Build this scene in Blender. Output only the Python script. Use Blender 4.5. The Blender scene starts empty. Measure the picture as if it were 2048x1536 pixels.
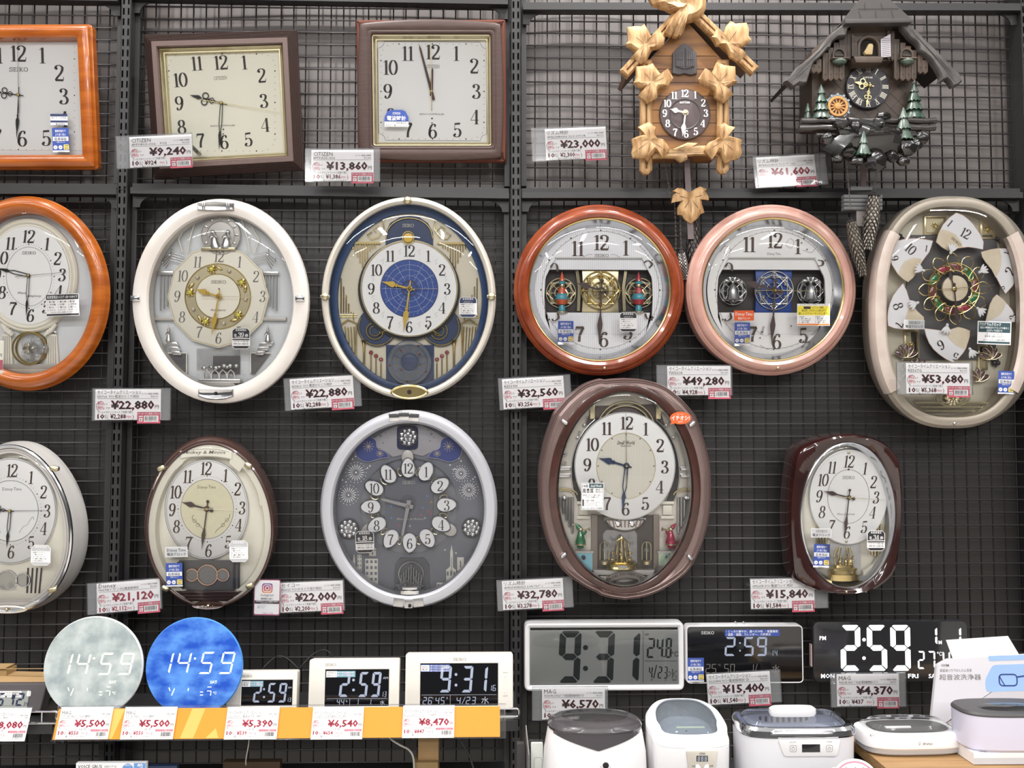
import bpy, math, random
from mathutils import Matrix, Vector
R = math.radians
random.seed(7)
SC = bpy.context.scene
COL = SC.collection

# ---------------------------------------------------------------- camera
FPX = 1900.0                      # focal length in pixels of the 2048 x 1536 frame
CAM = Vector((0, -2.235, 0))
RM = Matrix.Rotation(R(-1.2), 4, 'Z') @ Matrix.Rotation(R(90 + 3.15), 4, 'X')
cd = bpy.data.cameras.new('camera'); cd.sensor_width = 36; cd.lens = FPX / 2048 * 36
cd.clip_start = .05
cam = bpy.data.objects.new('camera', cd); COL.objects.link(cam)
cam.matrix_world = Matrix.Translation(CAM) @ RM
SC.camera = cam
SC.view_settings.view_transform = 'Standard'
SC.view_settings.look = 'None'
SC.view_settings.exposure = 0.2
SC.view_settings.gamma = 1
SC.view_settings.use_curve_mapping = False

# ---------------------------------------------------------------- world: a bright shop around the display
W = bpy.data.worlds.new('shop'); SC.world = W; W.use_nodes = True
nt = W.node_tree; N = nt.nodes; LK = nt.links
bg = N['Background']; bg.inputs[1].default_value = .95
tc = N.new('ShaderNodeTexCoord'); sep = N.new('ShaderNodeSeparateXYZ'); LK.new(tc.outputs['Generated'], sep.inputs[0])
rp = N.new('ShaderNodeValToRGB'); LK.new(sep.outputs[2], rp.inputs[0])
e = rp.color_ramp.elements
e[0].position = .0; e[0].color = (.10, .10, .10, 1)
e[1].position = 1; e[1].color = (.62, .61, .60, 1)
for p, c in ((.36, (.30, .29, .28)), (.44, (.42, .41, .4)), (.60, (.56, .55, .54)), (.7, (.60, .59, .58))):
    q = e.new(p); q.color = (*c, 1)
mp = N.new('ShaderNodeMapping'); mp.inputs['Scale'].default_value = (9, 9, 22); LK.new(tc.outputs['Generated'], mp.inputs[0])
vo = N.new('ShaderNodeTexVoronoi'); vo.inputs['Scale'].default_value = 1.6; LK.new(mp.outputs[0], vo.inputs['Vector'])
hs = N.new('ShaderNodeHueSaturation'); hs.inputs['Saturation'].default_value = .45; hs.inputs['Value'].default_value = .95
LK.new(vo.outputs['Color'], hs.inputs['Color'])
bd = N.new('ShaderNodeValToRGB'); LK.new(sep.outputs[2], bd.inputs[0])
b = bd.color_ramp.elements; b[0].position = .30; b[0].color = (0, 0, 0, 1); b[1].position = .66; b[1].color = (0, 0, 0, 1)
for p, c in ((.36, .55), (.58, .55)):
    q = b.new(p); q.color = (c, c, c, 1)
mx = N.new('ShaderNodeMixRGB'); LK.new(bd.outputs[0], mx.inputs[0]); LK.new(rp.outputs[0], mx.inputs[1]); LK.new(hs.outputs[0], mx.inputs[2])
LK.new(mx.outputs[0], bg.inputs[0])

# ---------------------------------------------------------------- lamps of the shop: ceiling tubes and spots over the wall
def area(x, y, z, sx, sy, watt, col=(1, .985, .96), tgt=None):
    l = bpy.data.lights.new('ceiling_tube', 'AREA'); l.shape = 'RECTANGLE'; l.size = sx; l.size_y = sy; l.energy = watt; l.color = col
    o = bpy.data.objects.new('ceiling_tube', l); COL.objects.link(o); o.location = (x, y, z)
    if tgt: o.rotation_euler = (Vector(tgt) - Vector((x, y, z))).to_track_quat('-Z', 'X').to_euler()
    return o
def spot(x, y, z, watt, tgt, ang=80, rad=.02, bl=.6):
    l = bpy.data.lights.new('downlight', 'SPOT'); l.energy = watt; l.spot_size = R(ang); l.spot_blend = bl; l.shadow_soft_size = rad; l.color = (1, .98, .95)
    o = bpy.data.objects.new('downlight', l); COL.objects.link(o); o.location = (x, y, z)
    o.rotation_euler = (Vector(tgt) - Vector((x, y, z))).to_track_quat('-Z', 'Y').to_euler()
for x in (-2.2, -.7, .8, 2.3):
    area(x, -.95, 1.78, 1.25, .12, 7)
    area(x + .3, -2.6, 1.78, 1.25, .12, 22)
for x in (-2.9, -1.0, .9, 2.8): area(x, -6.6, 1.78, 1.3, .12, 60)
area(-1.3, -4.6, 1.78, .12, 1.6, 36); area(.35, -4.8, 1.78, .12, 1.6, 36); area(1.9, -4.6, 1.78, .12, 1.6, 36)
for x, w in ((-1.15, 16), (-.44, 32), (.22, 22), (.60, 34), (1.12, 9)):
    spot(x, -.42, 1.62, w, (x, .05, .5), 95, .018)

# ---------------------------------------------------------------- from a pixel of the photograph to the place it shows
def ray(px, py):
    return (RM.to_3x3() @ Vector(((px - 1024) / FPX, (768 - py) / FPX, -1)))
def at(px, py, dep):
    d = ray(px, py); t = (-dep - CAM.y) / d.y
    return CAM + d * t
def mpp(px, py, dep):              # metres per pixel there
    d = ray(px, py); return (-dep - CAM.y) / d.y / FPX

# ---------------------------------------------------------------- materials
def lin(h):
    h = h.lstrip('#'); c = [int(h[i:i + 2], 16) / 255 for i in (0, 2, 4)]
    return tuple(x / 12.92 if x <= .04045 else ((x + .055) / 1.055) ** 2.4 for x in c) + (1,)
MATS = {}
def new_mat(name):
    m = bpy.data.materials.new(name); m.use_nodes = True
    return m, m.node_tree.nodes, m.node_tree.links, m.node_tree.nodes['Principled BSDF']
def mt(name, hexc, r=.5, m=0., n=(30, .06), coat=0., em=0., hex2=None, st=(1, 1, 1), bump=0., sheen=0, spec=.5, wave=None, det=4):
    if name in MATS: return MATS[name]
    M, Nn, Lk, P = new_mat(name)
    P.inputs['Roughness'].default_value = r; P.inputs['Metallic'].default_value = m
    P.inputs['Coat Weight'].default_value = coat; P.inputs['Coat Roughness'].default_value = .06
    P.inputs['Specular IOR Level'].default_value = spec
    c = lin(hexc)
    t = Nn.new('ShaderNodeTexCoord'); mpg = Nn.new('ShaderNodeMapping'); mpg.inputs['Scale'].default_value = st; Lk.new(t.outputs['Object'], mpg.inputs[0])
    if wave:
        nz = Nn.new('ShaderNodeTexWave'); nz.bands_direction = wave; nz.inputs['Scale'].default_value = n[0]; nz.inputs['Distortion'].default_value = 0; fac = nz.outputs['Fac']
    else:
        nz = Nn.new('ShaderNodeTexNoise'); nz.inputs['Scale'].default_value = n[0]; nz.inputs['Detail'].default_value = det; fac = nz.outputs['Fac']
    Lk.new(mpg.outputs[0], nz.inputs['Vector'])
    rr = Nn.new('ShaderNodeValToRGB'); Lk.new(fac, rr.inputs[0])
    if hex2: c2 = lin(hex2); rr.color_ramp.elements[0].position = .38; rr.color_ramp.elements[1].position = .62
    else:
        c2 = tuple(min(1, x * (1 + n[1])) for x in c[:3]) + (1,); c = tuple(x * (1 - n[1]) for x in c[:3]) + (1,)
    rr.color_ramp.elements[0].color = c; rr.color_ramp.elements[1].color = c2
    Lk.new(rr.outputs[0], P.inputs['Base Color'])
    if em:
        Lk.new(rr.outputs[0], P.inputs['Emission Color']); P.inputs['Emission Strength'].default_value = em
    if bump:
        bp = Nn.new('ShaderNodeBump'); bp.inputs['Strength'].default_value = bump; bp.inputs['Distance'].default_value = .002
        Lk.new(fac, bp.inputs['Height']); Lk.new(bp.outputs[0], P.inputs['Normal'])
    MATS[name] = M
    return M
def glass_mat(name, tint=(1, 1, 1), ior=1.45, rough=.01, haze=0., hcol=(.8, .8, .82)):
    if name in MATS: return MATS[name]
    M, Nn, Lk, P = new_mat(name)
    Nn.remove(P); out = Nn['Material Output']
    tr = Nn.new('ShaderNodeBsdfTransparent'); tr.inputs[0].default_value = (*tint, 1)
    gl = Nn.new('ShaderNodeBsdfGlossy'); gl.inputs['Roughness'].default_value = rough
    fr = Nn.new('ShaderNodeFresnel'); fr.inputs[0].default_value = ior
    mi = Nn.new('ShaderNodeMixShader'); Lk.new(fr.outputs[0], mi.inputs[0]); Lk.new(tr.outputs[0], mi.inputs[1]); Lk.new(gl.outputs[0], mi.inputs[2])
    last = mi
    if haze:
        df = Nn.new('ShaderNodeBsdfDiffuse'); df.inputs[0].default_value = (*hcol, 1)
        m2 = Nn.new('ShaderNodeMixShader'); m2.inputs[0].default_value = haze; Lk.new(mi.outputs[0], m2.inputs[1]); Lk.new(df.outputs[0], m2.inputs[2]); last = m2
    Lk.new(last.outputs[0], out.inputs[0]); MATS[name] = M
    return M
GLASS = glass_mat('clock_glass', ior=1.42)
CRYS = glass_mat('crystal', (.93, .94, .96), 1.9, .02, .12)
CLEAR = glass_mat('clear_plastic', (.985, .985, .99), 1.35, .08, .02)
HOLD = glass_mat('tag_holder_plastic', (.90, .91, .92), 1.4, .08, .16, (.75, .75, .77))
SMOKE = glass_mat('smoked_plastic', (.30, .29, .30), 1.5, .04, .12, (.25, .24, .25))
BLUEC = glass_mat('blue_clear_plastic', (.62, .70, .80), 1.5, .02, .10, (.6, .65, .7))
INK = mt('black_ink', '3b3434', .55, n=(40, .1)); BLK = mt('black_plastic', '1d1c1d', .38)
INKB = mt('brown_ink', '4a3a30', .5); GREYI = mt('grey_ink', '77706c', .5)
WHITE = mt('white_paper', 'f4f2f2', .6, n=(8, .015)); WPL = mt('white_plastic', 'efedee', .32, n=(5, .02))
IVORY = mt('ivory_plastic', 'f3ede2', .4, n=(5, .02))
RED = mt('red_ink', 'c0485c', .6); REDB = mt('red_print', 'c2566a', .6)
CHROME = mt('chrome', 'dcdcde', .12, 1.); SILV = mt('silver', 'c9c8c8', .28, 1., n=(60, .1))
GOLD = mt('gold', 'd9c48a', .22, 1., n=(60, .1)); GOLDP = mt('gold_paint', 'bfa04c', .4, .6); PGOLD = mt('pale_gold', 'cfc4a4', .3, .9)
SILVP = mt('silver_paint', 'b9b6b2', .45, .35); DKMET = mt('dark_metal', '4a4648', .5, .5)
FIXT = mt('black_fixture_paint', '2a2829', .42, n=(14, .12))
FIXT2 = mt('black_wire_coat', '423e40', .36, n=(20, .1)); FIXT3 = mt('black_wire_shaded', '262425', .62, n=(20, .1), spec=.2)  # vertical wires get a darker copy of the coat, their shade put into the colour
BLUEP = mt('blue_print', '3c55a5', .6); YEL = mt('yellow_print', 'f2e04a', .6); YEL2 = mt('pale_yellow_print', 'f3dc7a', .6); ORG = mt('orange_print', 'f08a2c', .6)
STK = mt('sticker_black', '2c2a30', .5); GRN = mt('green_print', '37545a', .6); SILS = mt('silver_sticker', 'c2c3c5', .45)
NAVYP = mt('navy_print', '2f3c63', .55); ORR = mt('orange_red_print', 'e8652c', .6)

# ---------------------------------------------------------------- shapes: (vertices, faces), x right, y up, z towards the viewer
def cat(*gs):
    V, F = [], []
    for v, f in gs:
        k = len(V); V += v; F += [tuple(i + k for i in q) for q in f]
    return V, F
def tr(g, dx=0, dy=0, dz=0, rot=0, sx=1, sy=None, sz=1, sh=0):
    sy = sx if sy is None else sy
    c, s = math.cos(R(rot)), math.sin(R(rot)); V = []
    for x, y, z in g[0]:
        x, y = x * sx + sh * y * sy, y * sy
        V.append((x * c - y * s + dx, x * s + y * c + dy, z * sz + dz))
    return V, g[1]
def rotx(g, a, y0=0, z0=0):
    c, s = math.cos(R(a)), math.sin(R(a))
    return [(x, y0 + (y - y0) * c - (z - z0) * s, z0 + (y - y0) * s + (z - z0) * c) for x, y, z in g[0]], g[1]
def roty(g, a, x0=0, z0=0):
    c, s = math.cos(R(a)), math.sin(R(a))
    return [(x0 + (x - x0) * c + (z - z0) * s, y, z0 - (x - x0) * s + (z - z0) * c) for x, y, z in g[0]], g[1]
def ccw(p):
    a = sum(p[i - 1][0] * p[i][1] - p[i][0] * p[i - 1][1] for i in range(len(p)))
    return p if a > 0 else p[::-1]
def ngon(p, z=0):
    p = ccw(list(p)); return [(q[0], q[1], z) for q in p], [tuple(range(len(p)))]
def loft(loops, c0=False, c1=False, closed=True):
    n = len(loops[0]); V = [v for l in loops for v in l]; F = []
    for i in range(len(loops) - 1):
        for j in range(n if closed else n - 1):
            k = (j + 1) % n; F.append((i * n + j, i * n + k, (i + 1) * n + k, (i + 1) * n + j))
    if c0: F.append(tuple(range(n))[::-1])
    if c1: F.append(tuple((len(loops) - 1) * n + j for j in range(n)))
    return V, F
def off(p, d):
    n = len(p); o = []
    for i in range(n):
        a, b, c = p[i - 1], p[i], p[(i + 1) % n]
        e1 = (b[0] - a[0], b[1] - a[1]); e2 = (c[0] - b[0], c[1] - b[1])
        l1 = math.hypot(*e1) or 1e-9; l2 = math.hypot(*e2) or 1e-9
        n1 = (-e1[1] / l1, e1[0] / l1); n2 = (-e2[1] / l2, e2[0] / l2)
        m = (n1[0] + n2[0], n1[1] + n2[1]); q = m[0] ** 2 + m[1] ** 2
        k = 2 / q if q > .35 else 2 / .35
        o.append((b[0] + m[0] * d * k, b[1] + m[1] * d * k))
    return o
def frame(p, prof, c0=False, c1=False):
    p = ccw(list(p)); return loft([[(x, y, z) for x, y in off(p, i)] for i, z in prof], c0, c1)
def frame_r(c, r, prof, rmin=.6, n=4, c0=False, c1=False):
    c = ccw(list(c)); return loft([[(x, y, z) for x, y in rpoly(off(c, i), max(r - max(i, 0), rmin) if r > 0 else rmin, n)] for i, z in prof], c0, c1)
def prism(p, z0, z1, bev=0):
    if bev: return frame(p, [(0, z0), (0, z1 - bev), (bev * .3, z1 - bev * .3), (bev, z1)], True, True)
    return frame(p, [(0, z0), (0, z1)], True, True)
def oval(a, b=None, cx=0, cy=0, n=64, e=2., a0=0, a1=360, rot=0):
    b = a if b is None else b; P = []
    m = n if a1 - a0 >= 360 else n + 1
    for i in range(m):
        t = R(a0 + (a1 - a0) * i / n); c, s = math.cos(t), math.sin(t)
        x = a * math.copysign(abs(c) ** (2 / e), c); y = b * math.copysign(abs(s) ** (2 / e), s)
        P.append((x, y))
    if rot:
        c, s = math.cos(R(rot)), math.sin(R(rot)); P = [(x * c - y * s, x * s + y * c) for x, y in P]
    return [(x + cx, y + cy) for x, y in P]
def rpoly(p, r, n=5):
    p = ccw(list(p)); o = []; m = len(p)
    for i in range(m):
        a, b, c = Vector(p[i - 1]), Vector(p[i]), Vector(p[(i + 1) % m])
        u = (a - b); v = (c - b); rr = min(r, u.length * .45, v.length * .45); u.normalize(); v.normalize()
        for k in range(n + 1):
            t = k / n; q = (b + u * rr) * (1 - t) ** 2 + b * 2 * t * (1 - t) + (b + v * rr) * t * t
            o.append((q.x, q.y))
    return o
def rect(x0, y0, x1, y1): return [(x0, y0), (x1, y0), (x1, y1), (x0, y1)]
def rrect(cx, cy, w, h, r, n=5): return rpoly(rect(cx - w / 2, cy - h / 2, cx + w / 2, cy + h / 2), r, n)
def box(x0, x1, y0, y1, z0, z1, bev=0): return prism(rect(x0, y0, x1, y1), z0, z1, bev)
def spl(p, n=8, closed=False):
    o = []; m = len(p); rng = range(m if closed else m - 1)
    for i in rng:
        g = (lambda k: p[k % m]) if closed else (lambda k: p[max(0, min(m - 1, k))])
        a, b, c, d = g(i - 1), g(i), g(i + 1), g(i + 2)
        for k in range(n):
            t = k / n
            o.append(tuple(.5 * (2 * b[j] + (c[j] - a[j]) * t + (2 * a[j] - 5 * b[j] + 4 * c[j] - d[j]) * t * t + (3 * b[j] - a[j] - 3 * c[j] + d[j]) * t ** 3) for j in range(len(b))))
    if not closed: o.append(tuple(p[-1]))
    return o
def rib(p, w, z=0, closed=False, nib=None):
    n = len(p); V, F = [], []
    for i in range(n):
        a = p[i - 1] if (i or closed) else p[0]; c = p[(i + 1) % n] if (i < n - 1 or closed) else p[-1]
        dx, dy = c[0] - a[0], c[1] - a[1]; l = math.hypot(dx, dy) or 1e-9; dx /= l; dy /= l
        ww = w[i] if isinstance(w, (list, tuple)) else w
        if nib: ww = nib[1] + (nib[0] - nib[1]) * abs(dy) ** 1.4
        zz = p[i][2] if len(p[i]) > 2 else z
        V += [(p[i][0] - dy * ww / 2, p[i][1] + dx * ww / 2, zz), (p[i][0] + dy * ww / 2, p[i][1] - dx * ww / 2, zz)]
    for i in range(n if closed else n - 1):
        j = (i + 1) % n; F.append((2 * i, 2 * i + 1, 2 * j + 1, 2 * j))
    return V, F
def tube(p, r, n=6, closed=False, z=0):
    p = [Vector(q if len(q) > 2 else (q[0], q[1], z)) for q in p]; m = len(p); loops = []; up = None
    for i in range(m):
        a = p[i - 1] if (i or closed) else p[0]; c = p[(i + 1) % m] if (i < m - 1 or closed) else p[-1]
        t = (c - a).normalized() if (c - a).length > 1e-9 else Vector((0, 1, 0))
        if up is None: up = Vector((0, 0, 1)) if abs(t.z) < .9 else Vector((1, 0, 0))
        u = t.cross(up); u = u.normalized() if u.length > 1e-6 else t.orthogonal().normalized()
        up = u.cross(t).normalized(); rr = r[i] if isinstance(r, (list, tuple)) else r
        loops.append([tuple(p[i] + (u * math.cos(k * 2 * math.pi / n) + up * math.sin(k * 2 * math.pi / n)) * rr) for k in range(n)])
    if closed: loops.append(loops[0])
    return loft(loops, not closed, not closed)
def ball(x, y, z, r, ry=None, rz=None, n=12, m=7):
    ry = ry or r; rz = rz or r
    L = [[(x + r * math.sin(math.pi * i / m) * math.cos(2 * math.pi * j / n), y + ry * math.cos(math.pi * i / m), z - rz * math.sin(math.pi * i / m) * math.sin(2 * math.pi * j / n)) for j in range(n)] for i in range(m + 1)]
    g = loft(L); return g
def lathe(prof, x=0, z=0, n=14, sx=1, sz=1):
    return loft([[(x + r * sx * math.cos(2 * math.pi * j / n), y, z - r * sz * math.sin(2 * math.pi * j / n)) for j in range(n)] for r, y in prof], True, True)
def ringp(cx, cy, r0, r1, z, n=48, b0=None, b1=None):
    b0 = b0 or r0; b1 = b1 or r1
    return loft([[(x, y, z) for x, y in oval(r1, b1, cx, cy, n)], [(x, y, z) for x, y in oval(r0, b0, cx, cy, n)]])
def disc(cx, cy, r, z, n=24, b=None): return ngon(oval(r, b or r, cx, cy, n), z)
def dome(a, b, cx, cy, z, h, n=48, k=6, e=2.):
    L = []
    for i in range(k):
        t = math.pi / 2 * i / k
        L.append([(x, y, z + h * math.sin(t)) for x, y in oval(a * math.cos(t), b * math.cos(t), cx, cy, n, e)])
    return loft(L, False, True)
def star(cx, cy, r0, r1, n, z, rot=90):
    return ngon([(cx + (r1 if i % 2 == 0 else r0) * math.cos(R(rot + 180 * i / n)), cy + (r1 if i % 2 == 0 else r0) * math.sin(R(rot + 180 * i / n))) for i in range(2 * n)], z)

# ---------------------------------------------------------------- lettering
TXC = {}
def font_geo(s, b=0., sh=0., res=1):
    k = (s, b, sh, res)
    if k not in TXC:
        cu = bpy.data.curves.new('lettering', 'FONT'); cu.body = s; cu.size = 1; cu.resolution_u = res; cu.offset = b; cu.shear = sh
        o = bpy.data.objects.new('lettering', cu); me = o.to_mesh()
        V = [tuple(v.co) for v in me.vertices]; F = [tuple(p.vertices) for p in me.polygons]
        o.to_mesh_clear(); bpy.data.objects.remove(o); bpy.data.curves.remove(cu)
        TXC[k] = (V, F)
    return TXC[k]
def tx(s, x, y, h, w=None, al='l', b=0., z=.3, sh=0., res=1):
    V, F = font_geo(s, b, sh, res)
    if not V: return [], []
    x0 = min(v[0] for v in V); x1 = max(v[0] for v in V); y0 = min(v[1] for v in V); y1 = max(v[1] for v in V)
    cjk = any(ord(c) > 0x2000 for c in s)
    k = h / (.9 if cjk else .72); kx = w / (x1 - x0) if w else k
    ww = (x1 - x0) * kx; ox = {'l': 0, 'c': -ww / 2, 'r': -ww}[al]; yb = -.08 if cjk else 0
    return [((a - x0) * kx + ox + x, (q - yb) * k + y, z) for a, q, _ in V], F
def P_(*p): return list(p)
E0 = lambda cx, cy, rx, ry: ('c', [(cx + rx * math.cos(2 * math.pi * i / 24), cy + ry * math.sin(2 * math.pi * i / 24)) for i in range(24)])
SIX = [E0(.31, .29, .22, .275), ('s', [(.5, .85), (.39, .965), (.23, .87), (.11, .6), (.085, .33), (.11, .18)]), ('b', .47, .83, .06)]
G = {
 '0': (.62, [E0(.31, .5, .24, .48)]),
 '1': (.44, [('l', .24, .02, .24, .98), ('t', .24, .97, .06, .84), ('t', .06, .02, .42, .02)]),
 '2': (.62, [('b', .14, .77, .075), ('s', [(.09, .74), (.12, .9), (.3, .975), (.49, .87), (.5, .7), (.4, .48), (.2, .24), (.07, .05)]), ('h', .06, .05, .55, .05), ('t', .55, .03, .58, .26)]),
 '3': (.6, [('b', .14, .8, .075), ('s', [(.09, .8), (.16, .93), (.3, .975), (.45, .88), (.46, .73), (.38, .58), (.24, .53)]), ('s', [(.24, .53), (.43, .47), (.53, .28), (.44, .08), (.28, .025), (.12, .08), (.08, .2)]), ('b', .14, .2, .075)]),
 '4': (.64, [('t', .42, .97, .03, .29), ('t', .03, .28, .6, .28), ('l', .44, .98, .44, .02), ('t', .29, .02, .59, .02)]),
 '5': (.6, [('t', .13, .95, .11, .5), ('h', .13, .91, .5, .94), ('s', [(.11, .5), (.25, .59), (.44, .53), (.52, .32), (.44, .09), (.28, .025), (.12, .07), (.08, .2)]), ('b', .14, .2, .075)]),
 '6': (.62, SIX),
 '7': (.6, [('h', .05, .93, .56, .93), ('t', .06, .96, .04, .74), ('s', [(.54, .92), (.4, .66), (.29, .36), (.26, .02)]), ('t', .17, .015, .36, .015)]),
 '8': (.62, [E0(.31, .75, .18, .225), E0(.31, .265, .235, .245)]),
 'S': (.78, [('s', [(.66, .72), (.6, .92), (.38, .98), (.15, .88), (.13, .68), (.36, .52), (.62, .4), (.66, .16), (.4, .02), (.16, .08), (.1, .28)]), ('t', .68, .7, .68, .98), ('t', .09, .3, .09, .02)]),
 'E': (.74, [('l', .16, 0, .16, 1), ('t', .04, .97, .64, .97), ('t', .04, .03, .66, .03), ('t', .16, .52, .5, .52), ('t', .63, 1, .63, .74), ('t', .65, 0, .65, .28), ('t', .5, .4, .5, .64)]),
 'I': (.36, [('l', .18, 0, .18, 1), ('t', .04, .97, .32, .97), ('t', .04, .03, .32, .03)]),
 'K': (.86, [('l', .16, 0, .16, 1), ('t', .03, .97, .3, .97), ('t', .03, .03, .3, .03), ('t', .68, .97, .18, .42), ('l', .32, .58, .7, .02), ('t', .58, .97, .82, .97), ('t', .58, .03, .84, .03)]),
 'O': (.92, [E0(.46, .5, .38, .48)]),
 'C': (.8, [('s', [(.7, .7), (.62, .9), (.42, .98), (.14, .78), (.08, .5), (.14, .22), (.42, .02), (.64, .1), (.72, .3)]), ('t', .71, .68, .71, .95)]),
 'T': (.76, [('l', .38, 0, .38, 1), ('t', .04, .97, .72, .97), ('t', .05, 1, .05, .74), ('t', .71, 1, .71, .74), ('t', .24, .03, .52, .03)]),
 'Z': (.74, [('t', .06, .97, .66, .97), ('l', .66, .97, .06, .03), ('t', .06, .03, .68, .03), ('t', .68, .03, .68, .26), ('t', .07, .97, .07, .76)]),
 'N': (.86, [('t', .14, 0, .14, 1), ('t', .72, 0, .72, 1), ('l', .14, 1, .72, 0), ('t', .02, .97, .2, .97), ('t', .02, .03, .26, .03), ('t', .6, .97, .84, .97)]),
 'M': (1., [('t', .14, 0, .14, 1), ('l', .86, 0, .86, 1), ('l', .14, 1, .5, .05), ('t', .5, .05, .86, 1), ('t', .02, .03, .26, .03), ('t', .74, .03, .98, .03)]),
}
G['9'] = (.62, [('c', [(.62 - x, 1 - y) for x, y in SIX[0][1]]), ('s', [(.62 - x, 1 - y) for x, y in SIX[1][1]]), ('b', .62 - .47, 1 - .83, .06)])
def glyph(ch, tk, tn):
    w, ops = G[ch]; gs = []
    for o in ops:
        if o[0] == 'c': gs.append(rib(o[1], 0, closed=True, nib=(tk, tn)))
        elif o[0] == 's': gs.append(rib(spl(o[1], 6), 0, nib=(tk, tn)))
        elif o[0] == 'l': gs.append(rib([o[1:3], o[3:5]], tk))
        elif o[0] == 't': gs.append(rib([o[1:3], o[3:5]], tn))
        elif o[0] == 'h': gs.append(rib([o[1:3], o[3:5]], max(tk * .8, tn * 1.6)))
        elif o[0] == 'b': gs.append(disc(o[1], o[2], o[3] * (.5 + tk * 3.4), 0, 10))
    return cat(*gs), w
def num(s, cx, cy, h, tk=.14, tn=.035, xs=1., z=.4, rot=0, sh=0., sp=0.):
    """serif numerals or capitals, centred"""
    gs = []; x = 0
    for c in s:
        if c == ' ': x += .5; continue
        g, w = glyph(c, tk, tn); gs.append(tr(g, x)); x += w * .94 + sp
    x -= sp
    g = tr(cat(*gs), -x / 2, -.5)
    return tr(g, cx, cy, z, rot, h * xs, h, sh=sh)
def seiko(cx, cy, w, h=None, z=.4, t=.13):
    g = num('SEIKO', 0, 0, 1, t, .10, 1, 0, sp=.12); x = max(v[0] for v in g[0]) * 2
    return tr(g, cx, cy, z, 0, w / x, h or w * .2)
SEG = {'0': 'abcdef', '1': 'bc', '2': 'abged', '3': 'abgcd', '4': 'fgbc', '5': 'afgcd', '6': 'afgedc', '7': 'abc', '8': 'abcdefg', '9': 'abcdfg'}
def segpoly(q, x, y, w, h, t, z, sh, g):
    H = h / 2; c = t * .5
    if q in 'ad':
        p = [(g + c * .5, h - c * .4), (g + c, h), (w - g - c, h), (w - g - c * .5, h - c * .4), (w - t - g, h - t), (t + g, h - t)]
        if q == 'd': p = [(a, h - b) for a, b in p]
    elif q == 'g': p = [(t * .5 + g, H), (t + g, H + t * .5), (w - t - g, H + t * .5), (w - t * .5 - g, H), (w - t - g, H - t * .5), (t + g, H - t * .5)]
    else:
        p = [(0, h - g - c), (c * .4, h - g - c * .5), (t, h - t - g), (t, H + t * .5 + g), (t * .5, H + g), (0, H + t * .3 + g)]
        if q in 'bc': p = [(w - a, b) for a, b in p]
        if q in 'ec': p = [(a, h - b) for a, b in p]
    return ngon([(x + a + sh * b, y + b) for a, b in p], z)
def segp(t, items, yb, yt, tk, z=.4, sh=.08, gap=.5):
    """seven segment digits placed one by one: (digit, left, right), or (':', x) for dots"""
    g = []
    for it in items:
        if it[0] in ':.':
            for f in ((.28, .68) if it[0] == ':' else (.72,)): a = t.p(it[1], yb + (yt - yb) * f, z); g.append(disc(a[0], a[1], it[2] if len(it) > 2 else tk * .55, z, 14))
            continue
        a = t.p(it[1], yb, z); b = t.p(it[2], yb, z); c = t.p(it[1], yt, z); h = c[1] - a[1]; w = b[0] - a[0] - sh * h if it[0] != '1' else b[0] - a[0] - sh * h
        w = max(w, tk * 1.01)
        for q in SEG[it[0]]: g.append(segpoly(q, a[0], a[1], w, h, tk, z, sh, gap))
    return cat(*g)
def seg7(s, x, y, w, h, t, z=.4, sh=.08, gap=.5, adv=1.35, roundc=0):
    """seven segment digits; x, y is the lower left corner"""
    gs = []
    for ch in s:
        if ch == ':':
            for yy in (.3, .68): gs.append(disc(x + t * .8 + sh * h * yy, y + h * yy, t * .62, z, 14))
            x += t * 2.6; continue
        if ch == '.': gs.append(disc(x - w * .12, y + t * .4, t * .5, z, 10)); x += t * .6; continue
        if ch == '/': gs.append(rib([(x, y), (x + w * .7 + sh * h, y + h)], t * .7, z)); x += w * .95; continue
        if ch == ' ': x += w * adv; continue
        for q in SEG[ch]:
            gs.append(segpoly(q, x, y, w, h, t, z, sh, gap))
        x += w * adv
    return cat(*gs) if gs else ([], [])

# ---------------------------------------------------------------- things and parts
SUBS = {k: v for ks, v in (
    (('clip', 'side_clip', 'top_badge', 'bottom_badge', 'sensor_badge', 'light_sensor', 'bezel_block', 'clear_bezel_block', 'side_pillar', 'base_badge', 'switch_plate', 'burl_ring'), ('frame', 'case', 'rim')),
    (('inner_dial', 'dial_ring', 'gold_rose', 'pearl_studs', 'numerals', 'star_map', 'maker_mark', 'numeral_fragments', 'dial_flap', 'number_petal', 'petal_link', 'outer_petal', 'dial_star', 'dial_scrolls', 'dial_screw', 'moon_stud'), ('dial',)),
    (('carved_bird', 'carved_leaf'), ('gable_beam',)), (('cuckoo_door',), ('cuckoo_door_frame',)), (('pendulum_leaf', 'pendulum_bob', 'pendulum_tongue'), ('pendulum_rod',)),
    (('shutter', 'cuckoo_bird'), ('door_arch',)), (('printing', 'front_print', 'top_print', 'tape', 'flap', 'open_flap', 'carton_neck'), ('price_card', 'carton')), (('hook_arm',), ('clear_holder',)),
    (('lcd_digits', 'blue_sticker', 'clear_print_sticker', 'lens'), ('screen',)), (('led_digits',), ('face', 'case')), (('panel_button',), ('control_panel',)), (('lid_window', 'caution_label'), ('lid_rim',)), (('lid_handle',), ('lid',)), (('pendulum_gems',), ('ring_pendulum',))) for k in ks}
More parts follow.
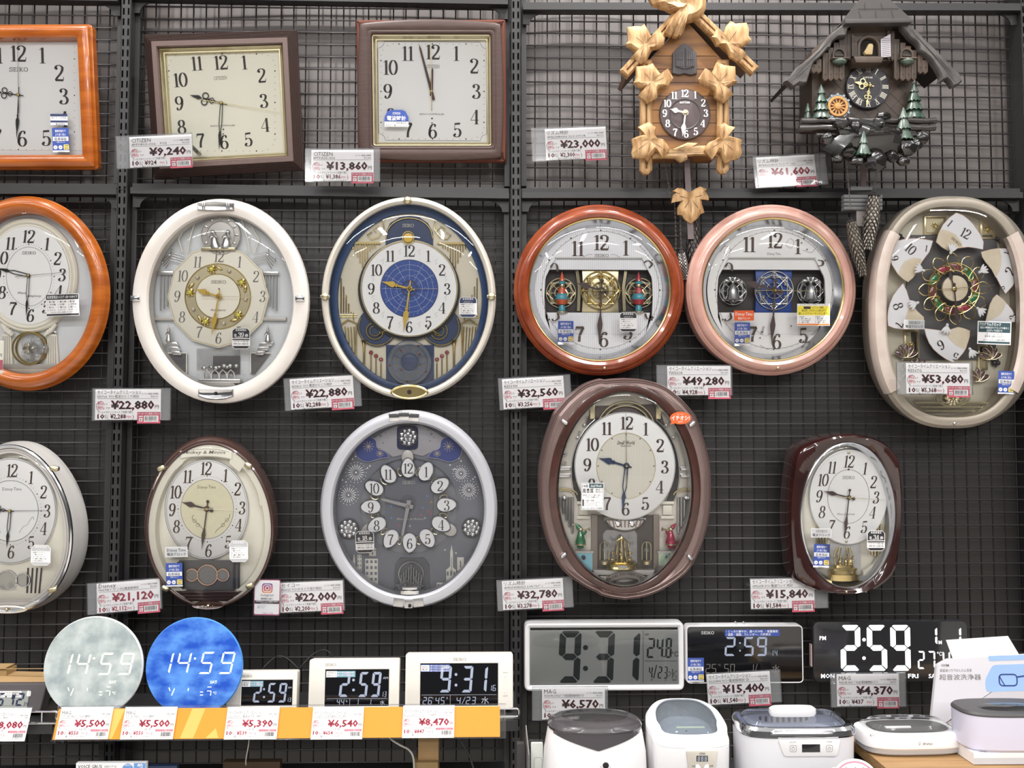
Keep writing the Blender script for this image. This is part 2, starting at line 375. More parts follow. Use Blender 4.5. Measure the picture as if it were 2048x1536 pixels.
class T:
    """one thing: an Empty on the wall or shelf that parents its parts. Its parts are laid out in photograph pixels at the thing's own distance."""
    def __init__(s, name, label, cat_, px, py, dep, tilt=0, yaw=0, roll=0, group=None, kind=None):
        s.S = mpp(px, py, dep); s.o = at(px, py, dep); s.px, s.py = px, py
        s.R = Matrix.Rotation(R(yaw), 3, 'Z') @ Matrix.Rotation(R(tilt), 3, 'X') @ Matrix.Rotation(-R(roll), 3, 'Y')
        o = bpy.data.objects.new(name, None); COL.objects.link(o); o.empty_display_size = .05
        o.location = s.o; o.rotation_euler = s.R.to_euler()
        o['label'] = label; o['category'] = cat_
        if group: o['group'] = group
        if kind: o['kind'] = kind
        s.root = o; s.Ri = s.R.inverted(); s.parts = {}
    def p(s, x, y, z=0):
        """where a pixel of the photograph lies on this thing's layer z"""
        d = s.Ri @ ray(x, y); c = s.Ri @ (CAM - s.o)
        t = (-z * s.S - c.y) / d.y; q = c + d * t
        return (q.x / s.S, q.z / s.S)
    def P(s, pts, z=0): return [s.p(x, y, z) for x, y in pts]
    def k(s, z): return 1 - z * s.S / (s.o - CAM).length
    def add(s, name, parts, parent=None, label=None, smooth=.6, kind=None):
        V, F, MI, mats = [], [], [], []
        for g, m in parts:
            if not g[0]: continue
            if m not in mats: mats.append(m)
            k = len(V); V += [(x * s.S, -z * s.S, y * s.S) for x, y, z in g[0]]
            F += [tuple(i + k for i in q) for q in g[1]]; MI += [mats.index(m)] * len(g[1])
        me = bpy.data.meshes.new(name); me.from_pydata(V, [], F)
        for m in mats: me.materials.append(m)
        me.polygons.foreach_set('material_index', MI)
        me.polygons.foreach_set('use_smooth', [True] * len(F)); me.set_sharp_from_angle(angle=smooth)
        o = bpy.data.objects.new(name, me); COL.objects.link(o)
        if parent is None:
            for c in SUBS.get(name, ()):
                if c in s.parts: parent = s.parts[c]; break
        o.parent = parent or s.root; s.parts.setdefault(name, o)
        if label: o['label'] = label
        if kind: o['kind'] = kind
        return o
def wmesh(name, V, F, m, kind=None, label=None, cat_=None, smooth=.5, group=None):
    me = bpy.data.meshes.new(name); me.from_pydata([tuple(v) for v in V], [], F); me.materials.append(m)
    me.polygons.foreach_set('use_smooth', [True] * len(F)); me.set_sharp_from_angle(angle=smooth)
    o = bpy.data.objects.new(name, me); COL.objects.link(o)
    if kind: o['kind'] = kind
    if label: o['label'] = label
    if cat_: o['category'] = cat_
    if group: o['group'] = group
    return o
# ================================================================ the display wall
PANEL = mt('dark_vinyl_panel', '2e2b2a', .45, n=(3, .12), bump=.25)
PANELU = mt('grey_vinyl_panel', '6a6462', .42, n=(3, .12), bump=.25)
def wavy(name, x0, x1, z0, z1, y, amp, seed, m):
    rnd = random.Random(seed); V, F = [], []; nx, nz = 70, 40
    ws = [(rnd.uniform(3, 14), rnd.uniform(-3, 3), rnd.uniform(0, 6.3), rnd.uniform(.3, 1)) for _ in range(6)]
    for j in range(nz + 1):
        for i in range(nx + 1):
            x = x0 + (x1 - x0) * i / nx; z = z0 + (z1 - z0) * j / nz
            d = sum(a * math.sin(kx * x + kz * z + ph) for kx, kz, ph, a in ws) * amp
            V.append((x, y + d, z))
    for j in range(nz):
        for i in range(nx):
            a = j * (nx + 1) + i; F.append((a, a + 1, a + nx + 2, a + nx + 1))
    o = wmesh(name, V, F, m, kind='structure', smooth=3); return o
xl, x1_, x2_, xr = at(-120, 700, 0).x, at(250, 700, 0).x, at(1032, 700, 0).x, at(2190, 700, 0).x
zt, zm, zb = at(1000, -140, 0).z, at(1000, 382, 0).z, at(1000, 1720, 0).z
V = [(xl, .075, zb), (xr, .075, zb), (xr, .075, zt), (xl, .075, zt), (xl, .095, zb), (xr, .095, zb), (xr, .095, zt), (xl, .095, zt)]
wmesh('wall_back', V, [(0, 1, 2, 3), (7, 6, 5, 4), (0, 4, 5, 1), (1, 5, 6, 2), (2, 6, 7, 3), (3, 7, 4, 0)], PANEL, kind='structure')
k = 0
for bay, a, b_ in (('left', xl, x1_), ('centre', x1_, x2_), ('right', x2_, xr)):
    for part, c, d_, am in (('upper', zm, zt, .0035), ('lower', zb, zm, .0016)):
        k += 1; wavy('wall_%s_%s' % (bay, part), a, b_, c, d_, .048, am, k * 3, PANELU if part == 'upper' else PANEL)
V, F = [], []
zf = -1.45
V = [(-4, -8, zf), (4, -8, zf), (4, .1, zf), (-4, .1, zf), (-4, -8, zf - .1), (4, -8, zf - .1), (4, .1, zf - .1), (-4, .1, zf - .1)]
BOXF = [(0, 1, 2, 3), (7, 6, 5, 4), (0, 4, 5, 1), (1, 5, 6, 2), (2, 6, 7, 3), (3, 7, 4, 0)]
wmesh('floor', V, BOXF, mt('shop_floor', 'b9b4ad', .35, n=(4, .05)), kind='structure')

def wbox(x0, x1, y0, y1, z0, z1):
    return [(x0, y0, z0), (x1, y0, z0), (x1, y1, z0), (x0, y1, z0), (x0, y0, z1), (x1, y0, z1), (x1, y1, z1), (x0, y1, z1)], [(3, 2, 1, 0), (4, 5, 6, 7), (0, 1, 5, 4), (1, 2, 6, 5), (2, 3, 7, 6), (3, 0, 4, 7)]
def part(name, parts_, mat_, parent, smooth=.5, label=None):
    V, F = cat(*parts_); o = wmesh(name, V, F, mat_, smooth=smooth); o.parent = parent
    o.matrix_parent_inverse = Matrix.Translation(-parent.location)
    if label: o['label'] = label
    return o
def root(name, label, cat_, loc, group=None):
    o = bpy.data.objects.new(name, None); COL.objects.link(o); o.location = loc; o['label'] = label; o['category'] = cat_; o.empty_display_size = .05
    if group: o['group'] = group
    return o
# slotted uprights
def upright(px, label, w=.021):
    X = at(px, 700, .03).x; y0, y1 = -.033, -.003
    r = root('slotted_upright', label, 'shelving upright', (X, y0, zb), 'slotted uprights')
    g = []; sw, sx, t = .0042, .0056, .0016
    for a, b_ in ((-w / 2, -sx - sw / 2), (-sx + sw / 2, sx - sw / 2), (sx + sw / 2, w / 2)):
        g.append(wbox(X + a, X + b_, y0, y0 + t, zb, zt))
    z = zb + .01
    while z < zt - .03:
        for s_ in (-sx, sx): g.append(wbox(X + s_ - sw / 2, X + s_ + sw / 2, y0, y0 + t, z + .0165, z + .025))
        z += .025
    for s_ in (-1, 1): g.append(wbox(X + s_ * w / 2 - .0009, X + s_ * w / 2 + .0009, y0, y1 + .04, zb, zt))
    part('slotted_face', g, FIXT, r)
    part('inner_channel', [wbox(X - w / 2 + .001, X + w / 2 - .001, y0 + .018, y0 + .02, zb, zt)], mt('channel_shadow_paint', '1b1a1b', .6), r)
    zj = at(px, 379, .03).z
    part('lower_face', [wbox(X - w / 2 - .0016, X - w / 2, y0 - .0012, y0 + .02, zb, zj), wbox(X + w / 2, X + w / 2 + .0016, y0 - .0012, y0 + .02, zb, zj), wbox(X - w / 2, X + w / 2, y0 - .0012, y0, zj - .001, zj)], FIXT, r)
upright(238, 'black slotted steel upright between the orange clocks and the centre bay')
upright(1031.7, 'black slotted steel upright beside the wooden cuckoo clock bay')
upright(2070, 'black slotted steel upright at the right edge behind the champagne clock')
# mesh panels
PIT = .0298
def mesh_panel(xa, xb, ya, yb, xm, y0, xv, label, bars=(1, 1)):
    za, zb_ = at(xm, ya, 0).z, at(xm, yb, 0).z; Xa, Xb = at(xa, 700, 0).x, at(xb, 700, 0).x
    r = root('wire_mesh_panel', label, 'mesh panel', ((Xa + Xb) / 2, 0, zb_), 'wire mesh panels')
    hz, vt = [], []; z = at(xm, y0, 0).z
    while z + PIT < za: z += PIT
    while z > zb_:
        if z < za: hz.append(tube([(Xa, -.0019, z), (Xb, -.0019, z)], .0017, 6))
        z -= PIT
    x = at(xv, 200, 0).x
    while x - PIT > Xa: x -= PIT
    while x < Xb:
        if x > Xa: vt.append(tube([(x, .0015, za), (x, .0015, zb_)], .0017, 6))
        x += PIT
    # tube() builds from 3-d points directly
    part('horizontal_wires', hz, FIXT2, r, 2); part('vertical_wires', vt, FIXT3, r, 2)
    for s_, X in ((bars[0], Xa), (bars[1], Xb)):
        if s_: part('side_bar', [wbox(X - .006, X + .006, -.0036, .03, zb_ + .001, za - .001)], FIXT, r)
mesh_panel(-140, 226, -100, 368, 100, 31, 38, 'black wire mesh panel behind the square orange clock, top left', (0, 1))
mesh_panel(-140, 222, 384, 1560, 100, 404, 38, 'black wire mesh panel behind the oval orange clock, left bay', (0, 1))
mesh_panel(262, 1014, -100, 372, 600, 41, 535, 'black wire mesh panel behind the two brown square clocks', (1, 1))
mesh_panel(264, 1013, 386, 1560, 600, 421, 541, 'black wire mesh panel behind the white and blue oval clocks', (1, 1))
mesh_panel(1048, 2036, -100, 376, 1500, 47, 1070, 'black wire mesh panel behind the two cuckoo clocks', (1, 0))
mesh_panel(1048, 2044, 394, 1560, 1500, 424, 1053, 'black wire mesh panel behind the round clocks, right bay', (1, 0))
# rails with their gussets
def rail(xa, xb, ya, yb, h1, h2, label, gus=(1, 1), flip=False):
    A, B = at(xa, ya, .03), at(xb, yb, .03); zz = (A.z + B.z) / 2
    r = root('cross_rail', label, 'shelving rail', ((A.x + B.x) / 2, -.03, zz), 'cross rails between the uprights')
    def bar(y0, y1, dz0, dz1):
        V, F = wbox(A.x, B.x, y0, y1, 0, 1)
        return [(x, y, (A.z if x == A.x else B.z) + (dz1 if z else dz0)) for x, y, z in V], F
    part('rail_face', [bar(-.034, -.0045, -h2, 0)], FIXT, r); part('rail_lip', [bar(-.022, -.0045, 0, h1)], FIXT, r)
    g = []
    for on, X, sg in ((gus[0], A.x, 1), (gus[1], B.x, -1)):
        if not on: continue
        z0 = (A.z if sg > 0 else B.z) - h2 - .001
        pts = [(0, 0), (.052, 0)] + [(.052 - .036 * math.sin(R(t)), -.027 * (1 - math.cos(R(t)))) for t in range(10, 91, 10)] + [(.0, -.027)]
        V = [(X + sg * x, y, z0 + z) for y in (-.016, -.012) for x, z in pts]; n = len(pts)
        F = [tuple(range(n)), tuple(range(n, 2 * n))[::-1]] + [(i, (i + 1) % n, n + (i + 1) % n, n + i) for i in range(n)]
        if sg > 0: F = [q[::-1] for q in F]
        g.append((V, F))
    for q in g: part('gusset', [q], FIXT, r)
rail(-140, 236, -9, -4, .03, .0085, 'black rail above the orange square clock', (0, 1))
rail(262, 1016, -10, 3, .03, .0085, 'black rail above the two brown square clocks')
rail(1046, 2040, 6, 8, .004, .0175, 'black rail above the cuckoo clocks')
rail(-140, 234, 374, 376, .012, .016, 'black rail over the orange oval clock, left bay', (0, 1))
rail(262, 1018, 375, 385, .012, .015, 'black rail over the white and blue oval clocks')
rail(1044, 2044, 385, 385, .012, .014, 'black rail over the round clocks, crossed by the cuckoo pendulums')

# ================================================================ price tags
def tagtext(w, h, maker, model, lst, price, pts, shelf=False, al_w=None):
    """printing of a shop price card; origin at its centre"""
    k = w / 126.; g = lambda s, x, y, hh, ww=None, al='l', b=0., sh=0: tx(s, (x - 63) * k, (31 - y) * k, hh * k, ww and ww * k, al, b, .3)
    ink = [g(maker, 4, 12, 8.4, al_w or min(78, len(maker) * 5.8)), g(model, 4, 19, 5.6, min(80, len(model) * 4.4)),
           g('メーカー希望小売価格', 121, 13, 3.4, 32, 'r'), g(lst, 121, 18, 3.2, None, 'r'),
           ngon(rect(-59 * k, 10.4 * k, 58 * k, 10.9 * k), .25),
           g('の', 19.5, 33, 4.6), g('です', 20, 41.3, 4.6, 8.5), g('円', 115, 40, 7, 7.4, 'l', .012),
           g('ゴールドポイントカードご利用で更に', 5, 49, 4.6, 68), g('%(', 18, 59, 8, 7.5), g(')', 72, 59, 8), g('ポイント還元させていただきます', 6.5, 65.2, 4.4, 64)]
    dbl = lambda q, d: cat(q, ([(x + d * k, y, z) for x, y, z in q[0]], q[1]), ([(x + d * k * .5, y + d * k * .3, z) for x, y, z in q[0]], q[1]))
    red = [g('税込', 4.5, 33, 7, 14, 'l', .012), g('特価', 4.5, 41.5, 7, 14, 'l', .012), dbl(g(price, 112.8, 40.4, 15.8, 83 if len(price) > 6 else 74, 'r', .02), 1.1),
           dbl(g('10', 4.5, 59, 8.8, 13, 'l', .015), .7), dbl(g(pts, 29, 59, 8.8, 30 if len(pts) > 4 else 24, 'l', .012), .5), g('円分', 60, 58.6, 5, 10, 'l', .01)]
    s_ = h / 63. / k if h else 1
    bx = lambda x0, y0, x1, y1, z: ngon(rect((x0 - 63) * k, (31 - y1) * k, (x1 - 63) * k, (31 - y0) * k), z)
    rb = random.Random(price + model); bars = []; x = 96
    while x < 119:
        ww = rb.choice((.5, .8, 1.2)); bars.append(bx(x, 55 if not shelf else 53, min(x + ww, 119.5), 62.4, .55)); x += ww + rb.choice((.5, .7, 1.1))
    if shelf:
        redb = [bx(82, 46.5, 123, 51.3, .2)]; wb = []; fr_ = [rib([((82 - 63) * k, (31 - 66) * k), ((82 - 63) * k, (31 - 47) * k)], .4 * k, .25), rib([((82 - 63) * k, (31 - 66) * k), ((122 - 63) * k, (31 - 66) * k), ((122 - 63) * k, (31 - 47) * k)], .4 * k, .25)]
        wt = [g('バーコードご利用ください', 85, 50.8, 3.6, 36)]
    else:
        redb = [bx(81, 46.5, 125.6, 68.6, .2)]; wb = [bx(94, 53.6, 122, 65.5, .4), bx(84.5, 58, 91.5, 64.5, .4), bx(84, 54, 92, 56, .4)]; fr_ = []
        wt = [tr(g('バーコードご利用ください', 82, 52, 4.1, 42, 'l', .01), 0, 0, .2)]
        ink.append(tr(g('¥', 86, 63.6, 4.5), 0, 0, .3))
    num_ = [tr(g('4 974305 0017', 96, 65.2, 2.2, 24), 0, 0, .3)]
    arc = [rib(oval(8.8 * k, 9.6 * k, -52 * k, -4.2 * k, 20, 2, 70, 250), .9 * k, .22)]
    sc = lambda L: [([(x, y * s_ + 2.6 * k * 0, z) for x, y, z in q[0]], q[1]) for q in L]
    allp = []
    for L, m in ((ink, INK), (red, RED), (redb, REDB), (wb, WHITE), (fr_, INK), (wt, WHITE), (bars + num_, INK), (arc, INK)):
        if L:
            V, F = cat(*L); allp.append((([(x, y + 3.0 * k, z) for x, y, z in V], F), m))
    return allp
def tag(cx, cy, w, h, roll, dep, maker, model, lst, price, pts, hl, hr, label, tilt=0, shelf=False, extra=None, alw=None, yaw=0, arm=110):
    t = T('price_tag', label, 'price tag', cx, cy, dep, tilt, yaw, roll, 'shelf edge price tags' if shelf else 'price tags on the wall')
    card = [(prism(rect(-w / 2, -h / 2, w / 2, h / 2), -.6, 0), WHITE)]
    prt = tagtext(w, h * 1.03, maker, model, lst, price, pts, shelf, alw)
    prt = [(([(x, y - 2.2 * w / 126, z) for x, y, z in g[0]], g[1]), m) for g, m in prt]
    t.add('price_card', card); t.add('printing', prt)
    if not shelf or extra == 'sleeve':
        y0, y1 = -h / 2 - 1.5, h / 2 + 2.5
        t.add('clear_holder', [(prism(rect(-w / 2 - hl, y0, w / 2 + hr, y1), -1.9, -.9), HOLD), (prism(rect(-w / 2 - .5, -h / 2, w / 2 + .5, h / 2), 1.2, 1.6), CLEAR), (cat(box(-w / 2 - hl, w / 2 + hr, y1 - .5, y1 + .4, -1, 2.2), box(-w / 2 - hl, w / 2 + hr, y0 - .4, y0 + .5, -1, 2.2), box(-w / 2 - hl - .4, -w / 2 - hl + .4, y0, y1, -1, 2.2), box(w / 2 + hr - .4, w / 2 + hr + .4, y0, y1, -1, 2.2)), CLEAR)])
        if not shelf:
            b = dep / t.S
            for x_ in (-w / 2 - hl + 3, w / 2 - 12): t.add('hook_arm', [(box(x_, x_ + 8, h * .2, h * .2 + 3, -min(b - 6, arm), -1), CLEAR)])
    return t
SK = 'セイコータイムクリエーション'; RZ = 'リズム時計'
tag(322, 302, 124, 62, 3.2, .10, 'CITIZEN', '4MY803-006   ｻﾘｶ', '¥13,200', '¥9,240', '¥924', 27, 1, 'price tag reading 9,240 yen below the ribbed brown square clock', alw=39)
tag(685, 331, 124, 63, .5, .09, 'CITIZEN', '8MYA05-006', '¥19,800', '¥13,860', '¥1,386', 12, 13, 'price tag reading 13,860 yen by the bowed dark brown square clock', alw=39)
tag(1152, 287, 122, 63, 2.8, .05, RZ, '4MJ234RH06 ｶｯｺｰﾒｲｿﾝR', '¥33,000', '¥23,000', '¥2,300', 28, 1, 'price tag reading 23,000 yen left of the light wooden cuckoo clock', alw=44)
tag(1573, 342, 118, 62, 3.5, .06, RZ, '4MJ422SR06 ｶｯｺｰｳﾞｧﾙﾄ', '¥88,000', '¥61,600', '¥6,160', 7, 22, 'price tag reading 61,600 yen between the two cuckoo clocks', alw=44, tilt=-5)
tag(256, 809, 130, 61, .4, .06, SK, 'RE576A  ｾｲｺｰ電波からくり時計', '¥28,600', '¥22,880', '¥2,288', 6, 20, 'level price tag reading 22,880 yen on the left upright, RE576A', alw=84)
tag(644, 785, 126, 61, 3.8, .06, SK, 'RE582G  ｾｲｺｰ電波からくり時計', '¥28,600', '¥22,880', '¥2,288', 12, 15, 'tilted price tag reading 22,880 yen below the white and blue clocks, RE582G', alw=84)
tag(1067, 785, 123, 60, 3.5, .06, SK, 'RE559H', '¥40,700', '¥32,560', '¥3,256', 8, 14, 'price tag reading 32,560 yen below the reddish round clock', alw=84)
tag(1398, 761, 127, 58, .3, .06, SK, 'FW561A', '¥61,600', '¥49,280', '¥4,928', 22, 3, 'price tag reading 49,280 yen below the pink round clock', alw=84)
tag(1876, 757, 128, 61, -.3, .155, SK, 'RE567G', '¥67,100', '¥53,680', '¥5,368', 20, 5, 'price tag reading 53,680 yen in front of the champagne clock', alw=84, arm=6)
tag(257, 1192, 125, 58, 4.6, .07, 'Disney', 'FW579B ﾃﾞｨｽﾞﾆｰﾀｲﾑ電波掛時計', '¥26,400', '¥21,120', '¥2,112', 19, 4, 'price tag reading 21,120 yen below the brown oval clock, left side', tilt=-6, alw=34)
tag(623, 1193, 126, 58, 2.3, .06, 'セイコー', 'RE602S ｾｲｺｰからくり掛け時計', '¥27,500', '¥22,000', '¥2,200', 1, 3, 'price tag reading 22,000 yen below the silver clock', alw=36)
tag(1066, 1188, 122, 57, 2.8, .06, RZ, '4MN545RH23 S.W.ｱﾙﾃﾞｨ', '¥44,000', '¥32,780', '¥3,278', 11, 19, 'price tag reading 32,780 yen left of the mauve brown clock', alw=44)
tag(1565, 1187, 128, 58, 1, .06, SK, 'AM265B ｾｲｺｰ電波ｱﾐｭｰｽﾞ時計', '¥19,800', '¥15,840', '¥1,584', 1, 27, 'price tag reading 15,840 yen below the glossy red brown clock', alw=84)
tag(1147, 1407, 126, 62, 0, .06, 'MAG', 'W-814 WH-Z MAGﾃﾞｼﾞﾀﾙ電波置掛兼用時計 ｸﾛｱ', '¥6,570', '¥6,570', '¥657', 20, 6, 'price tag reading 6,570 yen below the big white digital clock', alw=24, arm=3)
tag(1478, 1376, 127, 60, 2.8, .08, SK, 'DL208W ｾｲｺｰ電波掛時計 白', '¥22,000', '¥15,400', '¥1,540', 1, 21, 'price tag reading 15,400 yen over the black digital clock with white outline', alw=84, arm=8)
tag(1736, 1380, 125, 63, .2, .07, 'MAG', 'W-813 BK MAGﾃﾞｼﾞﾀﾙLED置掛兼用時計 ｵﾌﾟﾃｨ', '¥4,370', '¥4,370', '¥437', 13, 14, 'price tag reading 4,370 yen over the black mirror clock', alw=24, arm=8)

# ================================================================ stickers (parts of the clocks they are stuck on)
def warranty(t, x0, y0, x1, y1, z, roll=0):
    a = t.p((x0 + x1) / 2, (y0 + y1) / 2, z); w = (x1 - x0) * t.k(z); h = (y1 - y0) * t.k(z)
    k = w / 30.; Y = lambda v: h / 2 - v * k
    q = lambda g: tr(g, a[0], a[1], z, roll)
    wt = [tx('簡単手続きで', 0, Y(8), 5, 21, 'c', .008), tx('より長く安心', 0, Y(14.5), 5, 21, 'c', .008), ngon(rect(-14 * k, Y(23.5), 14 * k, Y(16)), .3), tx('対象クロック', 0, Y(27), 3, 16, 'c'),
          disc(-10 * k, Y(35), 3.6 * k, .3), disc(-1 * k, Y(35), 3.6 * k, .3), ngon(rect(-15 * k, -h / 2, 15 * k, Y(40.6)), .3)]
    bl = [tx('延長保証', 0, Y(22.8), 6, 25, 'c', .008, .6), tx('1年', -10 * k, Y(36.6), 3, 4, 'c', 0, .6), tx('3年', -1 * k, Y(36.6), 3, 4, 'c', 0, .6)]
    t.add('warranty_sticker', [(q(prism(rect(-w / 2, -h / 2, w / 2, h / 2), 0, .15)), BLUEP), (q(cat(*wt)), WHITE), (q(cat(*bl)), NAVYP), (q(ngon(rrect(9.6 * k, Y(34.6), 9.5 * k, 9.5 * k, 2 * k), .3)), YEL2),
          (q(cat(tx('2年間', 9.6 * k, Y(33.6), 3.2, 8, 'c', 0, .6), tx('保証', 9.6 * k, Y(38), 3.4, 7, 'c', 0, .6))), INK), (q(num('SEIKO', 0, Y(44.2), 3.4 * k, .12, .08, 1, .6)), INK)])
def octo(t, x0, y0, x1, y1, z, n=None, roll=0, dark=STK, head='高音質電波', song='メロディ'):
    a = t.p((x0 + x1) / 2, (y0 + y1) / 2, z); w = (x1 - x0) * t.k(z); h = (y1 - y0) * t.k(z); c = w * .16
    q = lambda g: tr(g, a[0], a[1], z, roll)
    o = lambda i: [(-w / 2 + i, -h / 2 + c), (-w / 2 + c, -h / 2 + i), (w / 2 - c, -h / 2 + i), (w / 2 - i, -h / 2 + c), (w / 2 - i, h / 2 - c), (w / 2 - c, h / 2 - i), (-w / 2 + c, h / 2 - i), (-w / 2 + i, h / 2 - c)]
    p = o(1.2); ms = h * (.02 if n else .2)
    dk = [ngon([(-w / 2 + 1.2, ms), (w / 2 - 1.2, ms)] + p[4:], .25), ngon(p[:4] + [(w / 2 - 1.2, -h / 2 + c + .3), (-w / 2 + 1.2, -h / 2 + c + .3)], .25)]
    wt = [tx(head, 0, h / 2 - h * .15, h * .10, w * .6, 'c', .01, .5)]; bl = []
    if n:
        wt += [num(n, 0, h * .17, h * .23, .17, .06, 1, .5), tx('全', -w * .39, h * .09, h * .13, w * .16, 'l', .02, .5), tx('曲', w * .23, h * .09, h * .13, w * .16, 'l', .02, .5), tx('内蔵曲が楽しめる', 0, h * .035, h * .05, w * .7, 'c', 0, .5)]
        for i in range(2): bl.append(tx(('スタンダードな曲 12曲', '季節の曲 と 童謡の曲')[i], 0, -h * (.17 + .12 * i), h * .075, w * .8, 'c', 0, .5))
        bl.append(ngon(rect(-w / 2 + 1.2, -h * .08, w / 2 - 1.2, -h * .02), .26))
    else:
        wt.append(tx(song, 0, h * .22, h * .07, w * .5, 'c', .01, .5))
        for i in range(5): bl.append(tx(('収録曲 アニーローリー', '1. 春のうた', '2. カノン', '3. 星に願いを', '4. 虹の彼方に')[i], -w * .4, h * (.1 - .1 * i), h * .06, w * (.7, .5, .62, .7, .55)[i], 'l', 0, .5))
    t.add('round_corner_sticker' if n else 'song_list_sticker', [(q(prism(o(0), 0, .15)), WHITE), (q(cat(*dk)), dark), (q(cat(*wt)), WHITE), (q(cat(*bl)), INK)])
def plate(t, x0, y0, x1, y1, z, lines, m=None, roll=0, name='maker_sticker'):
    a = t.p((x0 + x1) / 2, (y0 + y1) / 2, z); w = (x1 - x0) * t.k(z); h = (y1 - y0) * t.k(z); q = lambda g: tr(g, a[0], a[1], z, roll)
    g = [seiko(0, h * .2, w * .55, h * .25, .3) if lines[0] == 'SEIKO' else tx(lines[0], 0, h * .05, h * .3, w * .85, 'c', .01), tx(lines[1], 0, -h * .38, h * .3, w * .85, 'c', .01)]
    t.add(name, [(q(prism(rect(-w / 2, -h / 2, w / 2, h / 2), 0, .15)), WHITE), (q(ngon(rect(-w / 2 + .7, -h / 2 + .7, w / 2 - .7, h / 2 - .7), .2)), m or SILS), (q(cat(*g)), INK)])
# ================================================================ clocks: shared pieces
ORANGE = mt('orange_lacquered_wood', '9c4d14', .22, n=(9, .2), coat=.7, hex2='b4611f', st=(1, 1, 6), det=6)
REDW = mt('reddish_burl_lacquer', '7d3318', .2, n=(24, .2), coat=.7, hex2='8f4220', det=6)
PINKL = mt('pink_pearl_lacquer', 'bf9083', .24, n=(20, .1), coat=.6, hex2='c79c90')
DKBR = mt('dark_brown_wood', '46332f', .42, n=(30, .2), hex2='503c37', st=(1, 1, 14))
DKBR2 = mt('red_brown_side', '6a3a2c', .4, n=(30, .1)); RIBBR = mt('ribbed_brown_paint', '43332f', .38, .1, n=(40, .1)); RIBLT = mt('brown_metallic_band', '6f5d59', .36, .3, n=(60, .08))
MARBLE = mt('cream_marble', 'd6cdc6', .26, n=(7, .1), coat=.4, hex2='e0dad4', det=9)
CHAMP = mt('champagne_paint', 'cdc4b4', .34, .3, n=(40, .05)); CHAMPB = mt('champagne_backdrop', 'cbc4b2', .42, .25, n=(20, .04)); CREAMF = mt('cream_frame', 'd0c9be', .3, .1, n=(30, .03))
SILF = mt('silver_white_frame', 'bfbfc6', .3, .25, n=(40, .03)); PEARL = mt('pearl_pillar', 'd2c3b9', .3, .1, n=(30, .05), hex2='cbbab0'); TAUPE = mt('taupe_metallic_frame', 'a79d90', .36, .35, n=(50, .05))
MAUVE = mt('mauve_brown_metallic', '87736f', .3, .5, n=(40, .06)); BURL = mt('burl_brown', '48261f', .25, n=(26, .25), coat=.6, hex2='3a1f19', det=8)
WINE = mt('glossy_wine_brown', '2c1412', .1, n=(20, .2), coat=1., hex2='351917', det=5); CHOC = mt('chocolate_gloss', '4d3833', .22, .15, n=(12, .1), coat=.6)
DIALW = mt('dial_white', 'efefef', .55, n=(6, .01)); DIALC = mt('dial_cream', 'f3f1e3', .55, n=(6, .01)); DIALS = mt('dial_silver_grey', 'e6e5e5', .5, n=(30, .03)); DIALI = mt('dial_ivory', 'e9e5d8', .55, n=(30, .02))
STRIPE = mt('dial_fine_stripes', 'd9d9df', .5, n=(70, .0), hex2='eeeef2', wave='X'); PALE = mt('pale_grey_backdrop', 'd4d8dc', .45, n=(8, .04)); DGREY = mt('dark_grey_backdrop', '5c5a5b', .4, n=(8, .06)); SLATE = mt('slate_blue_backdrop', '6f727c', .4, n=(8, .05))
NAVY = mt('navy_backdrop', '2b3a5c', .4, n=(30, .1)); BLUED = mt('star_map_blue', '2b4a94', .4, n=(9, .15)); BLUER = mt('blue_ring_band', '33507f', .4, n=(90, .12)); INDIGO = mt('indigo_cloud', '3f4a84', .4, n=(10, .1))
BRNH = mt('brown_hand', '4a3b38', .35); HANDG = mt('grey_hand', '9c9ba0', .35, .5)

def hand(kind, L, w, tail=.18):
    if kind == 'leaf':
        sh = [(-.16 * w, -tail * L), (-.16 * w, L * .45)]; lf = [(-.22 * w, L * .48), (-.5 * w, L * .62), (-.42 * w, L * .70), (-.12 * w, L * .86)]
        p = sh + lf; return cat(ngon(p + [(0, L)] + [(-x, y) for x, y in p[::-1]]), disc(0, 0, w * .55, 0, 14), disc(0, -tail * L, w * .4, 0, 10))
    if kind == 'spade':
        p = [(-.12 * w, -tail * L), (-.16 * w, L * .42), (-.2 * w, L * .5), (-.5 * w, L * .56), (-.48 * w, L * .64), (-.2 * w, L * .8)]
        return cat(ngon(p + [(0, L)] + [(-x, y) for x, y in p[::-1]]), disc(0, 0, w * .5, 0, 14), ringp(0, L * .46, w * .16, w * .3, 0, 14))
    if kind == 'baton':
        return ngon([(-.5 * w, -tail * L), (-.3 * w, L * .9), (0, L), (.3 * w, L * .9), (.5 * w, -tail * L)])
    if kind == 'split':
        return cat(rib([(-.3 * w, 0), (-.42 * w, L * .45), (-.1 * w, L * .62)], w * .22), rib([(.3 * w, 0), (.42 * w, L * .45), (.1 * w, L * .62)], w * .22), ngon([(-.25 * w, L * .6), (-.45 * w, L * .68), (0, L), (.45 * w, L * .68), (.25 * w, L * .6)]), disc(0, 0, w * .5, 0, 12))
    if kind == 'scroll':
        g = [rib([(0, -tail * L), (0, L * .55)], w * .16), ngon([(-.3 * w, L * .72), (0, L), (.3 * w, L * .72), (0, L * .6)])]
        for sx in (-1, 1):
            g.append(rib(oval(w * .42, w * .42, sx * w * .45, L * .52, 14), w * .16, closed=True)); g.append(rib([(0, L * .2), (sx * w * .4, L * .3), (0, L * .44)], w * .14))
        return cat(*g)
    if kind == 'needle': return ngon([(-.5 * w, -tail * L), (-.25 * w, L), (.25 * w, L), (.5 * w, -tail * L)])
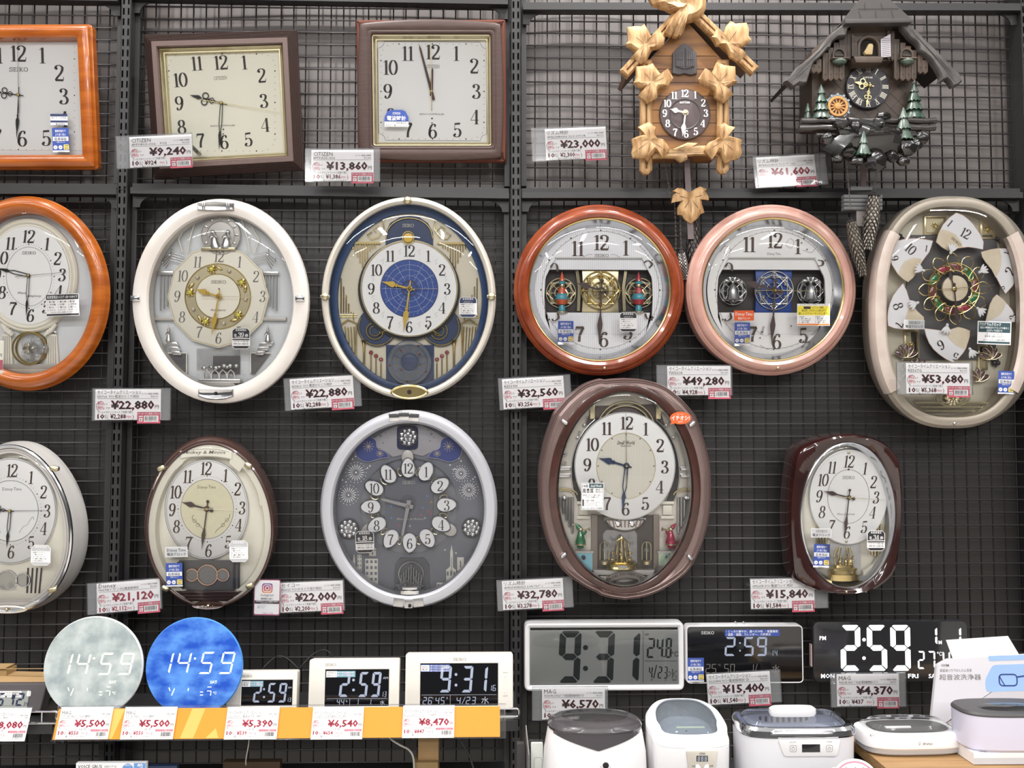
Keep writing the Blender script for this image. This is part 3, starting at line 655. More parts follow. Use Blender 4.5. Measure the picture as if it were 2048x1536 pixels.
def hnd(t, name, kind, pv, tip, w, z, m, tail=.18, thick=.5):
    a = t.p(*pv, z); b = t.p(*tip, z); L = math.hypot(b[0] - a[0], b[1] - a[1]); ang = math.degrees(math.atan2(b[1] - a[1], b[0] - a[0])) - 90
    g = hand(kind, L, w, tail)
    t.add(name, [(tr(g, a[0], a[1], z, ang), m)])
def hands(t, pv, hr, mn, sec=None, z=-20, w=7, m=INK, kind='leaf', mk=None, sm=GOLD, capm=GOLD, wm=None, stail=.35):
    hnd(t, 'hour_hand', kind, pv, hr, w, z + 1, m); hnd(t, 'minute_hand', mk or kind, pv, mn, wm or w * .8, z + 2, m)
    if sec: hnd(t, 'second_hand', 'needle', pv, sec, 1.3, z + 3, sm, stail)
    a = t.p(*pv, z); t.add('hand_cap', [(tr(lathe([(3.2, 0), (3.2, 2.5), (1.5, 3.8), (0, 3.9)], n=12), 0, 0), capm)]).matrix_local = Matrix.Translation((a[0] * t.S, -(z + 2) * t.S, a[1] * t.S)) @ Matrix.Rotation(R(90), 4, 'X')
def nums(t, L, h, z, tk=.15, tn=.04, xs=1., sh=0., rots=None, skip=()):
    g = []
    for s, x, y in L:
        if s in skip: continue
        a = t.p(x, y, z); g.append(num(s, a[0], a[1], h, tk, tn, xs, z + .4, (rots or {}).get(s, 0), sh))
    return cat(*g)
def dial12(cx, cy, rx, ry, only=range(1, 13)):
    return [(str(i), cx + rx * math.sin(R(30 * i)), cy - ry * math.cos(R(30 * i))) for i in only]
def ticks(t, cx, cy, rx, ry, z, r=.7, big=1.5, n=60, every=5, e=2.):
    g = []; c = t.p(cx, cy, z); k = t.k(z)
    for i in range(n):
        a = R(360 * i / n); ca, sa = math.cos(a), math.sin(a)
        x = rx * k * math.copysign(abs(ca) ** (2 / e), ca); y = ry * k * math.copysign(abs(sa) ** (2 / e), sa)
        rr = big if i % every == 0 else r
        if rr: g.append(disc(c[0] + x, c[1] + y, rr, z + .3, 8))
    return cat(*g)
def ov(t, cx, cy, a, b, z, n=64, e=2.):
    c = t.p(cx, cy, z); k = t.k(z); return oval(a * k, b * k, c[0], c[1], n, e)
def case(t, p, prof, m, name='frame', **k): return t.add(name, [(frame(p, prof), m)], **k)
def backplate(t, p, z, m=BLK, name='back_case'): return t.add(name, [(prism(p, z - 6, z), m)])
def glassd(t, p, z, h=6, name='glass_cover'):
    p = ccw(list(p)); xs = [q[0] for q in p]; ys = [q[1] for q in p]; cx, cy = (min(xs) + max(xs)) / 2, (min(ys) + max(ys)) / 2; L = []
    for f, hh in ((1, 0), (.93, .35), (.8, .65), (.6, .85), (.35, .96), (.12, 1)): L.append([(cx + (x - cx) * f, cy + (y - cy) * f, z + h * hh) for x, y in p])
    return t.add(name, [(loft(L, False, True), GLASS)], smooth=2)
def txt(t, s, x, y, h, z, w=None, al='c', b=0., sh=0.):
    a = t.p(x, y, z); return tx(s, a[0], a[1], h, w, al, b, z + .4, sh)
def sk(t, x, y, w, z, h=None): a = t.p(x, y, z); return seiko(a[0], a[1], w, h, z + .4)

# ---------------------------------------------------------------- 1 orange square clock, cut by the left edge
t = T('wall_clock', 'square wall clock with glossy orange wooden frame, at the top left', 'wall clock', 37, 190, .046, tilt=7)
o = ccw(t.P([(-112, 47), (178, 46), (191, 336), (-113, 337)]))
t.add('frame', [(frame_r(o, 8, [(2, -34), (-1, -30), (-1, -12), (3, -8), (4, -4), (9, 0), (14, 1), (26, -3), (28, -8), (30, -24)], 3), ORANGE)])
backplate(t, off(o, 24), -28)
d = t.P([(-88, 70), (154, 69), (166, 311), (-88, 312)], -24)
pr = nums(t, [('12', 36, 107), ('1', 84, 111), ('2', 118, 146), ('3', 127, 193), ('4', 126, 238), ('5', 92, 276), ('6', 44, 277), ('7', -6, 274), ('8', -40, 240), ('9', -50, 193), ('10', -44, 148), ('11', -8, 111)], 32, -24, .16, .035)
pr2 = cat(sk(t, 37, 139, 38, -24, 8), *[tr(disc(0, 0, 1.3 if i % 5 == 0 else .7, -23.6, 8), *t.p(37 + 112 * max(-1, min(1, 1.35 * math.sin(R(6 * i)))), 191 - 108 * max(-1, min(1, 1.35 * math.cos(R(6 * i)))), -24)) for i in range(60)])
t.add('dial', [(ngon(d, -24), DIALW), (cat(pr, pr2), INK)])
hands(t, (37, 190), (-18, 182), (33, 279), (35, 84), -22, 12, BLK, 'scroll', 'spade', sm=GREYI, wm=7, stail=.35)
t.add('glass_cover', [(ngon(t.P([(-88, 70), (153, 69), (166, 311), (-88, 312)], -8), -8), GLASS)])
warranty(t, 105, 256, 138, 304, -7.5, 1)
a = t.p(118, 239, -7.5); t.add('maker_sticker', [(tr(prism(rect(-17, -11, 17, 11), 0, .15), a[0], a[1], -7.5), WHITE), (tr(cat(ngon(rect(-17, 6, 17, 11), .3), ngon(rect(-17, -6, 17, -2), .3)), a[0], a[1], -7.5), NAVYP), (tr(cat(tx('見やすい文字板', 0, 1, 4, 30, 'c'), tx('電波時計', 3, -11, 4, 20, 'c')), a[0], a[1], -7.5), NAVYP)])

# ---------------------------------------------------------------- 2 ribbed brown square clock
t = T('wall_clock', 'square wall clock with ribbed dark brown frame and cream dial', 'wall clock', 443, 207, .055, tilt=8, roll=2.2)
o = ccw(t.P([(284, 66), (590, 57), (604, 338), (304, 355)]))
pf = [(0, -26), (0, -12)]
for i in range(5): pf += [(i * 3.2, -12 + i * 2.1), (i * 3.2 + 1.6, -10 + i * 2.1), (i * 3.2 + 2.6, -11.5 + i * 2.1), (i * 3.2 + 3.1, -11.5 + i * 2.1)]
case(t, o, pf + [(16.5, -1)], RIBBR)
t.add('frame_band', [(frame(o, [(16, -1.2), (17, 0), (26, 0), (28, -4), (28, -8)]), RIBLT)])
t.add('bezel', [(frame(o, [(28, -8), (30, -6), (31.5, -9), (35, -14), (37, -14), (38.5, -22)]), PGOLD)])
backplate(t, off(o, 8), -24)
di = off(ccw(o), 38)
L2 = [('11', 393, 127), ('12', 441, 125), ('1', 488, 125), ('2', 523, 151), ('3', 527, 202), ('4', 530, 250), ('5', 496, 279), ('6', 448, 284), ('7', 401, 281), ('8', 363, 254), ('9', 358, 207), ('10', 360, 160)]
pr = nums(t, L2, 28, -22, .16, .035, 1, rots={s: 2.2 for s, *_ in L2})
dots = cat(*[tr(disc(0, 0, 1.5 if i % 5 == 0 else .7, -21.6, 8), *t.p(444 + 106 * max(-1, min(1, 1.3 * math.sin(R(6 * i)))), 205 - 97 * max(-1, min(1, 1.3 * math.cos(R(6 * i)))), -22)) for i in range(60)])
ct = t.p(441, 156, -22)
t.add('dial', [(ngon(di, -22), DIALC), (cat(pr, dots, num('CITIZEN', ct[0], ct[1], 6.5, .09, .06, .92, -21.6, 2.2), txt(t, 'RADIO CONTROLLED', 446, 253, 3.4, -22, 50), tr(disc(0, 0, 1.6, -21.5, 8), *t.p(447, 259, -22)), tr(disc(0, 0, 1.3, -21.5, 8), *t.p(447, 268, -22))), INK)])
hands(t, (443, 206), (379, 190), (438, 300), (560, 226), -20, 14, BLK, 'scroll', 'split', wm=7)
t.add('glass_cover', [(ngon(off(ccw(o), 31), -9), GLASS)])

# ---------------------------------------------------------------- 3 bowed dark brown square clock
t = T('wall_clock', 'square wall clock with bowed dark brown wooden frame and white dial', 'wall clock', 863, 183, .06, tilt=9.5)
bk = rpoly(t.P([(712, 40), (1011, 39), (1013, 325), (716, 324)], -14), 5)
t.add('back_board', [(frame(bk, [(3, -30), (0, -27), (0, -16), (3, -12), (20, -12)], True), DKBR2)])
def bow(pts, bx):
    o = []
    for i in range(4):
        a, b = pts[i], pts[(i + 1) % 4]; dx, dy = b[0] - a[0], b[1] - a[1]; l = math.hypot(dx, dy)
        for k in range(12):
            q = k / 12; d = bx[i] * 4 * q * (1 - q); o.append((a[0] + dx * q + dy / l * d, a[1] + dy * q - dx / l * d))
    return o
o = rpoly(ccw(bow(t.P([(719, 315), (1003, 316), (1001, 46), (719, 46)]), [5, 5, 8, 5])), 4, 2)
ic = ccw(t.P([(735, 60), (989, 60), (991, 299), (738, 299)]))
def polar(p, n=96):
    '''resample a closed outline by angle about its centre'''
    xs = [q[0] for q in p]; ys = [q[1] for q in p]; cx, cy = (min(xs) + max(xs)) / 2, (min(ys) + max(ys)) / 2; o = []
    for k in range(n):
        a = 2 * math.pi * k / n; dx, dy = math.cos(a), math.sin(a); best = 1
        for i in range(len(p)):
            x1, y1 = p[i][0] - cx, p[i][1] - cy; x2, y2 = p[(i + 1) % len(p)][0] - cx, p[(i + 1) % len(p)][1] - cy
            ex, ey = x2 - x1, y2 - y1; den = dx * ey - dy * ex
            if abs(den) < 1e-9: continue
            s_ = (x1 * ey - y1 * ex) / den; u = (x1 * dy - y1 * dx) / den
            if s_ > 0 and -1e-6 <= u <= 1 + 1e-6: best = max(best, s_) if best != 1 else s_
        o.append((cx + dx * best, cy + dy * best))
    return o
def between(po, pi, prof, n=96):
    '''loops that run from an outer outline to an inner one: prof is (share of the way, z)'''
    A, B_ = polar(po, n), polar(pi, n)
    return loft([[(a[0] + (b[0] - a[0]) * f, a[1] + (b[1] - a[1]) * f, z) for a, b in zip(A, B_)] for f, z in prof])
t.add('frame', [(between(o, ic, [(0, -16), (0, -3), (.08, -1), (.2, 0), (.6, 1), (.95, 0), (1, -.5)], 160), DKBR)])
b1 = ccw(t.P([(741, 66), (983, 66), (985, 293), (744, 293)]))
t.add('inner_frame', [(frame_r(b1, 7, [(-6, -.4), (-3, .4), (0, -1), (1.5, -6)], 5), DKBR)])
t.add('bezel', [(frame_r(b1, 7, [(1.2, -5), (2.4, -3.5), (4, -4), (5, -9), (8, -14), (10, -14), (11, -20)], 2), PGOLD)])
d = off(ccw(b1), 10)
L3 = [('12', 865, 104), ('11', 815, 107), ('1', 912, 107), ('2', 948, 132), ('3', 952, 183), ('4', 949, 234), ('5', 914, 260), ('6', 865, 262), ('7', 816, 260), ('8', 781, 231), ('9', 775, 183), ('10', 780, 135)]
deco = []
q = t.P([(752, 81), (976, 81), (977, 284), (755, 284)], -20)
for ins in (3.5,):
    r_ = ccw(off(ccw(q), ins)); x0, x1, y0, y1 = min(p[0] for p in r_), max(p[0] for p in r_), min(p[1] for p in r_), max(p[1] for p in r_); c_ = 13
    pp = []
    for (cx, cy, a0) in ((x0, y0, 90), (x1, y0, 180), (x1, y1, 270), (x0, y1, 0)): pp += [(cx + c_ * math.cos(R(a0 - k * 90 / 6)), cy + c_ * math.sin(R(a0 - k * 90 / 6))) for k in range(7)]
    deco.append(rib(pp, .6, -19.6, True))
dots = cat(*[tr(disc(0, 0, 1.4 if i % 5 == 0 else .7, -19.6, 8), *t.p(865 + 103 * max(-1, min(1, 1.3 * math.sin(R(6 * i)))), 183 - 95 * max(-1, min(1, 1.3 * math.cos(R(6 * i)))), -20)) for i in range(60)])
ct = t.p(866, 133, -20)
t.add('dial', [(ngon(d, -20), DIALW), (cat(nums(t, L3, 29, -20, .16, .035), dots, num('CITIZEN', ct[0], ct[1], 6.5, .09, .06, .92, -19.6), txt(t, 'RADIO CONTROLLED', 864, 230, 3.4, -20, 50), *deco, tr(disc(0, 0, 1.8, -19.5, 8), *t.p(864, 237, -20)), tr(disc(0, 0, 1.4, -19.5, 8), *t.p(864, 246, -20))), INK)])
hands(t, (863, 183), (865, 135), (838, 88), (862, 85), -18, 6, mt('maroon_hand', '4a2a26', .4), 'baton', wm=6, stail=.4)
t.add('glass_cover', [(ngon(off(ccw(b1), 5), -8), GLASS)])
a = t.p(793, 232, -7.6); q_ = lambda g: tr(g, a[0], a[1], -7.6)
t.add('radio_clock_sticker', [(q_(cat(prism(rect(-24, -21, 24, -10), 0, .15))), WHITE), (q_(prism([(-24, -11), (24, -11), (24, -2), (18, 9), (12, 12), (-12, 12), (-18, 9), (-24, -2)], 0, .15)), BLUEP), (q_(cat(num('CITIZEN', 0, 5, 4, .14, .1, .9, .4), tx('電波時計', 0, -9, 9, 38, 'c', .02, .4))), WHITE), (q_(cat(tx('マンション・鉄骨 電波受信', 0, -15.5, 3.5, 44, 'c'), tx('窓ぎわに置くだけでOK', 0, -20.3, 3.5, 44, 'c'))), INK)])

# ---------------------------------------------------------------- 4 light wooden cuckoo clock
OAK = mt('light_carved_wood', 'a0774a', .5, n=(60, .2), hex2='cfa878', st=(1.6, 1, .3), det=9, bump=.5); OAK2 = mt('scorched_light_wood', '9d7c58', .55, n=(20, .2), hex2='c9a470')
PLANK = mt('brown_plank_front', '6b4629', .5, n=(5, .2), hex2='a8763f', st=(1, 1, 6), det=3); GROOVE = mt('dark_groove', '33241b', .7); ROOFD = mt('roof_underside_brown', '7a6658', .6, n=(12, .1)); DIALB = mt('dark_brown_dial', '5a4d4e', .5, n=(10, .05)); PIN = mt('bronze_pinecone', '6b6359', .36, .55, n=(50, .2)); CHN = mt('chain_metal', '8a8580', .35, .8)
VEIN = mt('leaf_vein_brown', '6e5236', .7)
def carve(t, pts, z, h=6, vein=(), hub=None, thick=6, shrink=.72):
    """carved relief: flat rim, raised middle"""
    p = ccw([t.p(x, y, z) for x, y in pts]); c = hub and t.p(*hub, z) or (sum(q[0] for q in p) / len(p), sum(q[1] for q in p) / len(p))
    L = [[(x, y, z - thick) for x, y in p], [(x, y, z) for x, y in p]]
    for f, hh in ((.9, .45), (shrink, .8), (.4, .7), (.08, .35)): L.append([(c[0] + (x - c[0]) * f, c[1] + (y - c[1]) * f, z + h * hh) for x, y in p])
    g = loft(L, True, True); v = []
    for a, b in vein:
        a = t.p(*a, z + h); b = t.p(*b, z + h); v.append(rib([(a[0], a[1], z + h * .72), ((a[0] + b[0]) / 2, (a[1] + b[1]) / 2, z + h * .86), (b[0], b[1], z + h * .62)], [.5, 1.3, .5]))
    return g, cat(*v) if v else ([], [])
def zz(L, dy=0, s=6.606, x0=1230, y0=0): return [(x0 + x / s, y0 + y / s) for x, y in L]
t = T('cuckoo_clock', 'light wooden cuckoo clock with carved bird and maple leaves', 'cuckoo clock', 1370, 200, .13, tilt=2)
B = t.P([(1298, 122), (1371, 40), (1446, 122), (1437, 308), (1303, 308)], -20)
gro = cat(*[rib([t.p(1306, y, -19.6), t.p(1434, y, -19.6)], 1.1, -19.6) for y in (112, 138, 165, 192, 220, 246, 272)])
t.add('house_body', [(prism(B, -95, -20), PLANK), (gro, GROOVE)])
for sg, (ax, ay), (bx, by) in ((-1, (1352, 34), (1247, 149)), (1, (1395, 32), (1510, 143))):
    a, b = t.p(ax, ay, -6), t.p(bx, by, -6); dx, dy = b[0] - a[0], b[1] - a[1]; l = math.hypot(dx, dy); ang = math.degrees(math.atan2(dy, dx))
    slab = box(-30, l - (2 if sg < 0 else 14), -4, 4, -100 if sg < 0 else -62, -12); q_ = lambda g: tr(g, a[0], a[1], 0, ang)
    s_ = -sg; up = 1 if sg > 0 else -1
    t.add('roof_board', [(q_(tr(slab, 0, -up * 3)), ROOFD)])
    V = frame(rect(-30, -10.5, l, 10.5), [(0, -16), (0, -2), (3, 2), (8.6, 2), (10.4, -2.5)], True, True)
    t.add('gable_beam', [(q_(V), OAK), (q_(rib([(-28, 0), (l - 4, 0)], 1.0, -.6)), GROOVE)])
for x0, x1, yb in ((1281, 1305, 347), (1435, 1459, 346)):
    p = t.P([(x0, 118), (x1, 118), (x1, yb - 8), ((x0 + x1) / 2 + 5, yb), ((x0 + x1) / 2 - 5, yb), (x0, yb - 8)], -10); xm = (p[0][0] + p[1][0]) / 2
    t.add('corner_post', [(frame(p, [(0, -24), (0, -13), (4, -10), (9, -10), (11, -13)], True, True), OAK), (rib([(xm, p[0][1]), (xm, p[3][1] + 6)], 1.2, -11.5), GROOVE)])
g, v = carve(t, [(1305, 295), (1345, 299), (1375, 285), (1396, 286), (1380, 292), (1409, 291), (1437, 300), (1437, 312), (1395, 310), (1372, 313), (1375, 319), (1361, 325), (1350, 317), (1330, 316), (1305, 317)], -8, 5, [((1310, 306), (1430, 304)), ((1345, 300), (1385, 288))], (1372, 304))
t.add('bottom_branch', [(g, OAK2), (v, VEIN)])
LV = [([(160, 360), (250, 345), (350, 345), (390, 315), (430, 390), (480, 475), (540, 430), (600, 395), (620, 450), (665, 505), (640, 600), (560, 640), (475, 650), (470, 700), (430, 790), (340, 850), (270, 790), (205, 765), (280, 730), (290, 690), (210, 640), (140, 585), (175, 540), (170, 450)], 0, [((390, 580), (240, 450)), ((400, 560), (400, 400)), ((400, 600), (560, 540)), ((380, 620), (330, 790))], (390, 590)),
      ([(1530, 275), (1590, 310), (1740, 300), (1770, 380), (1765, 470), (1800, 525), (1740, 590), (1650, 620), (1660, 660), (1740, 715), (1690, 770), (1620, 805), (1520, 750), (1470, 640), (1440, 590), (1340, 600), (1310, 540), (1270, 490), (1305, 460), (1340, 370), (1390, 420), (1440, 440), (1470, 340)], 0, [((1500, 560), (1640, 360)), ((1520, 590), (1700, 560)), ((1470, 520), (1370, 450)), ((1540, 620), (1650, 740))], (1510, 560)),
      ([(500, 835), (430, 860), (275, 880), (280, 1020), (245, 1095), (330, 1150), (400, 1150), (390, 1190), (305, 1265), (380, 1310), (430, 1360), (560, 1290), (560, 1200), (590, 1150), (700, 1140), (770, 1030), (700, 905), (650, 950), (600, 975), (550, 910)], 0, [((480, 1060), (370, 930)), ((500, 1070), (520, 900)), ((500, 1090), (700, 1000)), ((470, 1110), (430, 1300)), ((440, 1100), (300, 1090))], (480, 1080)),
      ([(1340, 820), (1450, 860), (1590, 880), (1595, 1000), (1590, 1060), (1620, 1075), (1560, 1120), (1480, 1160), (1510, 1210), (1560, 1245), (1450, 1350), (1390, 1320), (1320, 1290), (1310, 1200), (1280, 1165), (1190, 1145), (1095, 1045), (1190, 900), (1230, 940), (1270, 975), (1310, 900)], 0, [((1390, 1080), (1520, 920)), ((1400, 1100), (1580, 1080)), ((1370, 1100), (1170, 1040)), ((1400, 1130), (1440, 1300))], (1390, 1090)),
      ([(450, 415), (490, 460), (540, 490), (530, 590), (560, 640), (640, 650), (690, 720), (725, 785), (680, 830), (625, 900), (580, 820), (540, 800), (490, 860), (440, 945), (400, 905), (240, 890), (220, 820), (240, 740), (220, 650), (300, 610), (380, 590), (350, 530), (300, 490), (380, 450)], 180, [((450, 640), (330, 680)), ((450, 680), (240, 830)), ((470, 680), (430, 880)), ((500, 680), (680, 800)), ((460, 620), (440, 470))], (455, 670)),
      ([(1440, 430), (1500, 470), (1590, 490), (1540, 550), (1490, 600), (1590, 630), (1680, 655), (1660, 740), (1680, 830), (1640, 900), (1540, 930), (1460, 965), (1420, 900), (1390, 820), (1345, 810), (1310, 860), (1285, 920), (1230, 860), (1180, 795), (1200, 740), (1240, 690), (1330, 655), (1360, 620), (1350, 560), (1370, 470)], 180, [((1440, 640), (1640, 690)), ((1440, 680), (1620, 840)), ((1430, 690), (1450, 900)), ((1400, 690), (1230, 790)), ((1440, 620), (1450, 480))], (1430, 670))]
for pts, yo, ve, hub in LV:
    f = lambda q: (1230 + q[0] / 6.606, yo + q[1] / 6.606)
    g, v = carve(t, [f(q) for q in pts], 3, 8, [(f(a), f(b)) for a, b in ve], f(hub), 9)
    t.add('carved_leaf', [(g, OAK), (v, VEIN)])
bird = [(470, 0), (500, 55), (560, 65), (600, 95), (660, 105), (700, 130), (760, 155), (850, 150), (780, 200), (720, 265), (680, 350), (650, 430), (740, 465), (765, 448), (770, 478), (830, 480), (840, 455), (870, 470), (910, 420), (930, 330), (950, 280), (1040, 265), (1110, 230), (1170, 180), (1200, 120), (1205, 0), (1190, -100), (1130, -190), (1000, -230), (900, -190), (820, -120), (640, -150), (500, -110), (440, -50)]
f = lambda q: (1230 + q[0] / 6.606, q[1] / 6.606)
g, v = carve(t, [f(q) for q in bird], 6, 16, [(f((900, 150)), f((740, 440))), (f((930, 170)), f((800, 460))), (f((960, 160)), f((880, 430))), (f((560, 20)), f((830, -10))), (f((620, 80)), (1365, 8)), (f((700, 120)), f((900, 60)))], f((960, 60)), 14)
t.add('carved_bird', [(g, OAK), (v, VEIN)])
a = t.p(1370, 228.4, -14)
dd = [(tr(prism(oval(51.5), -18, 0, 2), a[0], a[1], -14), DIALB), (tr(frame(oval(31), [(-1, .5), (0, .8), (3, -.6), (8, -1.6)], False, True), a[0], a[1], -13.6), mt('dial_hollow', '4d4445', .4))]
t.add('dial', dd + [(tr(rib(oval(50.5), .8, .3, True), a[0], a[1], -14), GROOVE)])
L4 = [('12', 1369, 187), ('1', 1390, 190), ('2', 1406, 206), ('3', 1411, 226.5), ('4', 1405, 247), ('5', 1391, 263), ('6', 1372, 268), ('7', 1350, 265), ('8', 1335, 247), ('9', 1329, 227), ('10', 1334, 207), ('11', 1348, 191)]
t.add('numerals', [(tr(nums(t, L4, 15, -14, .2, .08), 0, 0, .8), WHITE), (txt(t, 'RHYTHM', 1369.5, 207, 4, -13.4, 20, 'c', .03), WHITE)])
hnd(t, 'hour_hand', 'leaf', (1371, 225), (1340, 218), 11, -8, WHITE, .02); hnd(t, 'minute_hand', 'leaf', (1371, 225), (1365, 273), 10, -6, WHITE, .02)
a = t.p(1371, 225, -6); t.add('hand_cap', [(tr(cat(prism(oval(4.6), -5, 2, 1)), a[0], a[1], -6), GOLD)])
a = t.p(1369, 118, -16); q_ = lambda g: tr(g, a[0], a[1], -16)
do = [(-25, -30), (-12, -33), (0, -30), (12, -33), (25, -30), (25, -24), (24, 12), (18, 18), (10, 26), (0, 31), (-10, 26), (-18, 18), (-24, 12), (-25, -24)]
DOORG = mt('dark_grey_carved_door', '4c474a', .55, n=(60, .1))
dr = t.add('cuckoo_door_frame', [(q_(prism(do, -6, 3, 1.5)), DOORG)])
for s_ in (-1, 1):
    sh = [(s_ * 1, -22), (s_ * 19, -17), (s_ * 19, 12), (s_ * 14, 17), (s_ * 1, 20)]
    slat = cat(*[box(s_ * x - .9, s_ * x + .9, -17, 15, 5, 6.4) for x in (4.5, 8.5, 12.5, 16)], box(min(s_ * 3, s_ * 17), max(s_ * 3, s_ * 17), -3, -1.5, 5, 7))
    t.add('cuckoo_door', [(q_(prism(sh, 2, 5.4, 1)), DOORG), (q_(slat), DOORG)])
PR = mt('pendulum_rod_brown', '6a5d5d', .5)
t.add('pendulum_rod', [(prism(t.P([(1368, 316), (1379, 316), (1388, 478), (1376, 478)], -40), -44, -40), PR)])
g, v = carve(t, [(1345, 382), (1355, 376), (1366, 377), (1378, 386), (1391, 377), (1400, 373), (1414, 378), (1411, 383), (1417, 393), (1418, 400), (1403, 398), (1404, 408), (1409, 425), (1402, 427), (1395, 437), (1382, 447), (1371, 440), (1364, 430), (1355, 429), (1355, 415), (1362, 402), (1350, 402), (1343, 406), (1346, 390), (1352, 385)], -36, 7, [((1382, 400), (1383, 434)), ((1380, 400), (1364, 424)), ((1385, 400), (1403, 424)), ((1376, 396), (1352, 390)), ((1390, 394), (1412, 388))], (1382, 400), 7)
t.add('pendulum_leaf', [(g, OAK), (v, VEIN)])
def chain(t, pts, z, n, r=1.6, name='chain'):
    p = [t.p(x, y, z) for x, y in pts]; q = spl(p, 12); g = []
    L = [0]
    for i in range(1, len(q)): L.append(L[-1] + math.dist(q[i], q[i - 1]))
    m = int(L[-1] / 4.4); j = 0
    for k in range(m):
        d = (k + .5) / m * L[-1]
        while j < len(L) - 2 and L[j + 1] < d: j += 1
        u = (d - L[j]) / max(1e-6, L[j + 1] - L[j]); x = q[j][0] + (q[j + 1][0] - q[j][0]) * u; y = q[j][1] + (q[j + 1][1] - q[j][1]) * u
        lk = [(r * .7 * math.cos(R(a)), 2.9 * math.sin(R(a)), 0) for a in range(0, 360, 45)]
        g1 = tube(lk, .55, 4, True)
        if k % 2: g1 = roty(g1, 80)
        g.append(tr(g1, x, y, z, math.degrees(math.atan2(q[j + 1][1] - q[j][1], q[j + 1][0] - q[j][0])) + 90))
    t.add(name, [(cat(*g), CHN)])
for pts in (((1328, 320), (1334, 350), (1342, 400)), ((1350, 320), (1349, 380), (1352, 470), (1351, 520)), ((1360, 320), (1360, 380), (1361, 450), (1363, 505)), ((1383, 320), (1384, 372))): chain(t, pts, -50, 0)
def pinecone(t, x0, y0, x1, y1, r, z, m, name='pinecone_weight'):
    a, b = t.p(x0, y0, z), t.p(x1, y1, z); L = math.dist(a, b); ang = math.degrees(math.atan2(b[1] - a[1], b[0] - a[0])) + 90; g = []
    pr = lambda u: r * (.62 + .9 * u) if u < .42 else r * (1.0 - .62 * ((u - .42) / .58) ** 1.4)
    body = lathe([(max(.3, pr(u / 12.) * .93), -L * u / 12.) for u in range(13)], n=16)
    rows = 17
    for i in range(rows):
        u = (i + .5) / rows; rr = pr(u); n = 9
        for k in range(n):
            th = 2 * math.pi * (k + .5 * (i % 2)) / n; c, s = math.cos(th), math.sin(th)
            if s < -.35: continue
            w = rr * .31; h = L / rows * .84; y = -L * u
            P = [(-w, 0, .2), (0, -h, 1.4), (w, 0, .2), (0, h, -.6)]
            V = [((rr + q[2]) * c - q[0] * s, y + q[1], (rr + q[2]) * s + q[0] * c) for q in P] + [((rr + 2.4) * c, y - h * .2, (rr + 2.4) * s)]
            g.append((V, [(4, 0, 1), (4, 1, 2), (4, 2, 3), (4, 3, 0)]))
    g = cat(*g)
    t.add(name, [(tr(body, a[0], a[1], z, ang), BLK), (tr(cat((g[0], g[1])), a[0], a[1], z, ang), m), (tr(cat(lathe([(r * .75, 0), (r * .85, 2), (r * .6, 3.5), (0, 3.5)], n=14), tube([(3 * math.cos(R(k)), 6.5 + 3 * math.sin(R(k)), 0) for k in range(0, 360, 40)], .9, 5, True)), a[0], a[1], z, ang), DKMET)])
pinecone(t, 1386, 430, 1387, 575, 13.5, -60, mt('dark_bronze_cone', '463f3d', .35, .4, n=(50, .2))); pinecone(t, 1363, 506, 1369, 560, 9, -46, mt('silver_cone', '8d8a88', .3, .7, n=(50, .2)))

# ---------------------------------------------------------------- 5 dark chalet cuckoo clock
CHAL = mt('dark_stained_wood', '443830', .5, n=(9, .2), hex2='6a594d', st=(1, 1, .35), det=7); BARK = mt('grey_bark_roof', '45403e', .5, n=(30, .2), hex2='5f5a58'); DARKB = mt('black_brown_wood', '2e2927', .5, n=(15, .1)); LATT = mt('lattice_board', '463931', .5, n=(14, .15), hex2='5a4b41', st=(1, 1, .5))
ROCK = mt('glossy_black_rock', '1f1c1b', .2, n=(30, .2), coat=.9); LOGM = mt('glossy_dark_log', '332d2a', .24, n=(12, .2), coat=.6, st=(.3, 1, 3)); PINEG = mt('pine_green_paint', '22402f', .3, n=(40, .35), hex2='5a655c', coat=.6); SHING = mt('grey_shingle', '45413f', .45, n=(30, .2)); BEIGE = mt('beige_bird_wood', 'cdb383', .5); ORW = mt('orange_wheel_wood', 'c58f54', .5, n=(30, .1)); PADL = mt('grey_blue_paddle', '8b9aa4', .5)
t = T('cuckoo_clock', 'dark chalet cuckoo clock with water wheel, pines and rocks', 'cuckoo clock', 1737, 172, .16, tilt=1)
z5 = lambda L, z=0: t.P([(1540 + x / 5.12, y / 5.12) for x, y in L], z)
bd = t.P([(1624, 100), (1690, 40), (1800, 40), (1836, 100), (1812, 245), (1624, 245)], -40)
lat = []
for i in range(-9, 10):
    for s_ in (1, -1):
        a, b = (1737 + i * 30 - s_ * 80, 172 - 80), (1737 + i * 30 + s_ * 80, 172 + 80)
        q = [(a[0] + (b[0] - a[0]) * k / 40, a[1] + (b[1] - a[1]) * k / 40) for k in range(41)]; q = [p for p in q if 1640 < p[0] < 1815 and 116 < p[1] < 241]
        if len(q) > 2: lat.append(rib([t.p(*q[0], -39.5), t.p(*q[-1], -39.5)], .9, -39.5))
t.add('house_body', [(prism(bd, -120, -40), LATT), (cat(*lat), DARKB)])
RL = [(740, 250), (640, 330), (560, 410), (500, 500), (420, 570), (340, 640), (270, 690), (210, 770), (150, 830), (190, 860), (235, 900), (300, 850), (340, 860), (380, 850), (400, 780), (420, 720), (450, 640), (500, 600), (540, 560), (590, 500), (620, 490), (640, 430), (700, 380), (780, 370), (800, 290), (840, 250)]
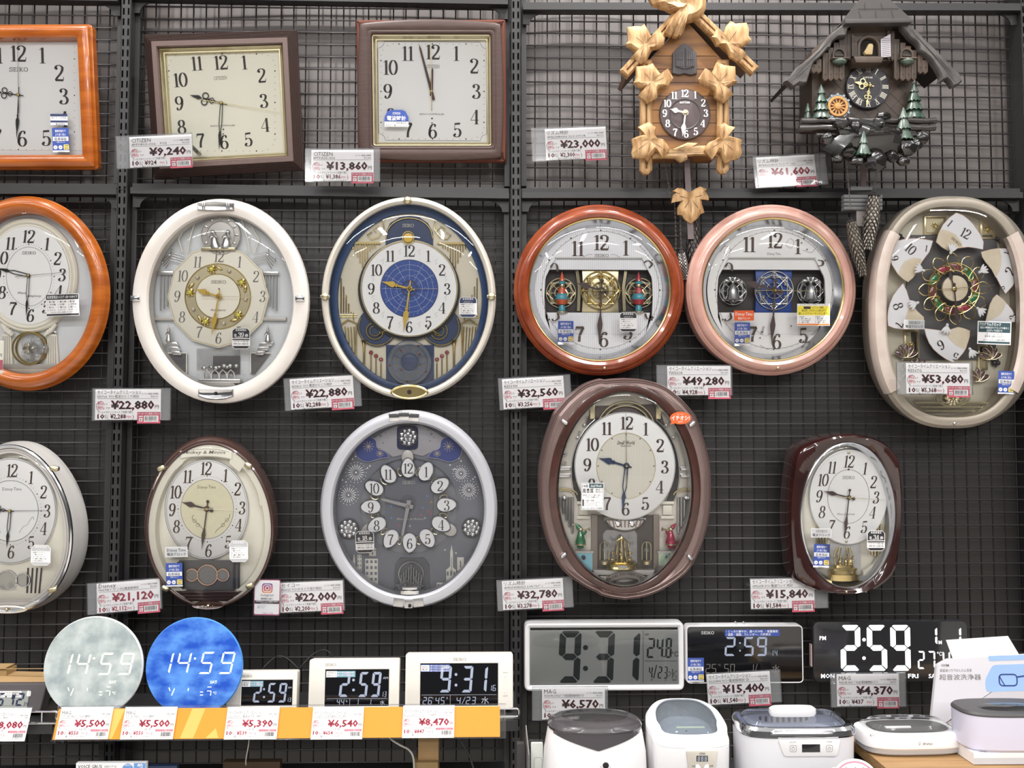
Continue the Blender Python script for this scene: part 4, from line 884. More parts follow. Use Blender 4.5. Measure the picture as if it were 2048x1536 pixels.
RR = [(1340, 250), (1410, 240), (1500, 310), (1540, 350), (1580, 400), (1650, 460), (1720, 530), (1800, 610), (1860, 680), (1940, 750), (1970, 830), (1930, 870), (1870, 890), (1840, 840), (1810, 810), (1735, 840), (1750, 800), (1740, 760), (1700, 690), (1630, 590), (1590, 560), (1530, 520), (1520, 470), (1500, 440), (1430, 390), (1400, 350), (1350, 290)]
for pts, ve in ((RL, [((300, 720), (700, 330)), ((220, 830), (420, 660)), ((260, 780), (640, 380))]), (RR, [((1440, 300), (1880, 780)), ((1500, 370), (1800, 700)), ((1600, 470), (1900, 840)), ((1700, 560), (1860, 740))])):
    c = lambda q: (1540 + q[0] / 5.12, q[1] / 5.12)
    p = ccw(t.P([c(q) for q in pts], 0)); ib = off(p, 3)
    g = loft([[(x, y, -14) for x, y in p], [(x, y, -3) for x, y in p], [(x * .5 + y_[0] * .5, y * .5 + y_[1] * .5, 1) for (x, y), y_ in zip(p, ib)], [(x, y, 3) for x, y in ib]], True, True)
    v = cat(*[rib([t.p(*c(a), 3.5), t.p(*[(u + w) / 2 + 1 for u, w in zip(c(a), c(b))], 3.5), t.p(*c(b), 3.5)], [.4, 1.6, .4], 3.5) for a, b in ve])
    t.add('bark_roof_edge', [(g, BARK), (v, DARKB)])
for a, b in (((1700, 42), (1572, 168)), ((1800, 42), (1922, 162))):
    A, B_ = t.p(*a, -16), t.p(*b, -16); l = math.dist(A, B_); ang = math.degrees(math.atan2(B_[1] - A[1], B_[0] - A[0])); dn = -1 if b[0] > a[0] else 1
    t.add('roof_slope', [(tr(box(0, l - (34 if dn < 0 else 0), -3, 3, -122, -16), A[0], A[1], 0, ang), DARKB)])
gt = t.P([(1731, -14), (1766, -14), (1822, 37), (1690, 38)], 14); ft = t.P([(1690, 38), (1822, 37), (1823, 45), (1690, 47)], 16)
shl = cat(rib([t.p(1714, 20, 10), t.p(1795, 19, 10)], 1.2, 15), *[rib([t.p(*a, 15), t.p(*b, 15)], 1., 15) for a, b in (((1718, 22), (1722, 37)), ((1751, 22), (1753, 37)), ((1783, 21), (1788, 37)), ((1729, 6), (1731, 20)), ((1762, 6), (1766, 20)))])
A4 = [(x, y, 14) for x, y in ccw(gt)]; Bk = [(x, y, -60) for x, y in ccw(gt)]
t.add('gable_cap', [(loft([Bk, A4], True, True), SHING), (prism(ft, -2, 17, 1), SHING), (shl, DARKB)])
def planks(xs, w, ys, z):
    g, hol = [], []
    for x, yb, yt in zip(xs, ys[0], ys[1]):
        p = t.P([(x - w / 2, yt), (x + w / 2, yt), (x + w / 2, yb - 5), (x, yb), (x - w / 2, yb - 5)], z); g.append(prism(p, z - 7, z, .8)); q = t.p(x, yb - 13, z); hol.append(tr(star(0, 0, 1, 3, 4, z + .4), q[0], q[1]))
        m = t.p(x, yb - 22, z); n_ = t.p(x, yt + 4, z); hol.append(rib([m, n_], .8, z + .3))
    return g, hol
for xs, yb, yt in (([1628, 1638, 1651, 1662, 1673, 1684], [147, 147, 162, 162, 161, 161], [128, 118, 105, 95, 85, 78]), ([1794, 1806, 1817, 1828, 1841, 1851], [161, 162, 162, 161, 148, 148], [78, 85, 92, 100, 110, 120]), ([1692, 1699], [122, 120], [62, 60]), ([1786, 1778], [122, 120], [62, 60])):
    g, h_ = planks(xs, 10.6 if len(xs) > 2 else 7, (yb, yt), -12); t.add('board_curtain', [(cat(*g), CHAL), (cat(*h_), DARKB)])
a = t.p(1737, 95, -12); q_ = lambda g: tr(g, a[0], a[1], -12)
arch = lambda w, h, k=10: [(-w / 2, -h / 2), (w / 2, -h / 2)] + [(w / 2 * math.cos(R(180 * i / k)), h / 2 - w / 2 + w / 2 * math.sin(R(180 * i / k))) for i in range(k + 1)]
t.add('upper_front', [(prism(t.P([(1700, 46), (1784, 46), (1784, 122), (1700, 122)], -18), -40, -18), CHAL)])
t.add('door_arch', [(q_(frame(arch(47, 48), [(0, -6), (0, 3), (1, 4), (5, 4), (6, 2), (6, -5)])), CHAL), (q_(ngon(arch(36, 38), -4)), mt('door_hollow_dark', '17110f', .8))])
t.add('cuckoo_bird', [(q_(tr(cat(prism([(-9, -14), (5, -14), (7, 4), (5, 8), (-2, 8), (-6, 0), (-12, -9)], -4, 4, 1.5), prism([(5, 5), (8, 4), (5, 2.5)], -1, 1)), 0, -3, 4)), BEIGE)])
for s_, m, wd in ((-1, CHAL, 11), (1, mt('white_lilac_shutter', 'cfcad2', .5), 20)):
    x0, x1 = (24, 24 + wd); sl = cat(*[rib([(s_ * (x0 + 2), -16 + 4.2 * i), (s_ * (x1 - 2), -17 + 4.2 * i)], .7, 3.6) for i in range(9)])
    t.add('shutter', [(q_(prism([(s_ * x0, -21), (s_ * x1, -19), (s_ * x1, 27), (s_ * x0, 16)], 0, 3)), m), (q_(sl), DARKB if s_ < 0 else GREYI)])
t.add('balcony', [(prism(t.P([(1708, 113), (1768, 113), (1764, 125), (1712, 125)], 4), -30, 4, 1), CHAL)])
for x in (1678, 1813):
    a2 = t.p(x, 108, -8); q2 = lambda g: tr(g, a2[0], a2[1], -8)
    w_ = t.add('flower_window', [(q2(frame(arch(27, 24), [(0, -5), (0, 2), (3, 2), (4, 0), (4, -3)])), CHAL), (q2(ngon(arch(20, 18), -2)), DARKB), (q2(box(-9, 9, -4, -2, -2, 1)), CHAL)])
    t.add('flower_box', [(q2(tr(ball(0, -16, 0, 15, 8, 9, 14, 8), 0, 0, 3)), PINEG), (q2(box(-17, 17, -13, -10, -3, 11, 1)), CHAL)], w_)
a = t.p(1736, 173.5, -30)
DGR = mt('black_cuckoo_dial', '3f3d42', .5, n=(10, .04)); RN = mt('silver_gold_roman', 'b7b3a8', .35, .6)
t.add('dial', [(tr(cat(prism(oval(44.5), -12, 0, 2)), a[0], a[1], -30), DGR), (tr(rib(oval(27), .8, .4, True), a[0], a[1], -30), GREYI)])
ROM = ['XII', 'I', 'II', 'III', 'IIII', 'V', 'VI', 'VII', 'VIII', 'IX', 'X', 'XI']
def roman(s, h):
    g = []; x = 0
    for c in s:
        if c == 'I': g.append(rib([(x, -h / 2), (x, h / 2)], 1.7)); x += 2.9
        elif c == 'V': g += [rib([(x, h / 2), (x + 2.6, -h / 2)], 1.7), rib([(x + 5.2, h / 2), (x + 2.6, -h / 2)], .8)]; x += 7
        else: g += [rib([(x, h / 2), (x + 4.6, -h / 2)], 1.7), rib([(x + 4.6, h / 2), (x, -h / 2)], .8)]; x += 6.6
    g += [rib([(-1.5, s_ * h / 2), (x - 1.2, s_ * h / 2)], .7) for s_ in (-1, 1)]
    return tr(cat(*g), -(x - 2.9) / 2)
t.add('numerals', [(cat(*[tr(tr(roman(s, 11.5), 0, 35.5), a[0], a[1], -29.3, -30 * i) for i, s in enumerate(ROM)]), RN), (txt(t, 'RHYTHM', 1735.5, 157, 3.6, -29.6, 19, 'c', .03), RN)])
hnd(t, 'hour_hand', 'scroll', (1742, 171), (1709, 164), 12, -26, GOLD); hnd(t, 'minute_hand', 'scroll', (1739, 172), (1733, 214), 8, -25, GOLD)
t.add('hand_cap', [(tr(ball(0, 0, 0, 4.5), *t.p(1740, 171, -24), -24), GOLD)])
a = t.p(1675, 213.5, -14); q_ = lambda g: tr(g, a[0], a[1], -14)
wh = cat(frame(oval(21, n=40), [(0, -4), (0, 3), (1, 4), (5, 4), (5.5, 0), (5.5, -4)]), prism(oval(6.5), -4, 4.5, 1), *[tr(box(-1.4, 1.4, 5, 17, -1, 2.2, .4), 0, 0, 0, 30 * i + 12) for i in range(12)])
t.add('water_wheel', [(q_(wh), ORW), (q_(cat(rib(oval(23.5), 2.2, 1, True), *[tr(box(-2, 2, 22, 27, -3, 3), 0, 0, 0, 30 * i) for i in range(12)])), PADL)])
def pine(x, yt, yb, r, z, tiers):
    a = t.p(x, yb, z); H = (yb - yt); L = []; n = 26; rnd = random.Random(x)
    prof = []
    for i in range(tiers):
        u0 = i / tiers; u1 = (i + 1.25) / tiers; r0 = r * (1 - u0 * .78); prof += [(r0, H * u0), (r0 * .93, H * (u0 + .02)), (r * (1 - min(1, u1)) * .5 + 1.2, H * min(1, u1) * .995)]
    ph = [rnd.uniform(-.2, .2) for _ in range(n)]
    for j, (rr, y) in enumerate(prof):
        k = j % 3; L.append([(rr * (1 + (.10 * (i % 2) + ph[i] * .5) * (k < 2)) * math.cos(2 * math.pi * i / n), y - (2.6 * (i % 2) + 4 * ph[i]) * (k < 2), -rr * .8 * math.sin(2 * math.pi * i / n)) for i in range(n)])
    t.add('pine_tree', [(tr(loft(L, True, True), a[0], a[1], z), PINEG)], smooth=.9)
pine(1643, 168, 238, 20, -14, 4); pine(1616, 205, 256, 14, -30, 3); pine(1829, 163, 238, 22, -20, 4); pine(1808, 214, 280, 20, 4, 3); pine(1728, 262, 309, 15, 16, 2)
for x0, x1, y, r, z in ((1602, 1872, 242, 6.5, -8), (1598, 1870, 256, 6.5, -4), (1632, 1855, 270, 5, -8)):
    p = [t.p(x0 + (x1 - x0) * k / 14, y + math.sin(k * 2.1) * .9, z) for k in range(15)]
    t.add('log', [(tube([(u, v, z) for u, v in p], [r * (1 + .12 * math.sin(k * 2.7)) for k in range(15)], 9), LOGM)], smooth=.9)
def rock(x, y, r, ry, z, sd):
    rnd = random.Random(sd); a = t.p(x, y, z); m, n = 7, 10; L = []
    for i in range(m + 1):
        ph = math.pi * i / m; L.append([(r * math.sin(ph) * math.cos(2 * math.pi * j / n) * rnd.uniform(.82, 1.12), ry * math.cos(ph) * rnd.uniform(.9, 1.1), -r * .7 * math.sin(ph) * math.sin(2 * math.pi * j / n) * rnd.uniform(.8, 1.1)) for j in range(n)])
    return tr(loft(L, True, True), a[0], a[1], z)
RK = [(1683, 246, 18, 13, 8), (1712, 253, 13, 11, 10), (1656, 277, 14, 12, 2), (1757, 246, 15, 12, 2), (1767, 233, 16, 9, -6), (1845, 275, 13, 14, 0), (1815, 295, 20, 17, 8), (1700, 306, 14, 10, 8), (1676, 318, 14, 8, 0), (1715, 322, 18, 10, 4), (1752, 322, 24, 20, 10), (1785, 313, 13, 12, 8), (1806, 322, 14, 10, 2), (1738, 252, 10, 8, 4)]
RK += [(1745, 290, 74, 36, -24), (1720, 270, 40, 26, -12), (1775, 275, 46, 26, -12), (1690, 285, 22, 20, -8), (1830, 290, 16, 12, -4), (1690, 262, 20, 13, 0)]
t.add('rock_cluster', [(cat(*[rock(*q, i) for i, q in enumerate(RK)]), ROCK)], smooth=.5, label='glossy black carved rocks')
for pts, sd in (([(1718, 245), (1745, 252), (1760, 262), (1768, 274)], 1), ([(1716, 268), (1693, 276), (1675, 290), (1663, 306)], 2), ([(1800, 262), (1775, 270), (1758, 284), (1750, 294), (1790, 300)][:4], 3)):
    p = [t.p(*q, 8) for q in pts]; q = spl(p, 5); g = []
    for k in range(-6, 7):
        o_ = off(q + [q[-1]], 0) if 0 else q
        n_ = []
        for i, (x, y) in enumerate(q):
            a_ = q[max(0, i - 1)]; b_ = q[min(len(q) - 1, i + 1)]; l = math.dist(a_, b_) or 1; n_.append((x - (b_[1] - a_[1]) / l * k * 2.6 * (.5 + .6 * i / len(q)), y + (b_[0] - a_[0]) / l * k * 2.6 * (.5 + .6 * i / len(q)), 10 - abs(k) * .9 - 5 * (i / len(q)) ** 2))
        g.append(tube(n_, 1.5, 6))
    t.add('carved_water', [(cat(*g), ROCK)], smooth=.9)
BELL = mt('grey_ribbed_bob', '6f7070', .5, n=(10, .1))
t.add('pendulum_rod', [(prism(t.P([(1722, 330), (1732, 330), (1732, 376), (1722, 376)], -60), -64, -60), PR)])
bb = [box(*(t.p(1688, y0, -56)[0], t.p(1765, y0, -56)[0]), t.p(0, y0 + 6.8, -56)[1], t.p(0, y0, -56)[1], -72, -56, .8) for y0 in (380, 388, 396, 404)]
t.add('pendulum_bob', [(cat(*bb, prism(t.P([(1702, 373), (1745, 373), (1745, 380), (1702, 380)], -56), -70, -56)), BELL)])
t.add('pendulum_tongue', [(prism(rpoly(t.P([(1713, 414), (1731, 414), (1730, 452), (1714, 452)], -62), 3), -66, -62), mt('pale_grey_tongue', 'a39c98', .5))])
chain(t, ((1693, 322), (1697, 370), (1701, 416)), -40, 0); chain(t, ((1752, 345), (1750, 368), (1749, 390)), -40, 0)
pinecone(t, 1748, 393, 1735, 500, 15, -38, mt('pale_bronze_cone', '857d74', .3, .6, n=(50, .2))); pinecone(t, 1702, 444, 1726, 552, 12.5, -44, PIN)
# ================================================================ row two
CLEARV = glass_mat('clear_bezel', (.97, .97, .98), 1.5, .02, .04)
def rings(t, cx, cy, R_, z, m, rr=1.6, n=40): a = t.p(cx, cy, z); return (tube([(a[0] + x, a[1] + y, z) for x, y in oval(R_, n=n)], rr, 6, True), m)
def gem(t, x, y, r, z, m=None, n=8):
    a = t.p(x, y, z); L = [[(a[0] + q * r * math.cos(2 * math.pi * (j + .5 * o) / n), a[1] + q * r * math.sin(2 * math.pi * (j + .5 * o) / n), z + h) for j in range(n)] for q, h, o in ((1, 0, 0), (.95, r * .3, 0), (.5, r * .65, 1), (.05, r * .7, 1))]
    return loft(L, False, True)
def figurine(x, y, h, z, hat=True):
    """small moulded musician: lathe body, head, pointed hat, horn"""
    g = [lathe([(h * .20, 0), (h * .21, h * .08), (h * .15, h * .3), (h * .10, h * .48), (h * .13, h * .55), (h * .05, h * .66)], n=12), ball(0, h * .72, 0, h * .10)]
    if hat: g.append(lathe([(h * .11, h * .77), (h * .06, h * .9), (0, h * 1.06)], n=10)); g.append(ball(0, h * 1.08, 0, h * .03))
    g += [tube([(0, h * .55, h * .06), (h * .16, h * .5, h * .16), (h * .06, h * .64, h * .22)], h * .04), tube([(0, h * .55, h * .06), (-h * .16, h * .48, h * .16), (-h * .04, h * .62, h * .22)], h * .04)]
    return tr(cat(*g), x, y, z)
def ornate(R_, z, n=6, tk=1.2):
    """star tracery wheel"""
    g = [tube([(x, y, z) for x, y in oval(r)], tk, 6, True) for r in (R_, R_ * .8, R_ * .42)]
    for k in range(n):
        a = 360 * k / n
        for b in (120, 240): pass
        p, q = (R_ * .98 * math.cos(R(a)), R_ * .98 * math.sin(R(a)), z), (R_ * .98 * math.cos(R(a + 720 / n)), R_ * .98 * math.sin(R(a + 720 / n)), z); g.append(tube([p, q], tk * .8, 5))
        g.append(tube([(0, 0, z), p], tk * .6, 5))
    return cat(*g)
def flower(r, z, n=6, h=3):
    g = []
    for k in range(n):
        a = 2 * math.pi * k / n; g.append(tr(ball(0, 0, 0, r * .42, r * .24, h, 8, 5), r * .5 * math.cos(a), r * .5 * math.sin(a), z, math.degrees(a)))
    return cat(*g, ball(0, 0, z + h * .5, r * .25, None, None, 8, 5))
def note(x, y, h, z): return cat(ball(x, y, z, h * .22, h * .17, 1.5, 8, 5), tube([(x + h * .19, y, z), (x + h * .19, y + h, z), (x + h * .5, y + h * .75, z)], h * .06, 5))
def base_clip(t, x, y, z, m=CHROME, w=12, h=7, roll=0): a = t.p(x, y, z); t.add('clip', [(tr(frame(rrect(0, 0, w, h, h * .45), [(0, -6), (0, 1), (h * .15, 3), (h * .4, 4)], False, True), a[0], a[1], z, roll), m)])

# ---------------------------------------------------------------- 6 orange oval clock at the left edge
t = T('wall_clock', 'oval wall clock with orange wooden rim and crystal pendulum, cut by the left edge', 'wall clock', 50, 587, .065, tilt=4)
o = ov(t, 46, 586, 165, 194, 0, 80)
case(t, o, [(18, -46), (8, -40), (1, -26), (-2, -16), (2, -10), (3, -7), (8, -1), (15, 2), (22, 1), (30, -4), (32, -8), (34, -30)], ORANGE); backplate(t, off(o, 22), -44)
t.add('backdrop', [(ngon(ov(t, 50, 587, 134, 170, -34, 64), -34), PALE)])
c = t.p(57, 551, -24)
t.add('dial_ring', [(frame(ov(t, 57, 551, 97, 114, -26, 64), [(0, -34), (0, -26), (3, -23), (5, -25), (9, -21), (12, -24), (16, -24)]), DIALI)])
pr = nums(t, [('12', 57, 473), ('11', 21, 487), ('10', 3, 516), ('1', 94, 488), ('2', 115, 517), ('3', 124, 550), ('4', 117, 583), ('5', 92, 614), ('6', 61, 631), ('7', 25, 617), ('8', 4, 585), ('9', -6, 551)], 26, -24, .17, .035, .95, .12)
t.add('dial', [(ngon(ov(t, 57, 551, 82, 99, -24, 64), -24), DIALW), (cat(pr, sk(t, 58, 506, 28, -24), rib(ov(t, 58, 553, 45, 59, -23.7), .6, -23.7, True), ticks(t, 58, 553, 50, 64, -24, .6, 1.4), txt(t, 'Wave', 44, 588, 5, -24, 16, 'c', 0, .4), txt(t, 'Symphony', 68, 594, 5, -24, 30, 'c', 0, .4)), INK)])
hands(t, (57, 551), (-8, 536), (52, 634), (134, 544), -22, 8, BLK, 'split', 'split', sm=GREYI, wm=6)
a = t.p(57, 697, -24); cr = cat(*[tr(gem(t, 57, 697, 13, 0), 17 * math.cos(R(72 * k + 90)), 17 * math.sin(R(72 * k + 90)), 0) for k in range(5)])
t.add('crystal_pendulum', [rings(t, 57, 697, 32, -22, GOLD, 2.2), rings(t, 64, 696, 32, -30, GOLD, 2), (tr(cat(*[tr(gem(t, 57, 697, 12, 0), 0, 0, 0)]), 0, 0, -24), CRYS), (cat(*[tr(gem(t, 57 + 17 * math.cos(R(72 * k)), 697 + 17 * math.sin(R(72 * k)), 12, 0), 0, 0, -24) for k in range(5)]), CRYS), (tr(flower(14, 0, 8), a[0], a[1], -24), PGOLD)])
for x, s_ in ((12, 1), (104, -1)):
    for k in range(4): t.add('curtain_fold', [(tube([(*t.p(x + s_ * (k * 5 - 8), 648 + k * 4, -26), -26), (*t.p(x + s_ * (k * 4), 662 + k * 3, -26), -24), (*t.p(x + s_ * (14 - k * 2), 668, -26), -28)], 3.4, 6), DIALI)])
    t.add('column', [(prism(t.P([(x - 9, 668), (x + 9, 668), (x + 14, 735), (x - 12, 735)], -28), -34, -28, 1), DIALI), (gem(t, x + 6, 664, 3.5, -26), CHROME), (cat(*[tube([(*t.p(x - 6 + 4 * k, 672, -27), -27), (*t.p(x - 8 + 5 * k, 730, -27), -27)], .9, 5) for k in range(4)]), SILVP)])
t.add('lower_step', [(prism(t.P([(-40, 728), (130, 728), (112, 738), (-20, 738)], -24), -33, -24, 1), SILVP), (prism(t.P([(-20, 738), (112, 738), (90, 748), (0, 748)], -22), -33, -22, 1), DIALI)])
glassd(t, off(ccw(o), 33), -9, 6)
a = t.p(125, 610, -5); q_ = lambda g: tr(g, a[0], a[1], -5, 2)
t.add('song_list_sticker', [(q_(prism(rect(-33, -22, 33, 22), 0, .15)), WHITE), (q_(cat(ngon(rect(-32, 11, 32, 21), .25), ngon(rect(-32, -21, 32, -17.5), .25))), STK), (q_(cat(tx('高音質電波メロディ', -30, 13, 6, 38, 'l', .01, .5), tx('選べる3タイプ', 8, 13.5, 5, 22, 'l', .01, .5))), WHITE), (q_(cat(*[tx(('1. 春の歌', '2. 子守歌', '3. 夏の山', '4. カノン')[i], -30 + 21 * j, 5 - 5.4 * i, 3.4, (15, 17, 13, 16)[(i + j) % 4], 'l', 0, .5) for i in range(4) for j in range(3)], tx('モニターボタンを押してください', 0, -16, 3, 46, 'c', 0, .5))), INK)])
t2 = T('price_card', 'cream price card edge at the far left, in front of the orange oval clock', 'price card', -8, 714, .14)
t2.add('card', [(prism(rect(-16, -33, 14, 33), -.6, 0), DIALC), (cat(ngon(rect(6, -26, 14, -6), .3)), REDB), (tx('円', 5, 0, 7), INK)]); t2.add('clear_sleeve', [(prism(rect(-20, -36, 15, 36), .8, 1.4), CLEAR)])

# ---------------------------------------------------------------- 7 cream marble oval clock
t = T('wall_clock', 'oval wall clock with cream marble rim and gold hands', 'wall clock', 440, 602, .085, tilt=4)
o = ov(t, 440, 602, 177, 206, 0, 80)
case(t, o, [(20, -72), (10, -50), (3, -24), (0, -12), (2, -4), (8, 1), (18, 2), (30, -1), (33, -6), (34, -30)], MARBLE); backplate(t, off(o, 22), -66)
t.add('backdrop', [(ngon(ov(t, 440, 602, 146, 176, -36, 64), -36), PALE)])
for x, y, s_ in ((271, 597, 1), (600, 597, -1)):
    a = t.p(x, y, 2); t.add('side_clip', [(tr(cat(box(-9, 9, -5.5, 5.5, -8, 3.5, 1), box(-6, 6, -3, 3, 3, 4.5, .8)), a[0], a[1], 2), CHROME)])
for y, nm, w, h, m in ((412, 'top_badge', 72, 17, 0), (787, 'bottom_badge', 70, 19, 1)):
    a = t.p(432, y, 2); d = 1 if m == 0 else -1
    t.add(nm, [(tr(frame([(-w / 2, -h / 2), (0, -h / 2 - 2 * (1 - m)), (w / 2, -h / 2), (w / 2, h / 2 - 3), (0, h / 2), (-w / 2, h / 2 - 3)] if not m else [(-w / 2, -h / 2 + 4), (-w / 4, -h / 2 - 2), (0, -h / 2 - 3), (w / 4, -h / 2 - 2), (w / 2, -h / 2 + 4), (w / 2, h / 2), (-w / 2, h / 2)], [(0, -8), (0, 2), (1.5, 4), (3, 3)], False, True), a[0], a[1], 2), CHROME), (tr(disc(0, 0, 3.2, 5.2, 14), a[0], a[1], 2), BLK)] if m else [(tr(frame([(-w / 2, -h / 2), (0, -h / 2 - 2), (w / 2, -h / 2), (w / 2, h / 2 - 3), (0, h / 2), (-w / 2, h / 2 - 3)], [(0, -8), (0, 2), (1.5, 4), (3, 3)], False, True), a[0], a[1], 2), SILV), (tr(cat(*[box(x, x + 2, -h / 2, h / 2 - 3, 4, 6, .5) for x in (-26, -22, 22, 26)]), a[0], a[1], 2), CHROME)])
c = t.p(436, 593, -24); k = t.k(-24)
pent = [(102 * k * math.sin(R(30 * i + 15)) + c[0], 103 * k * math.cos(R(30 * i + 15)) + c[1]) for i in range(12)]
pent = [(101 * k * math.sin(R(30 * i)) + c[0], 103 * k * math.cos(R(30 * i)) + c[1]) for i in range(12)]
L7 = [('12', 438, 513), ('1', 479, 524), ('2', 512, 553), ('3', 525, 593), ('4', 511, 634), ('6', 437, 676), ('7', 398, 664), ('8', 364, 634), ('9', 354, 593), ('10', 365, 552), ('11', 395, 524), ('5', 476, 664)]
t.add('dial', [(frame(pent, [(0, -34), (0, -25), (1.5, -24)], False, True), DIALI), (rib(off(ccw(pent), 2.5), .8, -23.6, True), GOLDP), (nums(t, L7, 23, -24, .13, .03, .9, .1), GREYI)])
t.add('dial_ring', [(tr(ringp(0, 0, 45, 66, 0), c[0], c[1], -23.4), PGOLD), (tr(cat(tube([(x, y, .5) for x, y in oval(66)], 1.1, 6, True), tube([(x, y, .5) for x, y in oval(45)], 1, 6, True)), c[0], c[1], -23.4), GOLD)])
t.add('inner_dial', [(tr(prism(oval(44, n=48), -2, 1), c[0], c[1], -23.4), DIALI), (cat(sk(t, 437, 564, 30, -22, 6), txt(t, 'Wave Symphony', 437, 622, 4.5, -22, 30, 'c', 0, .4), tr(disc(0, 0, 2, 1.4, 12), t.p(438, 578, -22)[0], t.p(438, 578, -22)[1], -23.4)), GREYI)])
for i, an in enumerate((102, 30, -42, -115, 172)):
    x, y = c[0] + 56 * math.cos(R(an)), c[1] + 56 * math.sin(R(an))
    t.add('gold_rose', [(tr(cat(flower(11, 0, 7, 4), tr(ball(0, 0, 0, 8, 3, 2), 14 * math.cos(R(an - 90)), 14 * math.sin(R(an - 90)), 0, an + 50)), x, y, -21), GOLD), (tr(gem(t, 437, 593, 5, 0), x - t.p(437, 593, 0)[0], y - t.p(437, 593, 0)[1], -18), mt('citrine', 'cdc64a', .15, .2, coat=1.))])
t.add('pearl_studs', [(cat(*[ball(c[0] + 56 * math.cos(R(an)), c[1] + 56 * math.sin(R(an)), -21, 4, None, None, 8, 5) for an in (66, -6, -78, 208, 137)]), CHAMP)])
hands(t, (437, 593), (390, 578), (423, 671), (506, 594), -17, 12, GOLDP, 'spade', wm=10, sm=PGOLD, stail=.5)
a = t.p(441, 470, -24)
cam_ = t.add('cameo', [(tr(cat(prism(oval(40, n=48), -8, 0, 1), *[tube([(x, y, 1) for x, y in oval(r)], 1.1, 6, True) for r in (39, 28)]), a[0], a[1], -24), SILVP), (tr(cat(*[box(-1.6, 1.6, -2.6, 2.6, 0, 2)] and [tr(box(-1.6, 1.6, 30, 36, 0, 2.4, .5), 0, 0, 0, 30 * i) for i in range(12)]), a[0], a[1], -24), SILV)])
for dx, sh in ((-9, -.16), (10, .16)): t.add('dancer_figure', [(tr(tr(figurine(0, 0, 46, 0, False), 0, 0, 0, 0, 1, 1, .6, sh), a[0] + dx, a[1] - 28, -20), SILV)], cam_)
t.add('cameo_sill', [(tr(box(-34, 34, -3, 3, 0, 5, 1), *t.p(437, 498, -22), -22), PGOLD)])
for sx in (-1, 1):
    X = lambda v: 437 + sx * v
    t.add('harp_column', [(cat(box(*sorted((t.p(X(120), 600, -26)[0], t.p(X(90), 600, -26)[0])), t.p(0, 548, -26)[1], t.p(0, 541, -26)[1], -32, -24, 1), *[tube([(*t.p(X(116 - 7 * i), 552, -26), -26), (*t.p(X(116 - 7 * i), 622 - 4 * i, -26), -26)], 1.8, 6) for i in range(5)]), SILV), (cat(box(*sorted((t.p(X(134), 0, -28)[0], t.p(X(84), 0, -28)[0])), t.p(0, 640, -28)[1], t.p(0, 633, -28)[1], -34, -26, 1)), SILVP)])
    t.add('staff_scroll', [(cat(*[tube([(*t.p(X(115 - i * 3), 522 + i * 5, -27), -27), (*t.p(X(95), 505 + i * 5, -27), -27), (*t.p(X(70), 512 + i * 5, -27), -27)], 1.1, 5) for i in range(4)], note(*t.p(X(98), 510, -25), 14, -25), note(*t.p(X(112), 525, -25), 10, -25)), SILV)])
    f0 = t.p(X(99), 684, -24); t.add('trumpeter_figure', [(figurine(f0[0], f0[1], 31, -24), SILV)])
    t.add('stair', [(cat(*[prism(t.P([(X(110 - 8 * i), 684 + 9 * i), (X(84 - 3 * i), 684 + 9 * i), (X(80 - 3 * i), 692 + 9 * i), (X(106 - 8 * i), 692 + 9 * i)], -26), -33, -25 + i, .6) for i in range(3)]), SILV)])
    t.add('side_window', [(prism(t.P([(X(104), 706), (X(64), 706), (X(64), 748), (X(72), 748)], -30), -33, -30), DGREY), (rib(t.P([(X(104), 706), (X(64), 706), (X(64), 746)], -29), 2.4, -29), DIALI)])
    for r_ in (0, 1): t.add('drape_cord', [(tube([(*t.p(X(46 + r_ * 20), 440 + 14 * r_, -28), -28), (*t.p(X(58 + r_ * 22), 478, -28), -28), (*t.p(X(62 + r_ * 10), 505, -28), -28)], 1.6, 5), DIALI)])
gr = cat(*[rib([t.p(x, 698, -33), t.p(x, 742, -33)], .7, -33) for x in range(394, 482, 4)], *[rib([t.p(394, y, -33), t.p(480, y, -33)], .7, -33) for y in range(698, 742, 4)])
t.add('grille', [(gr, GREYI), (ngon(t.P([(426, 712), (480, 712), (480, 748), (426, 748)], -32), -32), DGREY)])
cb = t.p(440, 760, -20); arc_g = []
for dx in (-24, -8, 8, 24): arc_g.append(tube([(cb[0] + dx - 8, cb[1], -18), (cb[0] + dx - 6, cb[1] + 15, -14), (cb[0] + dx, cb[1] + 21, -12), (cb[0] + dx + 6, cb[1] + 15, -14), (cb[0] + dx + 8, cb[1], -18)], 1.8, 6))
t.add('crystal_crown', [(cat(tr(prism(rrect(0, 0, 84, 9, 3), -10, 4, 1), cb[0], cb[1] - 2, -20), *arc_g, *[gem(t, 440 + dx, 740 - 4 * (dx % 3), 5, -14) for dx in (-32, -20, -8, 8, 20, 32)], *[ball(cb[0] + dx, cb[1] + 26, -12, 4, None, None, 8, 5) for dx in (-16, 0, 16)]), SILV), (cat(*[gem(t, x, 750, 4, -12) for x in (395, 412, 462, 488)]), CRYS)])
t.add('figure_pedestal', [(prism(t.P([(410, 764), (466, 764), (474, 776), (402, 776)], -18), -32, -18, 1), SILVP)])
glassd(t, off(ccw(o), 33), -7, 6)
octo(t, 464, 656, 500, 698, -3, '39')

